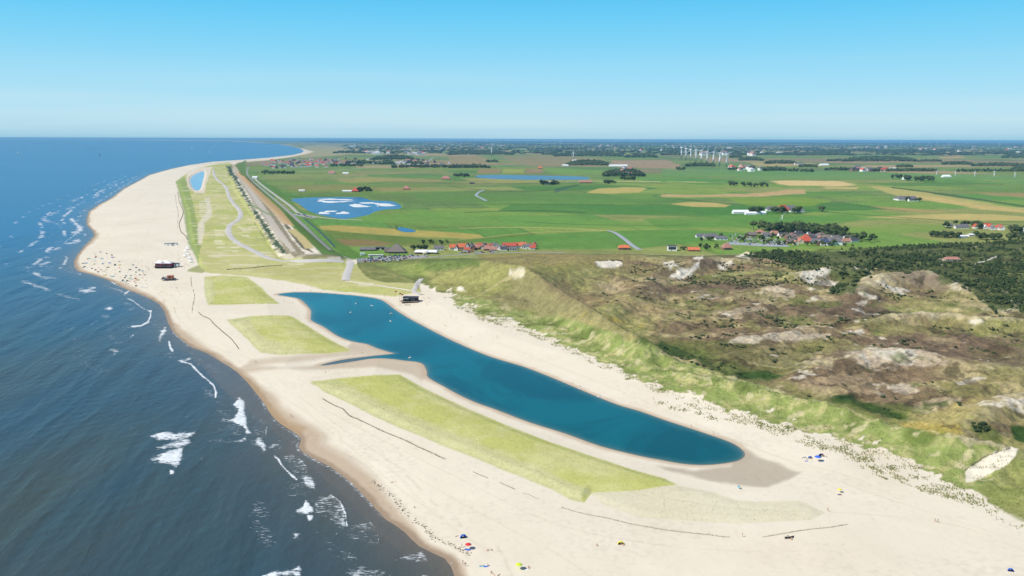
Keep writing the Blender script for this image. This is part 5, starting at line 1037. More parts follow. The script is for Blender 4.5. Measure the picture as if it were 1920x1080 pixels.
# ---- trees
ICO_V, ICO_F = None, None
def _ico(sub):
    import bmesh
    bm = bmesh.new(); bmesh.ops.create_icosphere(bm, subdivisions=sub, radius=1.0); v = np.array([x.co[:] for x in bm.verts]); f = np.array([[a.index for a in q.verts] for q in bm.faces]); bm.free(); return v, f
IV1, IF1 = _ico(1); IV2, IF2 = _ico(2)
def crown_np(seed, leaves=90, lobes=5, flatv=0.8):
    """uneven crown, about 1 unit across and 1 high: lumps plus loose leaf clumps"""
    r = np.random.RandomState(seed); V = []; Fc = []; n = 0
    cs = []
    for k in range(lobes):
        a = r.uniform(0, 6.28); d = r.uniform(0.0, 0.26); c = np.array([d*math.cos(a), d*math.sin(a), r.uniform(0.35, 0.72)]); rad = r.uniform(0.18, 0.30); cs.append((c, rad))
        v = IV1*(1+0.35*r.uniform(-1, 1, (len(IV1), 1)))*rad*np.array([1, 1, flatv])+c; V.append(v); Fc.append(IF1+n); n += len(v)
    for k in range(leaves):
        c, rad = cs[r.randint(lobes)]; d = r.normal(size=3); d /= np.linalg.norm(d); d[2] = abs(d[2])*0.9 if r.rand() < 0.7 else d[2]
        p = c+d*rad*r.uniform(0.9, 1.30); s = r.uniform(0.035, 0.075); a = r.normal(size=3); a -= 0.5*d*(a@d); a /= np.linalg.norm(a); b = np.cross(d+0.5*r.normal(size=3), a); b /= np.linalg.norm(b)+1e-9
        V.append(np.array([p-a*s-b*s*.6, p+a*s-b*s*.7, p+b*s*1.1])); Fc.append(np.array([[n, n+1, n+2]])); n += 3
    return np.concatenate(V), np.concatenate(Fc)
CR = [crown_np(100+i, 70, 5) for i in range(6)]; CRS = [crown_np(200+i, 10, 2, 0.9) for i in range(5)]
fol = bpy.data.materials.new('foliage'); fol.use_nodes = True; nt = fol.node_tree; bs = nt.nodes['Principled BSDF']
oi = nt.nodes.new('ShaderNodeObjectInfo'); P = posn(nt)
nn = noise(nt, P, 0.11, 3, 0.6); n3_ = noise(nt, P, 0.8, 3, 0.6)
cc = mixc(nt, mapr(nt, nn, 0.35, 0.65, 0, 1), (0.035, 0.058, 0.026), (0.075, 0.105, 0.040)); cc = mixc(nt, mapr(nt, n3_, 0.3, 0.7, 0.0, 0.55), cc, (0.018, 0.034, 0.014))
cc = mixc(nt, mapr(nt, noise(nt, P, 0.022, 3, 0.6), 0.48, 0.62, 0, 0.6, True), cc, (0.12, 0.145, 0.06))
cc = mixc(nt, mth(nt, 'MULTIPLY', oi.outputs['Random'], 0.35), cc, (0.07, 0.10, 0.03)); nt.links.new(cc, bs.inputs['Base Color']); bs.inputs['Roughness'].default_value = 0.9; bs.inputs['Specular IOR Level'].default_value = 0.1
BARK = mat('bark', (0.09, 0.065, 0.045))
def np_mesh(name, V, F_, m, smooth=False):
    me = bpy.data.meshes.new(name); V = np.asarray(V, np.float32); F_ = np.asarray(F_, np.int32); k = F_.shape[1]
    me.vertices.add(len(V)); me.vertices.foreach_set('co', V.ravel()); me.loops.add(len(F_)*k); me.loops.foreach_set('vertex_index', F_.ravel())
    me.polygons.add(len(F_)); me.polygons.foreach_set('loop_start', (np.arange(len(F_))*k).astype(np.int32)); me.materials.append(m); me.update(calc_edges=True)
    if smooth: me.polygons.foreach_set('use_smooth', np.ones(len(F_), bool))
    return me
def scatter(name, pts, sizes, heights, bank, m, rng, **k):
    """one mesh of many crowns standing at pts (x, y, z)"""
    V = []; Fc = []; n = 0
    for (x, y, z), s, h in zip(pts, sizes, heights):
        v, f = bank[rng.randint(len(bank))]; a = rng.uniform(0, 6.28); c, si = math.cos(a), math.sin(a)
        w = v.copy(); w[:, 0], w[:, 1] = (v[:, 0]*c-v[:, 1]*si)*s+x, (v[:, 0]*si+v[:, 1]*c)*s+y; w[:, 2] = v[:, 2]*h*1.1-0.08*h+z
        V.append(w); Fc.append(f+n); n += len(v)
    o = newobj(name, np_mesh(name, np.concatenate(V), np.concatenate(Fc), m)); tag(o, **k); return o
rs = np.random.RandomState(5)
def samp(poly, n):
    P = np.array(poly, float); u = rs.uniform(P[:, 0].min(), P[:, 0].max(), n*6); v = rs.uniform(P[:, 1].min(), P[:, 1].max(), n*6); m = in_poly(P, u, v); return u[m][:n], v[m][:n]
# the wood on the right dunes: world-even scatter inside the traced outline
Fq = to_uw(FOREST); Fx, Fy = unproj(Fq[:, 0], Fq[:, 1]+horizon_v(Fq[:, 0]))
m_ = 30000; X = rs.uniform(Fx.min(), min(Fx.max(), 1100), m_); Y = rs.uniform(Fy.min(), Fy.max(), m_)
U_, V_ = uw(X, Y); ok = in_poly(Fq, U_, V_) & (U_ < 2350); X, Y = X[ok], Y[ok]
den = fbm(X, Y, 70, 4, 81)+0.45*fbm(X, Y, 22, 2, 82); ok = (den > -0.03) | (rs.rand(len(X)) < 0.06); X, Y = X[ok][:5200], Y[ok][:5200]; Zt = sample(HGT, X, Y)
scatter('woodland', list(zip(X, Y, Zt)), rs.uniform(2.0, 8.0, len(X))*rs.uniform(.6, 1.15, len(X)), rs.uniform(1.6, 5.4, len(X)), CR, fol, rs, kind='stuff', label='dark green pine and scrub wood over the right hand dunes', cat='woodland')
# loose dune scrub, in clumps
sc_ = []
Wd = np.stack(unproj(DZ_UW[:, 0], DZ_UW[:, 1]+horizon_v(DZ_UW[:, 0])), 1)
X = rs.uniform(20, 900, 60000); Y = rs.uniform(330, 1250, 60000); U_, V_ = uw(X, Y); ok = (U_ < 2300) & (U_ > 1130) & (sample(dz, X, Y) > 30); X, Y = X[ok], Y[ok]
fq0 = to_uw(FS); U_, V_ = uw(X, Y); ok = ~in_poly(fq0, U_, V_); X, Y = X[ok], Y[ok]
den = fbm(X, Y, 70, 4, 83)+0.6*fbm(X, Y, 18, 2, 84)-0.02*(sample(HGT, X, Y)-8)+0.0006*(Y-600); ok = den > 0.40; X, Y = X[ok][:4200], Y[ok][:4200]
sc_ = list(zip(X, Y, sample(HGT, X, Y)))
for poly, n in (([(1240,650),(1420,700),(1420,715),(1300,690)], 26), ([(1820,795),(1860,795),(1858,812),(1830,812)], 30), ([(1830,480),(1925,480),(1925,590),(1830,560)], 160), ([(1395,475),(1500,480),(1560,505),(1500,510),(1420,495)], 220)):
    u, v = samp(poly, n); x, y, z = hit(u, v); sc_ += list(zip(x, y, z))
scatter('scrub', sc_, rs.uniform(1.2, 4.2, len(sc_)), rs.uniform(0.6, 2.0, len(sc_)), CR[:4], fol, rs, kind='stuff', label='low dark bushes in clumps over the heath dunes', cat='scrub')
# individual trees on the hill, in the village, round the farms
TRK = MB().tube((0,0,-0.3), (0,0,0.42), 0.035, 0.02, 6).tube((0,0,0.3), (0.16,0.05,0.55), 0.015, 0.007, 5).tube((0,0,0.32), (-0.13,-0.1,0.58), 0.014, 0.006, 5).mesh('trunk', BARK)
CRM_ = [np_mesh('crown', v+np.array([0,0,0.05]), f, fol) for v, f in CR]
def tree(u, v, s, label, group, z=1.0, atg=False):
    p = at(u, v) if atg else flat_at(u, v, z); me = CRM_[RNG.randrange(6)]
    return place('tree', [('trunk', TRK), ('crown', me)], p, RNG.uniform(0, 6), (s*RNG.uniform(.9, 1.25), s*RNG.uniform(.9, 1.25), s), label, 'tree', group)
def trees(poly, n, s0, s1, label, group, **k):
    u, v = samp(poly, n)
    for a, b in sorted(zip(u, v), key=lambda t: t[1]): tree(float(a), float(b), RNG.uniform(s0, s1), label, group, **k)
trees([(1402,434),(1440,432),(1500,434),(1560,438),(1590,444),(1580,452),(1540,447),(1500,443),(1440,440)], 120, 12, 18, 'leafy tree in the dense dark wood behind the dune village', 'trees of the hill wood')
trees([(1585,448),(1640,452),(1640,457),(1585,458)], 14, 9, 13, 'tree in the short row right of the dune village', 'trees right of the dune village')
trees([(1300,455),(1420,455),(1440,462),(1600,466),(1600,458),(1440,446),(1350,448)], 44, 5, 9, 'garden tree among the houses of the dune village', 'garden trees of the dune village')
trees([(1275,470),(1292,470),(1292,473),(1275,473)], 4, 4, 6, 'dark bush between the white villa and the low orange roof', 'bushes beside the white villa')
trees([(1312,466),(1350,464),(1352,470),(1315,473)], 12, 5, 8, 'dark tree left of the sandy pointed roof', 'trees beside the sandy pointed roof')
trees([(1770,428),(1778,428),(1778,431),(1770,431)], 4, 10, 13, 'dark tree at the left end of the right hand hamlet', 'trees at the left end of the hamlet')
trees([(1784,426),(1812,426),(1825,430),(1842,432),(1842,428)], 14, 9, 13, 'dark tree behind the first roofs of the right hand hamlet', 'trees behind the hamlet roofs')
trees([(1880,434),(1920,436),(1920,442),(1900,440)], 12, 9, 13, 'dark tree at the right end of the right hand hamlet', 'trees at the right end of the hamlet')
trees([(1746,444),(1808,446),(1806,449),(1746,448)], 26, 8, 11, 'dark tree of the oblong grove left of the long white shed', 'trees of the oblong grove')
trees([(1825,448),(1920,450),(1920,455),(1830,452)], 28, 8, 12, 'dark tree in the belt below the right hand hamlet', 'trees of the belt below the hamlet')
trees([(1405,399),(1430,401),(1430,404),(1405,403)], 10, 12, 16, 'dark tree in the left clump of the big farmstead', 'trees of the farmstead left clump'); trees([(1440,397),(1500,399),(1500,403),(1440,402)], 16, 11, 15, 'dark tree among the barns of the big farmstead', 'trees among the farmstead barns')
trees([(1532,398),(1543,398),(1543,400),(1532,400)], 3, 12, 14, 'dark tree of the round clump right of the big farmstead', 'round clump by the farmstead')
trees([(1690,377),(1728,378),(1728,380),(1690,380)], 8, 9, 12, 'dark tree beside the grey barn in the right hand fields', 'trees beside the grey barn')
trees([(1671,333),(1690,334),(1690,336),(1671,336)], 7, 15, 20, 'dark tree of the left of three clumps in the right hand fields', 'left of three clumps'); trees([(1690,336),(1708,338),(1708,341),(1690,340)], 9, 16, 22, 'dark tree of the middle of three clumps in the right hand fields', 'middle of three clumps'); trees([(1714,338),(1750,340),(1750,343),(1714,342)], 14, 17, 22, 'dark tree of the right of three clumps in the right hand fields', 'right of three clumps')
trees([(1368,348),(1386,349),(1386,351),(1368,350)], 8, 14, 18, 'dark tree at the left end of the long mid polder clump', 'left end of the mid polder clump'); trees([(1392,350),(1440,350),(1440,353),(1392,352)], 16, 12, 16, 'dark tree at the right end of the long mid polder clump', 'right end of the mid polder clump')
for i, (u, v) in enumerate([(794,460),(807,459),(812,462),(825,460),(829,462),(838,460)]): tree(u, v, 7, 'small dark round tree in the green meadow behind the restaurants', 'small trees in the meadow behind the restaurants')
trees([(766,470),(800,470),(800,472),(766,472)], 10, 6, 8, 'dark tree behind the white roofed restaurants', 'trees behind the restaurants')
# tree belts and woods of the far polder: each belt one mass
belts = [(1386,1430,294,302),(1435,1490,300,308),(1498,1532,308,314.5),(1285,1340,305,313),(1268,1285,317,319.5),(1366,1392,315,320),(1431,1476,313,321.5),(1476,1496,320,322.5),(1502,1526,321,323.5),(1550,1602,298,303),(1546,1602,315.5,320.5),(1240,1384,277,285),(1370,1390,288,296.5),(1388,1493,287.5,291.5),(1494,1602,284,292),(1240,1278,288,292),
 (1579,1720,292,303.5),(1723,1766,299,304),(1766,1822,302,309.5),(1822,1925,306,312.5),(1897,1925,311,322),(1680,1710,309,314.5),(1633,1757,316.5,322.5),(1792,1925,317.5,323),(1560,1757,279,285),(1798,1823,288,291.5),(1852,1925,281,289),(1879,1925,290,296.5),
 (840,960,280,291),(912,932,300,305),(840,918,309,316),(850,879,327,332.5),(1015,1041,286,291),(1040,1168,282,294),(1062,1142,299,311),(1130,1208,316,332),(1132,1153,341,345.5),(1012,1046,342,347.5),(1172,1232,287,296),(1162,1190,336.5,339),
 (625,681,282.5,288),(735,880,309,315.5),(762,792,300,309),(492,552,322,327),(670,696,356,361.5),(700,775,290,300),(650,712,301,308),(620,680,307,313),(712,740,300,309),(878,900,280,285),(895,960,286,290),(1270,1300,275,279),(700,760,284,286)]
for i, (u0, u1, v0, v1) in enumerate(belts):
    yb = float(unproj((u0+u1)/2, v1, 1.0)[1]); m1 = yb/FPX; th = 11.0 if m1 < 4 else 13.0
    tpx = th/m1; top = max(v0+tpx, min(v0+tpx, v1-0.3)); top = min(top, v1-0.2)
    cw = th*(0.95 if m1 < 3 else 1.5 if m1 < 6 else 2.2)
    ncol = max(int((u1-u0)*m1/cw*2.4), 4); nrow = int(min(max((v1-top)/0.7, 1), 10)); pts = []
    for r in range(nrow):
        for c in range(ncol):
            uu = u0+(u1-u0)*(c+rs.rand())/ncol; e = 1-abs((uu-(u0+u1)/2)/((u1-u0)/2))**3
            vv = v1-(v1-top)*((r+rs.rand()*0.8)/nrow)*e-0.3*rs.rand()
            if nrow > 2 and float(perlin(uu/9.0+i, vv/2.0)) < -0.35: continue
            pts.append(flat_at(uu, vv, 1.0))
    if not pts: continue
    bank = CR if m1 < 2.2 else CRS
    nmn = 'wood' if (v1-v0) > 5 else 'tree_belt'
    scatter(nmn, pts, rs.uniform(0.9, 1.7, len(pts))*cw*1.25, rs.uniform(0.8, 1.35, len(pts))*th*1.25, bank, fol, rs, kind='stuff', label='dark tree belt in the far polder', cat='wood')
# the horizon: many short woods
pts = []; szs = []; hts = []
for k in range(1500):
    w0 = 4.8+rs.uniform(0, 1)**1.6*24; u0 = rs.uniform(640 if w0 > 9 else 560, 1990)
    ln = rs.uniform(6, 55)*(1.4 if w0 < 12 else 1.0); v0 = float(horizon_v(u0))+w0; yb = float(unproj(u0, v0, 1.0)[1]); m1 = yb/FPX; n = max(int(ln*m1/70), 2)
    for c in range(n):
        uu = u0+ln*(c+rs.rand())/n; vv = v0+ln*0.003*(c/n)+rs.uniform(-.15, .15); p = unproj(uu, vv, 1.0); pts.append((float(p[0]), float(p[1]), 1.0)); szs.append(rs.uniform(60, 130)); hts.append(rs.uniform(12, 20) if w0 > 9 else rs.uniform(16, 34))
scatter('distant_woods', pts, szs, hts, CRS, fol, rs, kind='stuff', label='blue green woods across the polder to the horizon', cat='woods')
# ------------------------------------------------------------------ roads and paths
def ribbon(name, P, width, m, dz=0.10, step=3.0, label=None, flat=None, z_extra=0.0):
    q = catmull(P, False, 8)
    if flat is not None: x, y = unproj(q[:, 0], q[:, 1], flat)
    else: x, y, _ = hit(q[:, 0], q[:, 1])
    pts = np.stack([x, y], 1); d = np.r_[0, np.cumsum(np.linalg.norm(np.diff(pts, axis=0), axis=1))]
    keepi = np.r_[True, np.diff(d) > 0.05]; pts = pts[keepi]; d = d[keepi]
    for _ in range(3):
        if len(pts) > 4: pts[1:-1] = 0.25*pts[:-2]+0.5*pts[1:-1]+0.25*pts[2:]
    n = max(int(d[-1]/step), 4); s_ = np.linspace(0, d[-1], n); x = np.interp(s_, d, pts[:, 0]); y = np.interp(s_, d, pts[:, 1])
    tx = np.gradient(x); ty = np.gradient(y); L = np.hypot(tx, ty)+1e-9; nx, ny = -ty/L, tx/L
    V = []; F_ = []; cols = np.linspace(-1, 1, 5)
    zz = [sample(HGT, x+nx*c*width/2, y+ny*c*width/2)+dz*(1.0 if abs(c) < .9 else 0.2)+z_extra for c in cols]
    for i in range(n):
        for k, c in enumerate(cols): V.append((x[i]+nx[i]*c*width/2, y[i]+ny[i]*c*width/2, zz[k][i]))
    for i in range(n-1):
        for k in range(4): F_.append((i*5+k, (i+1)*5+k, (i+1)*5+k+1, i*5+k+1))
    V = np.array(V); F_ = np.array(F_)
    a, b, c = V[F_[0][0]], V[F_[0][1]], V[F_[0][2]]
    if np.cross(b-a, c-a)[2] < 0: F_ = F_[:, ::-1]
    o = newobj(name, np_mesh(name, V, F_, m)); tag(o, kind='structure', label=label); return o
CONC = mat('pale_concrete', (0.50, 0.46, 0.42), 0.9); ASPH = mat('worn_asphalt', (0.30, 0.285, 0.275), 0.9); SHELL = mat('shell_path', (0.60, 0.54, 0.45), 0.9); GRAV = mat('grey_gravel', (0.27, 0.26, 0.23), 0.9)
ribbon('path', [(400,318),(401,327),(408,338),(420,347),(426,357),(429,368),(438,382),(448,393),(451,402),(447,412),(434,420),(428,430),(430,440),(440,452),(460,463),(480,473),(500,483),(520,488),(545,490),(580,490),(612,489),(645,491)], 9, CONC, 0.35)
ribbon('causeway', [(658,491),(655,502),(651,513),(648,526)], 8.5, CONC, 0.4)
ribbon('path', [(648,527),(670,530),(710,536),(745,541),(775,546)], 3.4, SHELL, 0.3)
ribbon('path', [(790,523),(784,530),(779,540),(776,547),(790,553)], 5, CONC, 0.35)
ribbon('road', [(466,313),(463,325),(474,340),(500,362),(540,396),(580,434),(604,458),(622,475)], 7, GRAV, 0.4, flat=2.0)
ribbon('road', [(478,336),(490,347),(515,366),(545,388),(562,402),(600,409),(640,413),(680,414)], 8, mat('pale_road', (0.40,0.38,0.31)), 0.3, flat=1.0)
ribbon('canal', [(571,412),(590,428),(612,448),(628,466)], 3, mat('canal_water', (0.04,0.06,0.07), 0.6), 0.3, flat=1.0)
ribbon('road', [(1140,434.5),(1152,438),(1165,446),(1178,456),(1188,464),(1200,471)], 7, mat('grey_road', (0.33,0.34,0.36)), 0.3, flat=1.0)
ribbon('canal', [(907,357.5),(897,362),(893,368),(903,373),(912,378)], 8, mat('reed_water', (0.30,0.34,0.34), 0.6), 0.3, flat=1.0)
ribbon('canal', [(1068,353),(1050,358),(1040,362)], 9, mat('canal_water', (0.03,0.06,0.09)), 0.3, flat=1.0)
ribbon('road', [(672,492),(700,489),(760,486),(830,480),(900,476),(960,474),(1000,473),(1060,474)], 6, ASPH, 0.3)
ribbon('road', [(1236,341),(1180,340.5),(1110,341),(1060,343)], 8, mat('pale_road', (0.40,0.38,0.31)), 0.3, flat=1.0)
ribbon('road', [(812,296),(800,303),(770,309),(745,313),(690,315),(620,321),(560,323)], 10, mat('pale_road', (0.40,0.38,0.31)), 0.4, flat=1.0)
ribbon('path', [(1870,481),(1850,489),(1830,495),(1826,506)], 2.4, SHELL, 0.5)
ribbon('path', [(1640,519),(1700,525),(1760,532)], 2.2, SHELL, 0.4) if False else None
ribbon('car_park', [(672,487),(700,486),(730,484),(765,482),(800,481)], 22, ASPH, 0.35)
ribbon('car_park', [(1362,456),(1400,458),(1440,460),(1475,460)], 30, mat('grey_road', (0.33,0.34,0.36)), 0.35)
ribbon('quay', [(548,403),(560,405),(580,409),(592,411)], 14, ASPH, 0.35, flat=1.0)
# white sand islets with pools inside them in the blue lake
def islet(u, v, hw, hv, seed, label):
    r = np.random.RandomState(seed); n = 44; V = []; F_ = []; zc = 1.0
    ring = [r.uniform(-1, 1) for _ in range(n)]
    prof = [(1.0, -0.3), (0.93, 0.35), (0.72, 0.6), (0.52, 0.35), (0.44, -0.3)]
    for k, (rr, z) in enumerate(prof):
        for i in range(n):
            a = 2*math.pi*i/n; q = rr*(1+0.16*math.sin(3*a+seed)+0.08*math.sin(7*a+2*seed)+0.07*ring[i]) if k < 2 else rr*(1+0.25*math.sin(2*a+seed*2)+0.14*math.sin(5*a+seed)+0.10*ring[i])
            x, y = unproj(u+hw*q*math.cos(a), v-hv*q*math.sin(a), zc); V.append((float(x), float(y), zc+z-(0.9 if (math.sin(2*a+seed*1.7)+0.6*math.sin(5*a+seed) > 0.95) else 0)*(1 if z > 0 else 0)))
    for k in range(len(prof)-1):
        for i in range(n):
            F_.append((k*n+i, k*n+(i+1) % n, (k+1)*n+(i+1) % n, (k+1)*n+i))
    o = newobj('sand_islet', np_mesh('sand_islet', V, F_, mat('islet_sand', (0.66,0.66,0.64)))); tag(o, kind='structure', label=label)
islet(628, 376, 38, 3.6, 1, 'upper left white sand islet'); islet(693, 384, 43, 4.4, 2, 'right white sand islet'); islet(626, 398.5, 29, 3.2, 3, 'lower left white sand islet')

# ------------------------------------------------------------------ wind turbines
WTM = mat('turbine_white', (0.80, 0.80, 0.80), 0.4)
TOW = MB().tube((0,0,-0.02), (0,0,0.985), 0.024, 0.013, 12).mesh('tower', WTM, True); NAC = MB().box(-0.025, 0.025, -0.04, 0.075, 0.975, 1.02, 0.005, 0.005).mesh('nacelle', WTM); HUB = MB().tube((0,-0.075,0), (0,-0.035,0), 0.008, 0.022, 10).mesh('hub', WTM)
BLD = MB().add([(-0.012,0,0),(0.014,0.004,0),(0.020,0.002,0.12),(-0.013,0,0.12),(0.004,0,0.47),(-0.006,0,0.47),(-0.012,0.010,0),(0.014,0.013,0),(0.020,0.006,0.12),(-0.013,0.006,0.12),(0.004,0.003,0.47),(-0.006,0.003,0.47)],
     [(0,1,2,3),(3,2,4,5),(9,8,7,6),(11,10,8,9),(0,6,7,1),(1,7,8,2),(2,8,10,4),(3,9,6,0),(5,11,9,3),(4,10,11,5)]).mesh('blade', WTM)
def turbine(u, vb, vh, rot, label, group, thick=1.0, yaw=0.25, blades=3, z=1.0):
    hv = horizon_v(u); hub = CAM_H*(1-(vh-hv)/(vb-hv)); x, y = unproj(u, vb, z)
    r = newobj('wind_turbine', None, (float(x), float(y), z-0.3), yaw, hub)
    for nm, me in (('tower', TOW), ('nacelle', NAC), ('hub', HUB)):
        c = newobj(nm, me, (0,0,0) if nm != 'hub' else (0,0,0.998), 0, 1, r); c.scale = (thick, thick if nm != 'hub' else 1, 1)
    for k in range(blades):
        b = newobj('blade', BLD, (0,-0.056,0.998), 0, 1, r); b.rotation_euler = (0, math.radians(rot+k*360/blades), 0); b.scale = (thick, thick, 1)
    tag(r, label, 'wind turbine', group)
ordn = ['leftmost', 'second from left', 'third from left', 'fourth from left', 'middle', 'fourth from right', 'third from right', 'second from right', 'rightmost and nearest']
for i, (u, vb, vh) in enumerate([(1277.5,299,276.5),(1286,301,278.4),(1294.8,302.8,280.3),(1304.7,305,281.3),(1314.6,306.6,282.8),(1325.3,307.9,284),(1337,310.3,285),(1349,312.2,286.9),(1361.9,313.9,288.8)]):
    turbine(u, vb, vh, RNG.uniform(0, 120), '%s white turbine of the row of nine right of centre' % ordn[i], 'row of nine wind turbines', 2.6)
turbine(921.5, 292.5, 277.5, 20, 'single white turbine by the wood left of the long lake', None, 2.6)
turbine(1075, 300, 286, -10, 'white turbine standing beside the long white barn', None, 2.8, blades=3)
turbine(1466, 425, 404, 35, 'near small turbine with slanting blades behind the hill wood', None, 1.3, 0.1, 2)
for i, (u, vb, vh) in enumerate([(1755.6,331.5,320.6),(1790.6,334,321.6),(1827.2,335,322.5),(1863.4,335.8,321.5),(1902.2,337.5,324)]):
    turbine(u, vb, vh, RNG.uniform(0, 120), ['leftmost','second','middle','fourth','rightmost'][i]+' slim turbine of the faint row in the right hand meadow', 'faint row of slim turbines', 1.8)
for i, u in enumerate([1022,1040,1051,1071,1078,1085,1091]):
    turbine(u, float(horizon_v(u))+9+i % 3, float(horizon_v(u))+3.6+(i % 2)*0.6, RNG.uniform(0, 120), 'tiny turbine of the cluster standing on the horizon at centre', 'turbines on the horizon at centre', 1.7)
for i, u in enumerate([1690,1708,1722,1741,1757,1780,1812,1874]):
    turbine(u, float(horizon_v(u))+9+i % 3, float(horizon_v(u))+4.0+(i % 2)*0.5, RNG.uniform(0, 120), 'tiny turbine standing on the horizon at far right', 'turbines on the horizon at far right', 1.5)
x_, y_ = unproj(783, 291, 1.0); mm = mpp(float(y_))
place('mast', [('mast', MB().tube((0,0,0), (0,0,11*mm), 0.4*mm, 0.2*mm, 6).mesh('mast', WTM)), ('platform', MB().lathe([(0.7*mm,7*mm),(0.8*mm,7.6*mm),(0.5*mm,8*mm)], 8).mesh('platform', WTM))], (float(x_), float(y_), 1.0), label='tall thin white transmission mast right of the town wood', cat='mast')
x_, y_ = unproj(834, 269.5, 1.0); mm = mpp(float(y_))
place('tower', [('shaft', MB().box(-0.8*mm,0.8*mm,-8,8,0,6*mm,0.2*mm).mesh('shaft', STEELG)), ('cap', MB().box(-1.2*mm,1.2*mm,-10,10,6*mm,7.2*mm).mesh('cap', STEELG))], (float(x_), float(y_), 1.0), label='grey tower block on the horizon left of centre', cat='tower')
# mill by the long lake
x_, y_, z_ = flat_at(1028.5, 347, 1.0)
mp = [('body', MB().lathe([(4.5,0),(4,5),(3,10),(2.4,13)], 8).mesh('body', BRK)), ('cap', MB().lathe([(2.8,13),(2.4,15),(0.3,16.5)], 8).mesh('cap', DARKT))]
mill = place('windmill', mp, (x_+14, y_, z_), 0, 1, 'old windmill among bushes south of the long lake', 'windmill')
for k in range(4):
    b = newobj('sail', MB().box(-0.25,0.25,-0.1,0.1,0,10).box(0.25,1.6,-0.06,0.06,2,10).mesh('sail', WOOD) if k == 0 else b.data, (0,-3.4,13.5), 0, 1, mill); b.rotation_euler = (0, math.radians(20+90*k), 0)

# ------------------------------------------------------------------ boats
HULL = MB().add([(-5,0,0.1),(-4.6,-1.5,1.1),(-4.6,1.5,1.1),(2,-1.7,1.2),(2,1.7,1.2),(5.5,0,1.5),(-4,0,-0.6),(2,0,-0.6)], [(1,3,4,2),(3,5,4),(1,6,7,3),(3,7,5),(2,4,7,6),(4,5,7),(0,1,2),(0,6,1),(0,2,6)]).mesh('hull', WHT)
MST = MB().tube((0.6,0,1), (0.6,0,16), 0.12, 0.07, 6).mesh('mast', WTM); SL1 = MB().add([(0.5,0,2),(-4.3,0.5,2.2),(0.5,0,15.5),(0.5,0.05,2),(-4.3,0.56,2.2),(0.5,0.05,15.5),(-2.2,0.55,7)], [(0,1,6),(0,6,2),(3,5,4),(1,2,6)]).mesh('mainsail', WROOF); SL2 = MB().add([(0.8,0,2),(5.2,0.1,1.8),(0.8,0,13),(2.6,0.5,5)], [(0,1,3),(1,2,3),(0,3,2)]).mesh('jib', WROOF)
for i, (u, v, s_, lb) in enumerate([(33,288,1.5,'small white sailing boat far out at the left edge'),(187,292,1.7,'white sailing boat beyond the headland beach'),(340,279.5,1.2,'leftmost of the five sails in the far bay'),(359,280,1.5,'second of the five sails in the far bay'),(393,286,1.1,'lowest of the five sails in the far bay'),(402,273.5,1.5,'fourth of the five sails in the far bay'),(427,272.5,1.4,'rightmost of the five sails in the far bay')]):
    x, y = unproj(u, v, 0.0); place('sailing_boat', [('hull', HULL), ('mast', MST), ('mainsail', SL1), ('jib', SL2)], (float(x), float(y), 0.0), RNG.uniform(-.6, .6)+(0 if i % 2 else 3.1), s_, lb, 'sailing boat', 'sailing boats off the coast')

# ------------------------------------------------------------------ beach buildings
def stilts(x0, x1, y0, y1, h, n=6):
    out = []
    me = MB().tube((0,0,-0.8), (0,0,h), 0.22, 0.2, 6).mesh('stilt', WOOD)
    for i in range(n):
        for y in (y0, y1): out.append(('stilt', me, (x0+(x1-x0)*i/(n-1), y, 0)))
    return out
big('beach_pavilion', 'pavilion', 309, 502, -2, stilts(-9, 9, -5, 5, 1.9)+[('deck', MB().box(-10,10,-8,6,1.9,2.2).mesh('deck', DARKT)), ('underdeck_shade', MB().box(-9.3,9.3,-5.3,5,0.1,1.88).mesh('underdeck_shade', BLKW)), ('wall', MB().box(-9,9,-5,5,2.2,5.6).mesh('wall', REDP)),  # black box below the deck stands in for the shade there
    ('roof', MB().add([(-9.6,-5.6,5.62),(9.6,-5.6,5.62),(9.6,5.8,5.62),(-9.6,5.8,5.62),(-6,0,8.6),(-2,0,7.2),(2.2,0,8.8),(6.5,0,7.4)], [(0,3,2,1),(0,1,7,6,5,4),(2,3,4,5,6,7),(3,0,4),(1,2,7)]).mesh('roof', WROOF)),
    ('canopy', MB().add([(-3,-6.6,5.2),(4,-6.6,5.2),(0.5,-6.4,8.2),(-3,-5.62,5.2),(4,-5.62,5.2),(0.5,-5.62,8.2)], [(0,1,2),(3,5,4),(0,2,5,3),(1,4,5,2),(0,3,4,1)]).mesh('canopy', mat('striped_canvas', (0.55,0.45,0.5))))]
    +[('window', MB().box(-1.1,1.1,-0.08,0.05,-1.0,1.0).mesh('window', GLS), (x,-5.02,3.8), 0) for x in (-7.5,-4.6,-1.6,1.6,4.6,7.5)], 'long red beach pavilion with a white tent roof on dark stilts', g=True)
big('beach_cabin', 'cabin', 330, 500.5, -2, stilts(-3, 3, -2.5, 2.5, 1.3, 3)+[('wall', MB().box(-3.6,3.6,-3,3,1.3,4.0).mesh('wall', WHT)), ('roof', MB().box(-3.9,3.9,-3.3,3.3,4.0,4.4).mesh('roof', DARKT)), ('door', DOOR, (1,-3.04,1.3)), ('window', WIN, (-1.5,-3.02,2.8), 0, [('frame', WFR)])], 'white cabin with a dark flat roof right of the red pavilion', g=True)
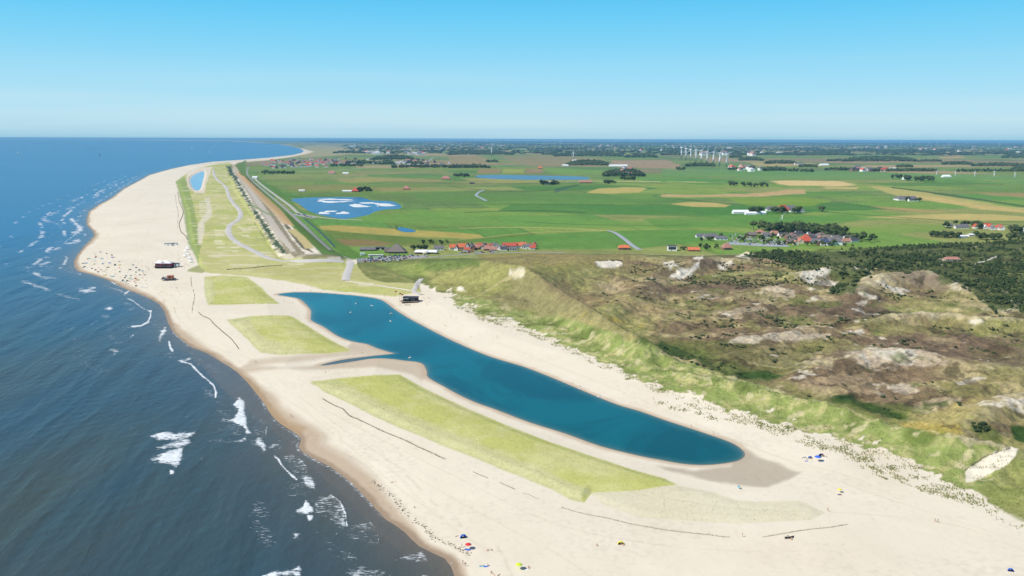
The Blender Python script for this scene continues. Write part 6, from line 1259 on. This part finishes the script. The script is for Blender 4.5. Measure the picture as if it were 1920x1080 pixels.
big('beach_pavilion', 'pavilion', 317, 525, 3, stilts(-6, 6, -3.5, 3, 1.4, 5)+[('deck', MB().box(-7,7,-5.5,3.5,1.4,1.65).mesh('deck', DARKT)), ('wall', MB().box(-1,4.5,-2.5,2.5,1.65,4.6).mesh('wall', ORG)), ('roof', MB().box(-1.4,4.9,-3,3,4.6,4.9).mesh('roof', PINKT)), ('screen', MB().box(-6.5,-1.1,2.4,2.5,1.65,3.4).box(-6.6,-6.5,-3,2.4,1.65,3.2).mesh('screen', WHT)), ('window', MB().box(-1.0,1.0,-0.08,0.05,-0.9,0.9).mesh('window', GLS), (1.5,-2.52,3.2), 0)], 'small orange red beach cafe on a dark deck below the big pavilion', g=True)
big('beach_cabin', 'cabin', 315.5, 460.5, 2, [('wall', MB().box(-5,5,-2.2,2.2,0,3.0).mesh('wall', WHT)), ('roof', MB().box(-5.2,5.2,-2.4,2.4,3.0,3.25).mesh('roof', DARKT)), ('door', DOOR, (0.5,-2.24,0))], 'white beach cabin, left of the two alone on the wide sand', g=True)
big('beach_cabin', 'cabin', 327, 459.5, 2, [('wall', MB().box(-4,4,-2,2,0,2.7).mesh('wall', WHT)), ('roof', MB().box(-4.2,4.2,-2.2,2.2,2.7,2.95).mesh('roof', GREYT)), ('door', DOOR, (-1,-2.04,0))], 'white beach cabin, right of the two alone on the wide sand', g=True)
big('beach_bar', 'beach bar', 770, 566, -3, stilts(-7, 7, -4, 3, 0.9, 5)+[('deck', MB().box(-9,8,-6.5,3.5,0.9,1.15).mesh('deck', WOOD)), ('wall', MB().box(-6.5,7,-3.6,3,1.15,4.6).mesh('wall', BLKW)), ('roof', MB().box(-6.9,7.4,-4,3.4,4.6,4.9).mesh('roof', DARKT)), ('awning', MB().box(-6.5,-1,-6.0,-4.05,3.7,3.85).mesh('awning', STEELG)), ('window', MB().box(-2.0,2.0,-0.08,0.05,-0.9,0.9).mesh('window', GLS), (2.5,-3.62,2.9), 0), ('door', DOOR, (-2.2,-3.64,1.15))], 'black flat roofed beach bar beside the lagoon', g=True)
TBL = [('top', MB().box(-2.6,2.6,-0.5,0.5,0.70,0.78).mesh('top', BLKW)), ('leg', MB().box(-2.3,-2.15,-0.4,0.4,0,0.7).mesh('leg', BLKW)), ('leg', MB().box(2.15,2.3,-0.4,0.4,0,0.7).mesh('leg', BLKW))]
big('table', 'table', 764, 573, 4, TBL, 'long dark table on the sand in front of the black beach bar', g=True)
POLE = MB().tube((0,0,0), (0,0,6), 0.09, 0.06, 6).mesh('pole', WOOD); FLG = MB().add([(0.05,0,4.4),(1.6,0.2,4.5),(1.6,0.2,5.7),(0.05,0,5.8),(0.05,0.03,4.4),(1.6,0.23,4.5),(1.6,0.23,5.7),(0.05,0.03,5.8)], [(0,1,2,3),(7,6,5,4),(0,4,5,1),(1,5,6,2),(2,6,7,3)]).mesh('flag', REDP)
for u, v, l_ in ((741,557,'flagpole farthest left of the black beach bar'),(749,561,'flagpole just left of the black beach bar'),(753,563,'flagpole at the deck of the black beach bar')): big('flagpole', 'flagpole', u, v, 0.5, [('pole', POLE), ('flag', FLG)], l_, g=True)
# white tents right of the red pavilion
TEN = [('canopy', MB().add([(-2.5,-2.5,2),(2.5,-2.5,2),(2.5,2.5,2),(-2.5,2.5,2),(0,0,3.6)], [(0,1,4),(1,2,4),(2,3,4),(3,0,4),(0,3,2,1)]).mesh('canopy', WROOF))]+[('leg', MB().tube((0,0,0), (0,0,2), 0.05).mesh('leg', WHT) if k == 0 else None, (sx*2.4, sy*2.4, 0)) for k, (sx, sy) in enumerate(((-1,-1),(1,-1),(1,1),(-1,1)))]
TEN = [(p if p[1] else (p[0], TEN[1][1], p[2])) for p in TEN]
for i, (u, v, l_) in enumerate([(348,473,'white party tent nearest the white cabins'),(352,478,'white party tent, second from the top beside the dune grass'),(346,482,'white party tent left of its row'),(355,486,'white party tent in the middle by the dune grass'),(357,492,'white party tent, lowest by the dune grass'),(351,468,'white party tent, topmost by the dune grass')]): big('party_tent', 'tent', u, v, i, TEN, l_, g=True)

# ------------------------------------------------------------------ parasols, shelters, windbreaks
PLE = MB().tube((0,0,-0.2), (0,0,2.25), 0.03, 0.025, 6).mesh('pole', WHT)
PAR = {k: MB().lathe([(1.25,1.75),(0.95,2.0),(0.5,2.18),(0.03,2.28)], 8).mesh('canopy', m) for k, m in CV.items()}
SHL = {k: MB().add([(1.1*math.cos(a)*math.cos(b), 0.8*math.sin(b)*(1)+0.2, 1.15*math.sin(a)*math.cos(b)) for b in np.linspace(-0.5, 1.3, 5) for a in np.linspace(0, math.pi, 9)]+[(1.0*math.cos(a)*math.cos(b), 0.76*math.sin(b)+0.2, 1.05*math.sin(a)*math.cos(b)) for b in np.linspace(-0.5, 1.3, 5) for a in np.linspace(0, math.pi, 9)],
      [(j*9+i, j*9+i+1, (j+1)*9+i+1, (j+1)*9+i) for j in range(4) for i in range(8)]+[(45+j*9+i, 45+(j+1)*9+i, 45+(j+1)*9+i+1, 45+j*9+i+1) for j in range(4) for i in range(8)]).mesh('canopy', m) for k, m in CV.items()}
FLR = MB().box(-1.0,1.0,-0.3,0.8,0.0,0.03).mesh('floor', CV['dark']); STK = MB().tube((0,0,0), (0,0,1.0), 0.025, 0.02, 5).mesh('stake', WOOD)
WBK = {k: MB().box(-2,-0.02,-0.02,0.02,0.1,0.95).add([(0,-0.02,0.1),(1.8,0.5,0.1),(1.8,0.5,0.95),(0,-0.02,0.95),(0,0.03,0.1),(1.8,0.55,0.1),(1.8,0.55,0.95),(0,0.03,0.95)], [(0,1,2,3),(7,6,5,4),(3,2,6,7),(0,4,5,1)]).mesh('cloth', m) for k, m in CV.items()}
TOWL = {k: MB().box(-0.9,0.9,-0.45,0.45,0.005,0.03).mesh('towel', m) for k, m in CV.items()}
def beach_kit(kind, colr, u, v, label, group=None, sc=1.0):
    p = at(u, v); rz = RNG.uniform(-0.5, 0.5)
    if kind == 'parasol': place('parasol', [('pole', PLE), ('canopy', PAR[colr])], p, rz, sc, label, 'parasol', group)
    elif kind == 'shelter': place('beach_shelter', [('canopy', SHL[colr]), ('floor', FLR)], p, rz, sc*1.1, label, 'beach shelter', group)
    elif kind == 'windbreak': place('windbreak', [('cloth', WBK[colr])]+[('stake', STK, q) for q in ((-2,0,0),(0,0.05,0),(1.8,0.53,0))], p, rz, sc, label, 'windbreak', group)
    else:
        o = newobj('towel', TOWL[colr], p, rz, sc); tag(o, label, 'towel', group)
for a in [('shelter','blue',869,1009,'blue beach shelter upslope of the red and blue parasol',1.3),('parasol','red',878,1030,'red parasol above a blue towel near the waterline',1.2),('towel','blue',877,1031,'blue towel beneath the red parasol',1.6),('towel','turquoise',905,1062,'pale turquoise towel left of the blue pair near the bottom',1.5),('towel','blue',912,1063,'blue towel near the bottom beach edge',1.2),
  ('parasol','lime',973,1068,'lime green parasol on the lower beach',1.2),('towel','white',984,1068,'white towel right of the lime green parasol',1.5),('shelter','yellow',1164,1021,'bright yellow beach shelter alone on the lower beach',1.2),('shelter','blue',1519,860,'blue shelter at the left of the family group below the marram',1.0),('towel','blue',1513,865,'blue towel below the left blue shelter of the family group',1.3),
  ('parasol','blue',1533,866,'blue parasol in the middle of the family group below the marram',1.5),('shelter','navy',1540,856,'navy blue shelter at the top of the family group',1.3),('towel','white',1547,861,'white towel right of the navy shelter',1.6),('windbreak','white',1508,860,'pale windbreak left of the family group',0.8),('parasol','yellow',1574,924,'bright yellow parasol alone on the open sand',0.9),('towel','navy',1574,928,'navy towel under the lone yellow parasol',1.2),
  ('shelter','blue',1895,1072,'blue shelter at the bottom right corner',1.0),('windbreak','dark',1481,1011,'dark windbreak below the curved brushwood fence',1.2),('parasol','turquoise',1385,917,'turquoise parasol at the tip of the wet sand',0.7)]: beach_kit(a[0], a[1], a[2], a[3], a[4], None, a[5]*0.85)
CROWD = [(160,487),(172,478),(190,472),(215,480),(240,488),(262,497),(280,500),(284,520),(278,540),(262,545),(240,538),(215,524),(195,517),(165,510),(150,503)]
uu, vv = samp(CROWD, 64); cols_ = ['blue','white','turquoise','red','dark','green','white','turquoise','yellow','navy']
for i, (u, v) in enumerate(zip(uu, vv)):
    c = cols_[i % 10]; k = ('shelter','parasol','windbreak','shelter')[i % 4]
    beach_kit(k, c, float(u), float(v), '%s %s among the bathers on the beach point' % (c if c != 'dark' else 'dark grey', {'shelter':'beach shelter','parasol':'parasol','windbreak':'windbreak'}[k]), '%s %ss on the beach point' % (c, k), 1.0)

# ------------------------------------------------------------------ people
PW = {'stand': 'standing', 'walk': 'walking', 'sit': 'sitting', 'lie': 'lying'}
def person(u, v, pose=None, colr=None, where='', group=None, top=None, rz=None, z=None, lab=None, sc=1.0):
    pose = pose or RNG.choices(('stand','walk','sit','lie'), (4,4,3,3))[0]; colr = colr or RNG.choice(list(CL)); k = RNG.randrange(2)
    top = RNG.random() < 0.45 if top is None else top
    p = at(u, v) if z is None else (float(unproj(u, v, z)[0]), float(unproj(u, v, z)[1]), z)
    rz = RNG.uniform(0, 6.28) if rz is None else rz
    r = newobj('person', BODY[pose, k], p, rz, sc); newobj('shorts', SHORT[pose, colr], (0,0,0), 0, 1, r); newobj('hair', HRM[pose][RNG.randrange(2)], (0,0,0), 0, 1, r)
    if top: newobj('shirt', TOPS[pose, colr], (0,0,0), 0, 1, r)
    cw = {'dark': 'dark'}.get(colr, colr)
    tag(r, lab or ('%s person in %s %s %s' % (PW[pose], cw, 'clothes' if top else 'shorts', where)), 'person', group or ('people '+where))
for a in [(868,1058,'stand','dark','at the waterline edge, upper of two near the bottom'),(872,1062,'walk','dark','at the waterline edge, lower of two near the bottom'),(866,1027,'stand','white','left of the red parasol'),(856,1006,'lie','dark','left of the blue shelter near the waterline'),(915,1033,'sit','dark','left of a pair behind the turquoise towel'),(921,1033,'sit','dark','right of a pair behind the turquoise towel'),
 (903,1062,'lie','blue','on the turquoise towel'),(915,1062,'sit','blue','on the blue towel near the bottom'),(921,1075,'sit','dark','at the bottom frame edge, left one'),(926,1079,'lie','dark','at the bottom frame edge, middle one'),(935,1079,'lie','blue','at the bottom frame edge, right one'),(984,1067,'lie','dark','on the white towel by the lime parasol'),(991,1066,'sit','dark','right of the lime parasol and its white towel'),
 (1119,1024,'sit','dark','alone left of the yellow shelter'),(1168,1022,'lie','red','beside the bright yellow shelter'),(735,905,'lie','dark','alone on the beach left of the long fence'),(742,904,'lie','dark','second one on the beach left of the long fence'),(777,952,'sit','red','alone above the bottom waterline'),(1225,751,'walk','blue','alone on the sand east of the lagoon middle'),(1296,801,'stand','red','on the lagoon edge below the marram'),(1337,815,'walk','dark','on the lagoon edge near its tip'),
 (1512,862,'sit','blue','beside the left blue shelter of the family group'),(1522,861,'lie','dark','between the shelters of the family group'),(1535,866,'sit','blue','under the blue parasol of the family group'),(1543,857,'stand','dark','beside the navy shelter'),(1549,858,'sit','white','at the right of the family group'),(1385,916,'stand','blue','under the turquoise parasol'),(1575,929,'sit','dark','under the lone yellow parasol'),(1552,960,'walk','dark','right of the sparse planted grass'),
 (1392,1007,'stand','blue','at the gap of the curved fence'),(1477,1011,'stand','dark','left of the dark windbreak'),(1484,1012,'sit','dark','right of the dark windbreak'),(1753,980,'walk','blue','left one of a couple on the right hand sand'),(1758,981,'walk','turquoise','right one of a couple on the right hand sand'),(1893,752,'walk','red','on the dune top right'),(545,781,'walk','dark','left one of a pair near the sea below the channel'),(548,783,'walk','red','right one of a pair near the sea below the channel'),
 (833,612,'stand','dark','left one of a pair on the east lagoon beach'),(836,613,'stand','dark','right one of a pair on the east lagoon beach'),(845,596,'walk','dark','above the pair on the east lagoon beach'),(822,599,'lie','red','lying left above the pair on the east beach'),(788,591,'stand','dark','near the water below the black beach bar'),(883,634,'walk','red','on the narrowing east beach'),(932,633,'walk','dark','high on the east beach near the marram'),
 (533,566,'stand','dark','leftmost at the west tip of the lagoon'),(543,570,'stand','blue','middle one at the west tip of the lagoon'),(549,570,'stand','red','rightmost at the west tip of the lagoon'),(558,544,'stand','red','above the lagoon tip in the sand strip'),(585,541,'stand','dark','on the sand right above the lagoon tip'),(587,676,'walk','dark','north of the channel mouth'),(480,681,'stand','dark','at the sea end of the channel'),(509,664,'lie','dark','left of a pair below the second grass patch'),(517,664,'lie','blue','right of a pair below the second grass patch'),
 (679,664,'stand','blue','wading on the spit at the channel'),(768,668,'walk','white','on the spit where the lagoon widens'),(318,612,'walk','dark','at the waterline left of the tide line'),(336,613,'walk','red','up the beach from the waterline walker'),(404,560,'stand','red','left below the first grass patch'),(610,700,'walk','white','above the long grass patch')]:
    person(a[0], a[1], a[2], a[3], a[4], 'single people on the near beach', top=(a[2] == 'stand'))
def crowd(poly, n, where, **k):
    u, v = samp(poly, n)
    for a, b in zip(u, v): person(float(a), float(b), None, None, where, None, **k)
crowd(CROWD, 104, 'in the crowd on the beach point'); crowd([(250,485),(292,490),(292,515),(262,520)], 18, 'between the crowd and the red pavilion'); crowd([(333,470),(346,468),(358,500),(345,505),(332,505)], 22, 'among the white tents'); crowd([(375,502),(390,504),(470,505),(535,499),(535,501),(470,508),(385,508)], 30, 'on the boardwalk to the beach', top=True)
crowd([(295,527),(335,530),(345,560),(300,560),(280,545)], 10, 'below the small orange cafe'); crowd([(748,556),(757,558),(762,575),(748,573)], 9, 'at the deck left of the black beach bar'); crowd([(784,553),(800,553),(815,562),(800,575),(786,572)], 10, 'right of the black beach bar'); crowd([(530,548),(640,543),(730,556),(720,560),(640,548),(540,552)], 12, 'on the sand strip above the lagoon')
crowd([(290,545),(330,560),(350,590),(330,610),(300,560)], 6, 'walking on the narrow sea beach')
# people on boards in the lagoon
BRD = MB().add([(-1.5,0,0.02),(-0.9,-0.36,0.02),(0.9,-0.36,0.02),(1.6,0,0.10),(0.9,0.36,0.02),(-0.9,0.36,0.02),(-1.5,0,0.14),(-0.9,-0.36,0.14),(0.9,-0.36,0.14),(1.6,0,0.18),(0.9,0.36,0.14),(-0.9,0.36,0.14)], [(5,4,3,2,1,0),(6,7,8,9,10,11)]+[(i,(i+1)%6,6+(i+1)%6,6+i) for i in range(6)]).mesh('paddle_board', WHT)
for i, (u, v, w_) in enumerate([(733,588,'right of the lagoon head, upper one'),(732,602,'right of the lagoon head, lower one'),(657,586,'left in the lagoon head'),(667,569,'upper one in the lagoon head'),(697,573,'in the middle of the lagoon head'),(768,671,'where the lagoon widens'),(1088,728,'near the east bank, upper one'),(1125,744,'near the east bank, lower one')]):
    x, y = unproj(u, v, 0.22); o = newobj('paddle_board', BRD, (float(x), float(y), 0.20), RNG.uniform(0, 3), 1.3); tag(o, 'white paddle board afloat '+w_, 'paddle board', 'paddle boards on the lagoon')
    person(u, v, 'sit' if i % 2 else 'stand', 'white' if i < 6 else 'turquoise', 'on the paddle board '+w_, 'people on paddle boards', top=True, z=0.39)
# ------------------------------------------------------------------ brushwood fences and driftwood
BRUSH = mat('brushwood', (0.19, 0.15, 0.11))
def fence(P, label, h=0.85, gap=0.0, flat=None):
    q = catmull(P, False, 8); x, y, z = hit(q[:, 0], q[:, 1]); d = np.r_[0, np.cumsum(np.hypot(np.diff(x), np.diff(y)))]; s_ = np.arange(0, d[-1], 0.42)
    x = np.interp(s_, d, x)+rs.normal(0, .07, len(s_)); y = np.interp(s_, d, y)+rs.normal(0, .07, len(s_)); z = sample(HGT, x, y); b = MB()
    far = float(np.mean(y)) > 900
    for i in range(len(s_)):
        if gap and float(perlin(s_[i]/11.0, len(P)*3.3)) < gap-0.35: continue
        hh = h*rs.uniform(.55, 1.15)*(1.3 if far else 1); w_ = rs.uniform(.05, .12)*(2.4 if far else 1.0); b.box(x[i]-w_, x[i]+w_, y[i]-.07, y[i]+.07, z[i]-.2, z[i]+hh, w_*.4, 0)
    o = newobj('brushwood_fence', b.mesh('brushwood_fence', BRUSH)); tag(o, label, 'fence', 'brushwood fences on the beach')
fence([(605,749),(622,759),(643,768),(655,780),(690,796),(720,811),(757,826),(790,842),(835,862)], 'longest dark brushwood fence below the big grass patch', 0.8)
fence([(880,882),(905,894),(940,907),(965,918)], 'short broken brushwood fence below the middle of the big grass patch', 0.45, 0.15)
fence([(980,925),(1010,936),(1040,948)], 'faint brushwood remains between two fence pieces', 0.25, 0.3); fence([(1053,952),(1090,963),(1140,973),(1200,987),(1290,1000),(1390,1010)], 'curved brushwood fence below the sparse planted patch', 0.5, 0.1)
fence([(1430,1008),(1480,1000),(1520,993),(1552,990),(1588,984)], 'brushwood fence right of the dark windbreak', 0.45, 0.2)
fence([(372,586),(380,593),(393,599),(400,607),(420,625),(434,637),(448,655)], 'dark brushwood fence left of the second grass patch', 0.8); fence([(358,520),(359,535),(364,550),(364,562),(361,575),(360,587)], 'brushwood line left of the first grass patch', 0.6, 0.15)
fence([(333,360),(336,378),(343,395),(342,405),(336,420),(339,434),(347,442),(352,450)], 'winding brushwood fence on the wide upper beach', 0.9); fence([(329,366),(331,385),(334,398),(333,425)], 'broken brushwood line beside the winding fence', 0.6, 0.35)
fence([(425,506),(440,505),(470,503),(500,500),(530,498)], 'low fence along the boardwalk to the beach', 0.8)
fence([(390,570),(420,570.5),(470,569),(525,568.5)], 'low brushwood fence along the near side of the first grass patch', 0.35, 0.1); fence([(1808,884),(1826,871),(1845,860),(1870,849),(1894,842)], 'dark fence on the upper edge of the sand gap', 0.7)
POST = MB().tube((0,0,-0.4), (0,0,1.7), 0.09, 0.08, 6).mesh('post', WOOD)
for i, (u, v) in enumerate([(1858,968),(1868,975),(1880,980),(1893,987),(1850,962),(1906,993)]):
    o = newobj('beach_post', POST, at(u, v), 0, 1.0); tag(o, 'wooden post, number %s of the slanting line at the right edge' % ['one','two','three','four','five','six'][[4,0,1,2,3,5].index(i)] if False else 'wooden post of the slanting line at the foot of the right hand marram', 'post', 'posts at the right hand marram foot')
# dark wrack along the tide line
pts = []; b = MB()
TL = catmull([(700,902),(713,915),(735,930),(752,950),(770,972),(795,990),(815,1010),(850,1023),(880,1040)], False, 30); x, y, z = hit(TL[:, 0], TL[:, 1])
for i in range(len(x)):
    for k in range(2):
        if rs.rand() < 0.55: continue
        s_ = rs.uniform(0.12, 0.5); X_, Y_ = x[i]+rs.normal(0, .7), y[i]+rs.normal(0, .7); Z_ = float(sample(HGT, np.array([X_]), np.array([Y_]))[0]); b.box(X_-s_, X_+s_, Y_-s_*.4, Y_+s_*.4, Z_-.05, Z_+.10*rs.rand()+.05, s_*.3, s_*.1)
o = newobj('seaweed', b.mesh('seaweed', mat('seaweed', (0.10,0.075,0.05)))); tag(o, kind='stuff', label='dark seaweed wrack along the tide line')

# ------------------------------------------------------------------ cars
TYR = mat('tyre', (0.02,0.02,0.02)); GLC = mat('car_glass', (0.02,0.025,0.03), 0.1, 0.6)
WHL = MB().tube((0,-0.1,0.32), (0,0.1,0.32), 0.32, 0.32, 10).mesh('wheel', TYR)
CAB = MB().add([(-1.5,-.78,.85),(1.05,-.78,.85),(1.05,.78,.85),(-1.5,.78,.85),(-1.15,-.62,1.42),(.35,-.62,1.42),(.35,.62,1.42),(-1.15,.62,1.42)], [(0,3,2,1),(0,1,5,4),(1,2,6,5),(2,3,7,6),(3,0,4,7)]).mesh('window', GLC)
CARB = {}
for nm, c in (('white', (.75,.75,.75)), ('black', (.03,.03,.035)), ('silver', (.5,.52,.54)), ('blue', (.04,.10,.30)), ('red', (.45,.04,.04)), ('grey', (.15,.16,.17))):
    CARB[nm] = MB().box(-2.15,2.15,-.85,.85,.25,.62,.05,.02).box(-2.1,2.05,-.84,.84,.62,.88,.15,.06).box(-1.1,.3,-.6,.6,1.40,1.48,.06,.06).mesh('body', mat('car_'+nm, c, 0.3, 0.5))
def car(u, v, rz, colr, where, group, flat=None):
    p = at(u, v, 0.36) if flat is None else flat_at(u, v, flat); p = (p[0], p[1], p[2]+(0.36 if flat is not None else 0))
    place('parked_car', [('body', CARB[colr]), ('window', CAB)]+[('wheel', WHL, (x, y, 0)) for x in (-1.35, 1.35) for y in (-.8, .8)], p, rz, 1.0, '%s car parked %s' % (colr, where), 'car', '%s cars %s' % (colr, where))
def lot(poly, n, where, rz, flat=None, cols=('white','silver','black','blue','grey','white','red')):
    P = np.array(poly, float); used = []; t = 0
    while len(used) < n and t < 3000:
        t += 1; u = RNG.uniform(P[:,0].min(), P[:,0].max()); v = RNG.uniform(P[:,1].min(), P[:,1].max())
        if not in_poly(P, np.array([u]), np.array([v]))[0]: continue
        x, y = unproj(u, v, 1.0); y = round(float(y)/5.5)*5.5
        if any(abs(x-a)+0.6*abs(y-b) < 2.9 for a, b in used): continue
        used.append((float(x), y)); uu_, vv_ = proj(float(x), y, 1.0); car(float(uu_), float(vv_), rz+RNG.uniform(-.06, .06), RNG.choice(cols), where, None, flat)
lot([(668,487),(705,484),(748,483),(765,485),(745,490),(700,492),(672,492)], 58, 'in the front rows of the dune car park', 1.55); lot([(690,480),(760,479),(800,481),(770,483),(700,483)], 26, 'before the pyramid roofed farmhouse', 1.55)
lot([(1372,450),(1470,452),(1478,461),(1400,461),(1372,458)], 50, 'in the lower part of the dune village car park', 1.4, 1.0, ('white','white','silver','blue','white'))
lot([(1366,442),(1392,441),(1420,448),(1475,454),(1475,462),(1400,461),(1370,456)], 104, 'in the crowded car park of the dune village', 1.4, 1.0); lot([(556,402),(575,405),(592,411),(570,409)], 14, 'on the quay below the blue lake', 0.3, 1.0); lot([(850,473),(898,474),(935,475),(930,477),(860,478)], 18, 'in front of the village row', 0.1, 1.0)
lot([(385,504),(470,502),(475,504),(390,507)], 0, 'x', 0)

# ------------------------------------------------------------------ marram grass: real tufts
def tuft_np(seed, n=8):
    r = np.random.RandomState(seed); V = []
    for k in range(n):
        a = r.uniform(0, 6.28); l = r.uniform(0.5, 1.0); c, s_ = math.cos(a), math.sin(a); w_ = r.uniform(.06, .11); d = r.uniform(.10, .42)
        V += [(-s_*w_+c*.05, c*w_+s_*.05, -0.05), (s_*w_+c*.05, -c*w_+s_*.05, -0.05), (c*(d+.05), s_*(d+.05), l)]
    return np.array(V), np.arange(n*3).reshape(-1, 3)
TF = [tuft_np(300+i) for i in range(8)]
def grass_mat(name, c1, c2):
    m = bpy.data.materials.new(name); m.use_nodes = True; nt = m.node_tree; bs = nt.nodes['Principled BSDF']; P = posn(nt)
    nt.links.new(mixc(nt, mapr(nt, noise(nt, P, 0.35, 4, .6), .35, .65, 0, 1), c1, c2), bs.inputs['Base Color']); bs.inputs['Roughness'].default_value = 0.9; bs.inputs['Specular IOR Level'].default_value = 0.05
    return m
G1 = grass_mat('planted_marram', tuple(alb(204,206,104)*1.15), tuple(alb(232,230,150)*1.15)); G2 = grass_mat('wild_marram', tuple(alb(150,162,86)), tuple(alb(206,200,138))); G3 = grass_mat('sparse_marram', tuple(alb(214,206,150)), tuple(alb(232,222,176)))
def tufts(name, X, Y, size, m, label):
    z = sample(HGT, X, Y); V = np.concatenate([TF[i % 8][0][None] for i in range(8)]); idx = rs.randint(0, 8, len(X)); a = rs.uniform(0, 6.28, len(X)); s_ = size*rs.uniform(.65, 1.25, len(X))
    vv = V[idx]; c, si = np.cos(a)[:, None], np.sin(a)[:, None]
    out = np.stack([(vv[..., 0]*c-vv[..., 1]*si)*s_[:, None]+X[:, None], (vv[..., 0]*si+vv[..., 1]*c)*s_[:, None]+Y[:, None], vv[..., 2]*s_[:, None]+z[:, None]], -1).reshape(-1, 3)
    o = newobj(name, np_mesh(name, out, np.arange(len(out)).reshape(-1, 3), m)); tag(o, kind='stuff', label=label); return o
def poly_pts(Pw, dens, jit=None):
    x0, x1, y0, y1 = Pw[:,0].min(), Pw[:,0].max(), Pw[:,1].min(), Pw[:,1].max(); n = int((x1-x0)*(y1-y0)*dens); X = rs.uniform(x0, x1, n); Y = rs.uniform(y0, y1, n); ok = in_poly(Pw, X, Y); return X[ok], Y[ok]
def world_of(quw): return np.stack(unproj(quw[:,0], quw[:,1]+horizon_v(quw[:,0])), 1)
for nm, dens, size, m, lab in (('a', .28, .6, G1, 'planted marram grass on the square patch above the lagoon tip'), ('b', .35, .55, G1, 'planted marram grass on the second patch beside the lagoon'), ('c', .55, .46, G1, 'planted marram grass on the long patch between sea and lagoon'), ('d', .30, .42, G3, 'sparse young marram planted at the end of the long patch')):
    X, Y = poly_pts(world_of(P_UW[nm]), dens)
    if nm == 'c': dd = fbm(X, Y, 30, 3, 91)
    tufts('marram_grass', X, Y, size, m, lab)
# foredune face and its ragged foot
fq = to_uw(FS); X, Y = poly_pts(world_of(fq), 0.42); k = (fbm(X, Y, 14, 3, 92) > -0.12) & (Y < 900); X, Y = X[k], Y[k]; tufts('marram_grass', X, Y, 0.8, G2, 'wild marram grass covering the seaward face of the foredune')
FT = [(846,566),(898,600),(980,622),(1060,658),(1150,700),(1240,738),(1350,780),(1425,800),(1500,830),(1560,850),(1640,890),(1680,905),(1760,925),(1840,960),(1912,990),(1990,1020),(1912,965),(1815,922),(1725,874),(1650,850),(1590,825),(1481,795),(1350,768),(1240,728),(1100,668),(980,614),(898,592)]
X, Y = poly_pts(world_of(to_uw(FT, 3.0)), 1.1); k = (fbm(X, Y, 9, 3, 93)+0.5*fbm(X, Y, 28, 2, 94) > 0.10); X, Y = X[k], Y[k]; tufts('marram_grass', X, Y, 0.85, G2, 'loose marram clumps on the sand along the foredune foot')
cl = []
for (u, v, n, sp) in [(1240,757,14,1.6),(1262,765,20,2),(1283,770,16,1.6),(1310,777,14,1.6),(1335,785,22,2),(1425,796,30,2.5),(1445,802,26,2.2),(1470,812,18,2),(1515,822,12,1.5),(1530,832,22,2),(1545,841,20,1.6),(1580,845,30,2.2),(1590,852,24,2),(1612,863,30,2),(1630,862,16,1.6),(1637,878,22,1.8),(1650,885,18,1.6),(1668,880,20,1.5),(1672,878,12,1.4),(1656,897,5,.8),(1676,897,3,.6),(1682,893,4,.6),(1714,895,14,1.2),(1732,922,10,1.2),(1745,924,6,1),(1757,924,6,1),(1768,932,6,1),(1785,934,9,1.2),(1722,878,10,1.3),(1790,915,20,2),(1810,930,20,2),(1830,945,22,2)]:
    x, y, z = at(u, v); cl.append((np.full(n*2, x)+rs.normal(0, sp, n*2), np.full(n*2, y)+rs.normal(0, sp*1.1, n*2)))
X = np.concatenate([c[0] for c in cl]); Y = np.concatenate([c[1] for c in cl]); tufts('marram_grass', X, Y, 0.95, grass_mat('dark_marram', tuple(alb(134,148,82)), tuple(alb(180,180,112))), 'separate dark green marram hummocks on the beach below the foredune')
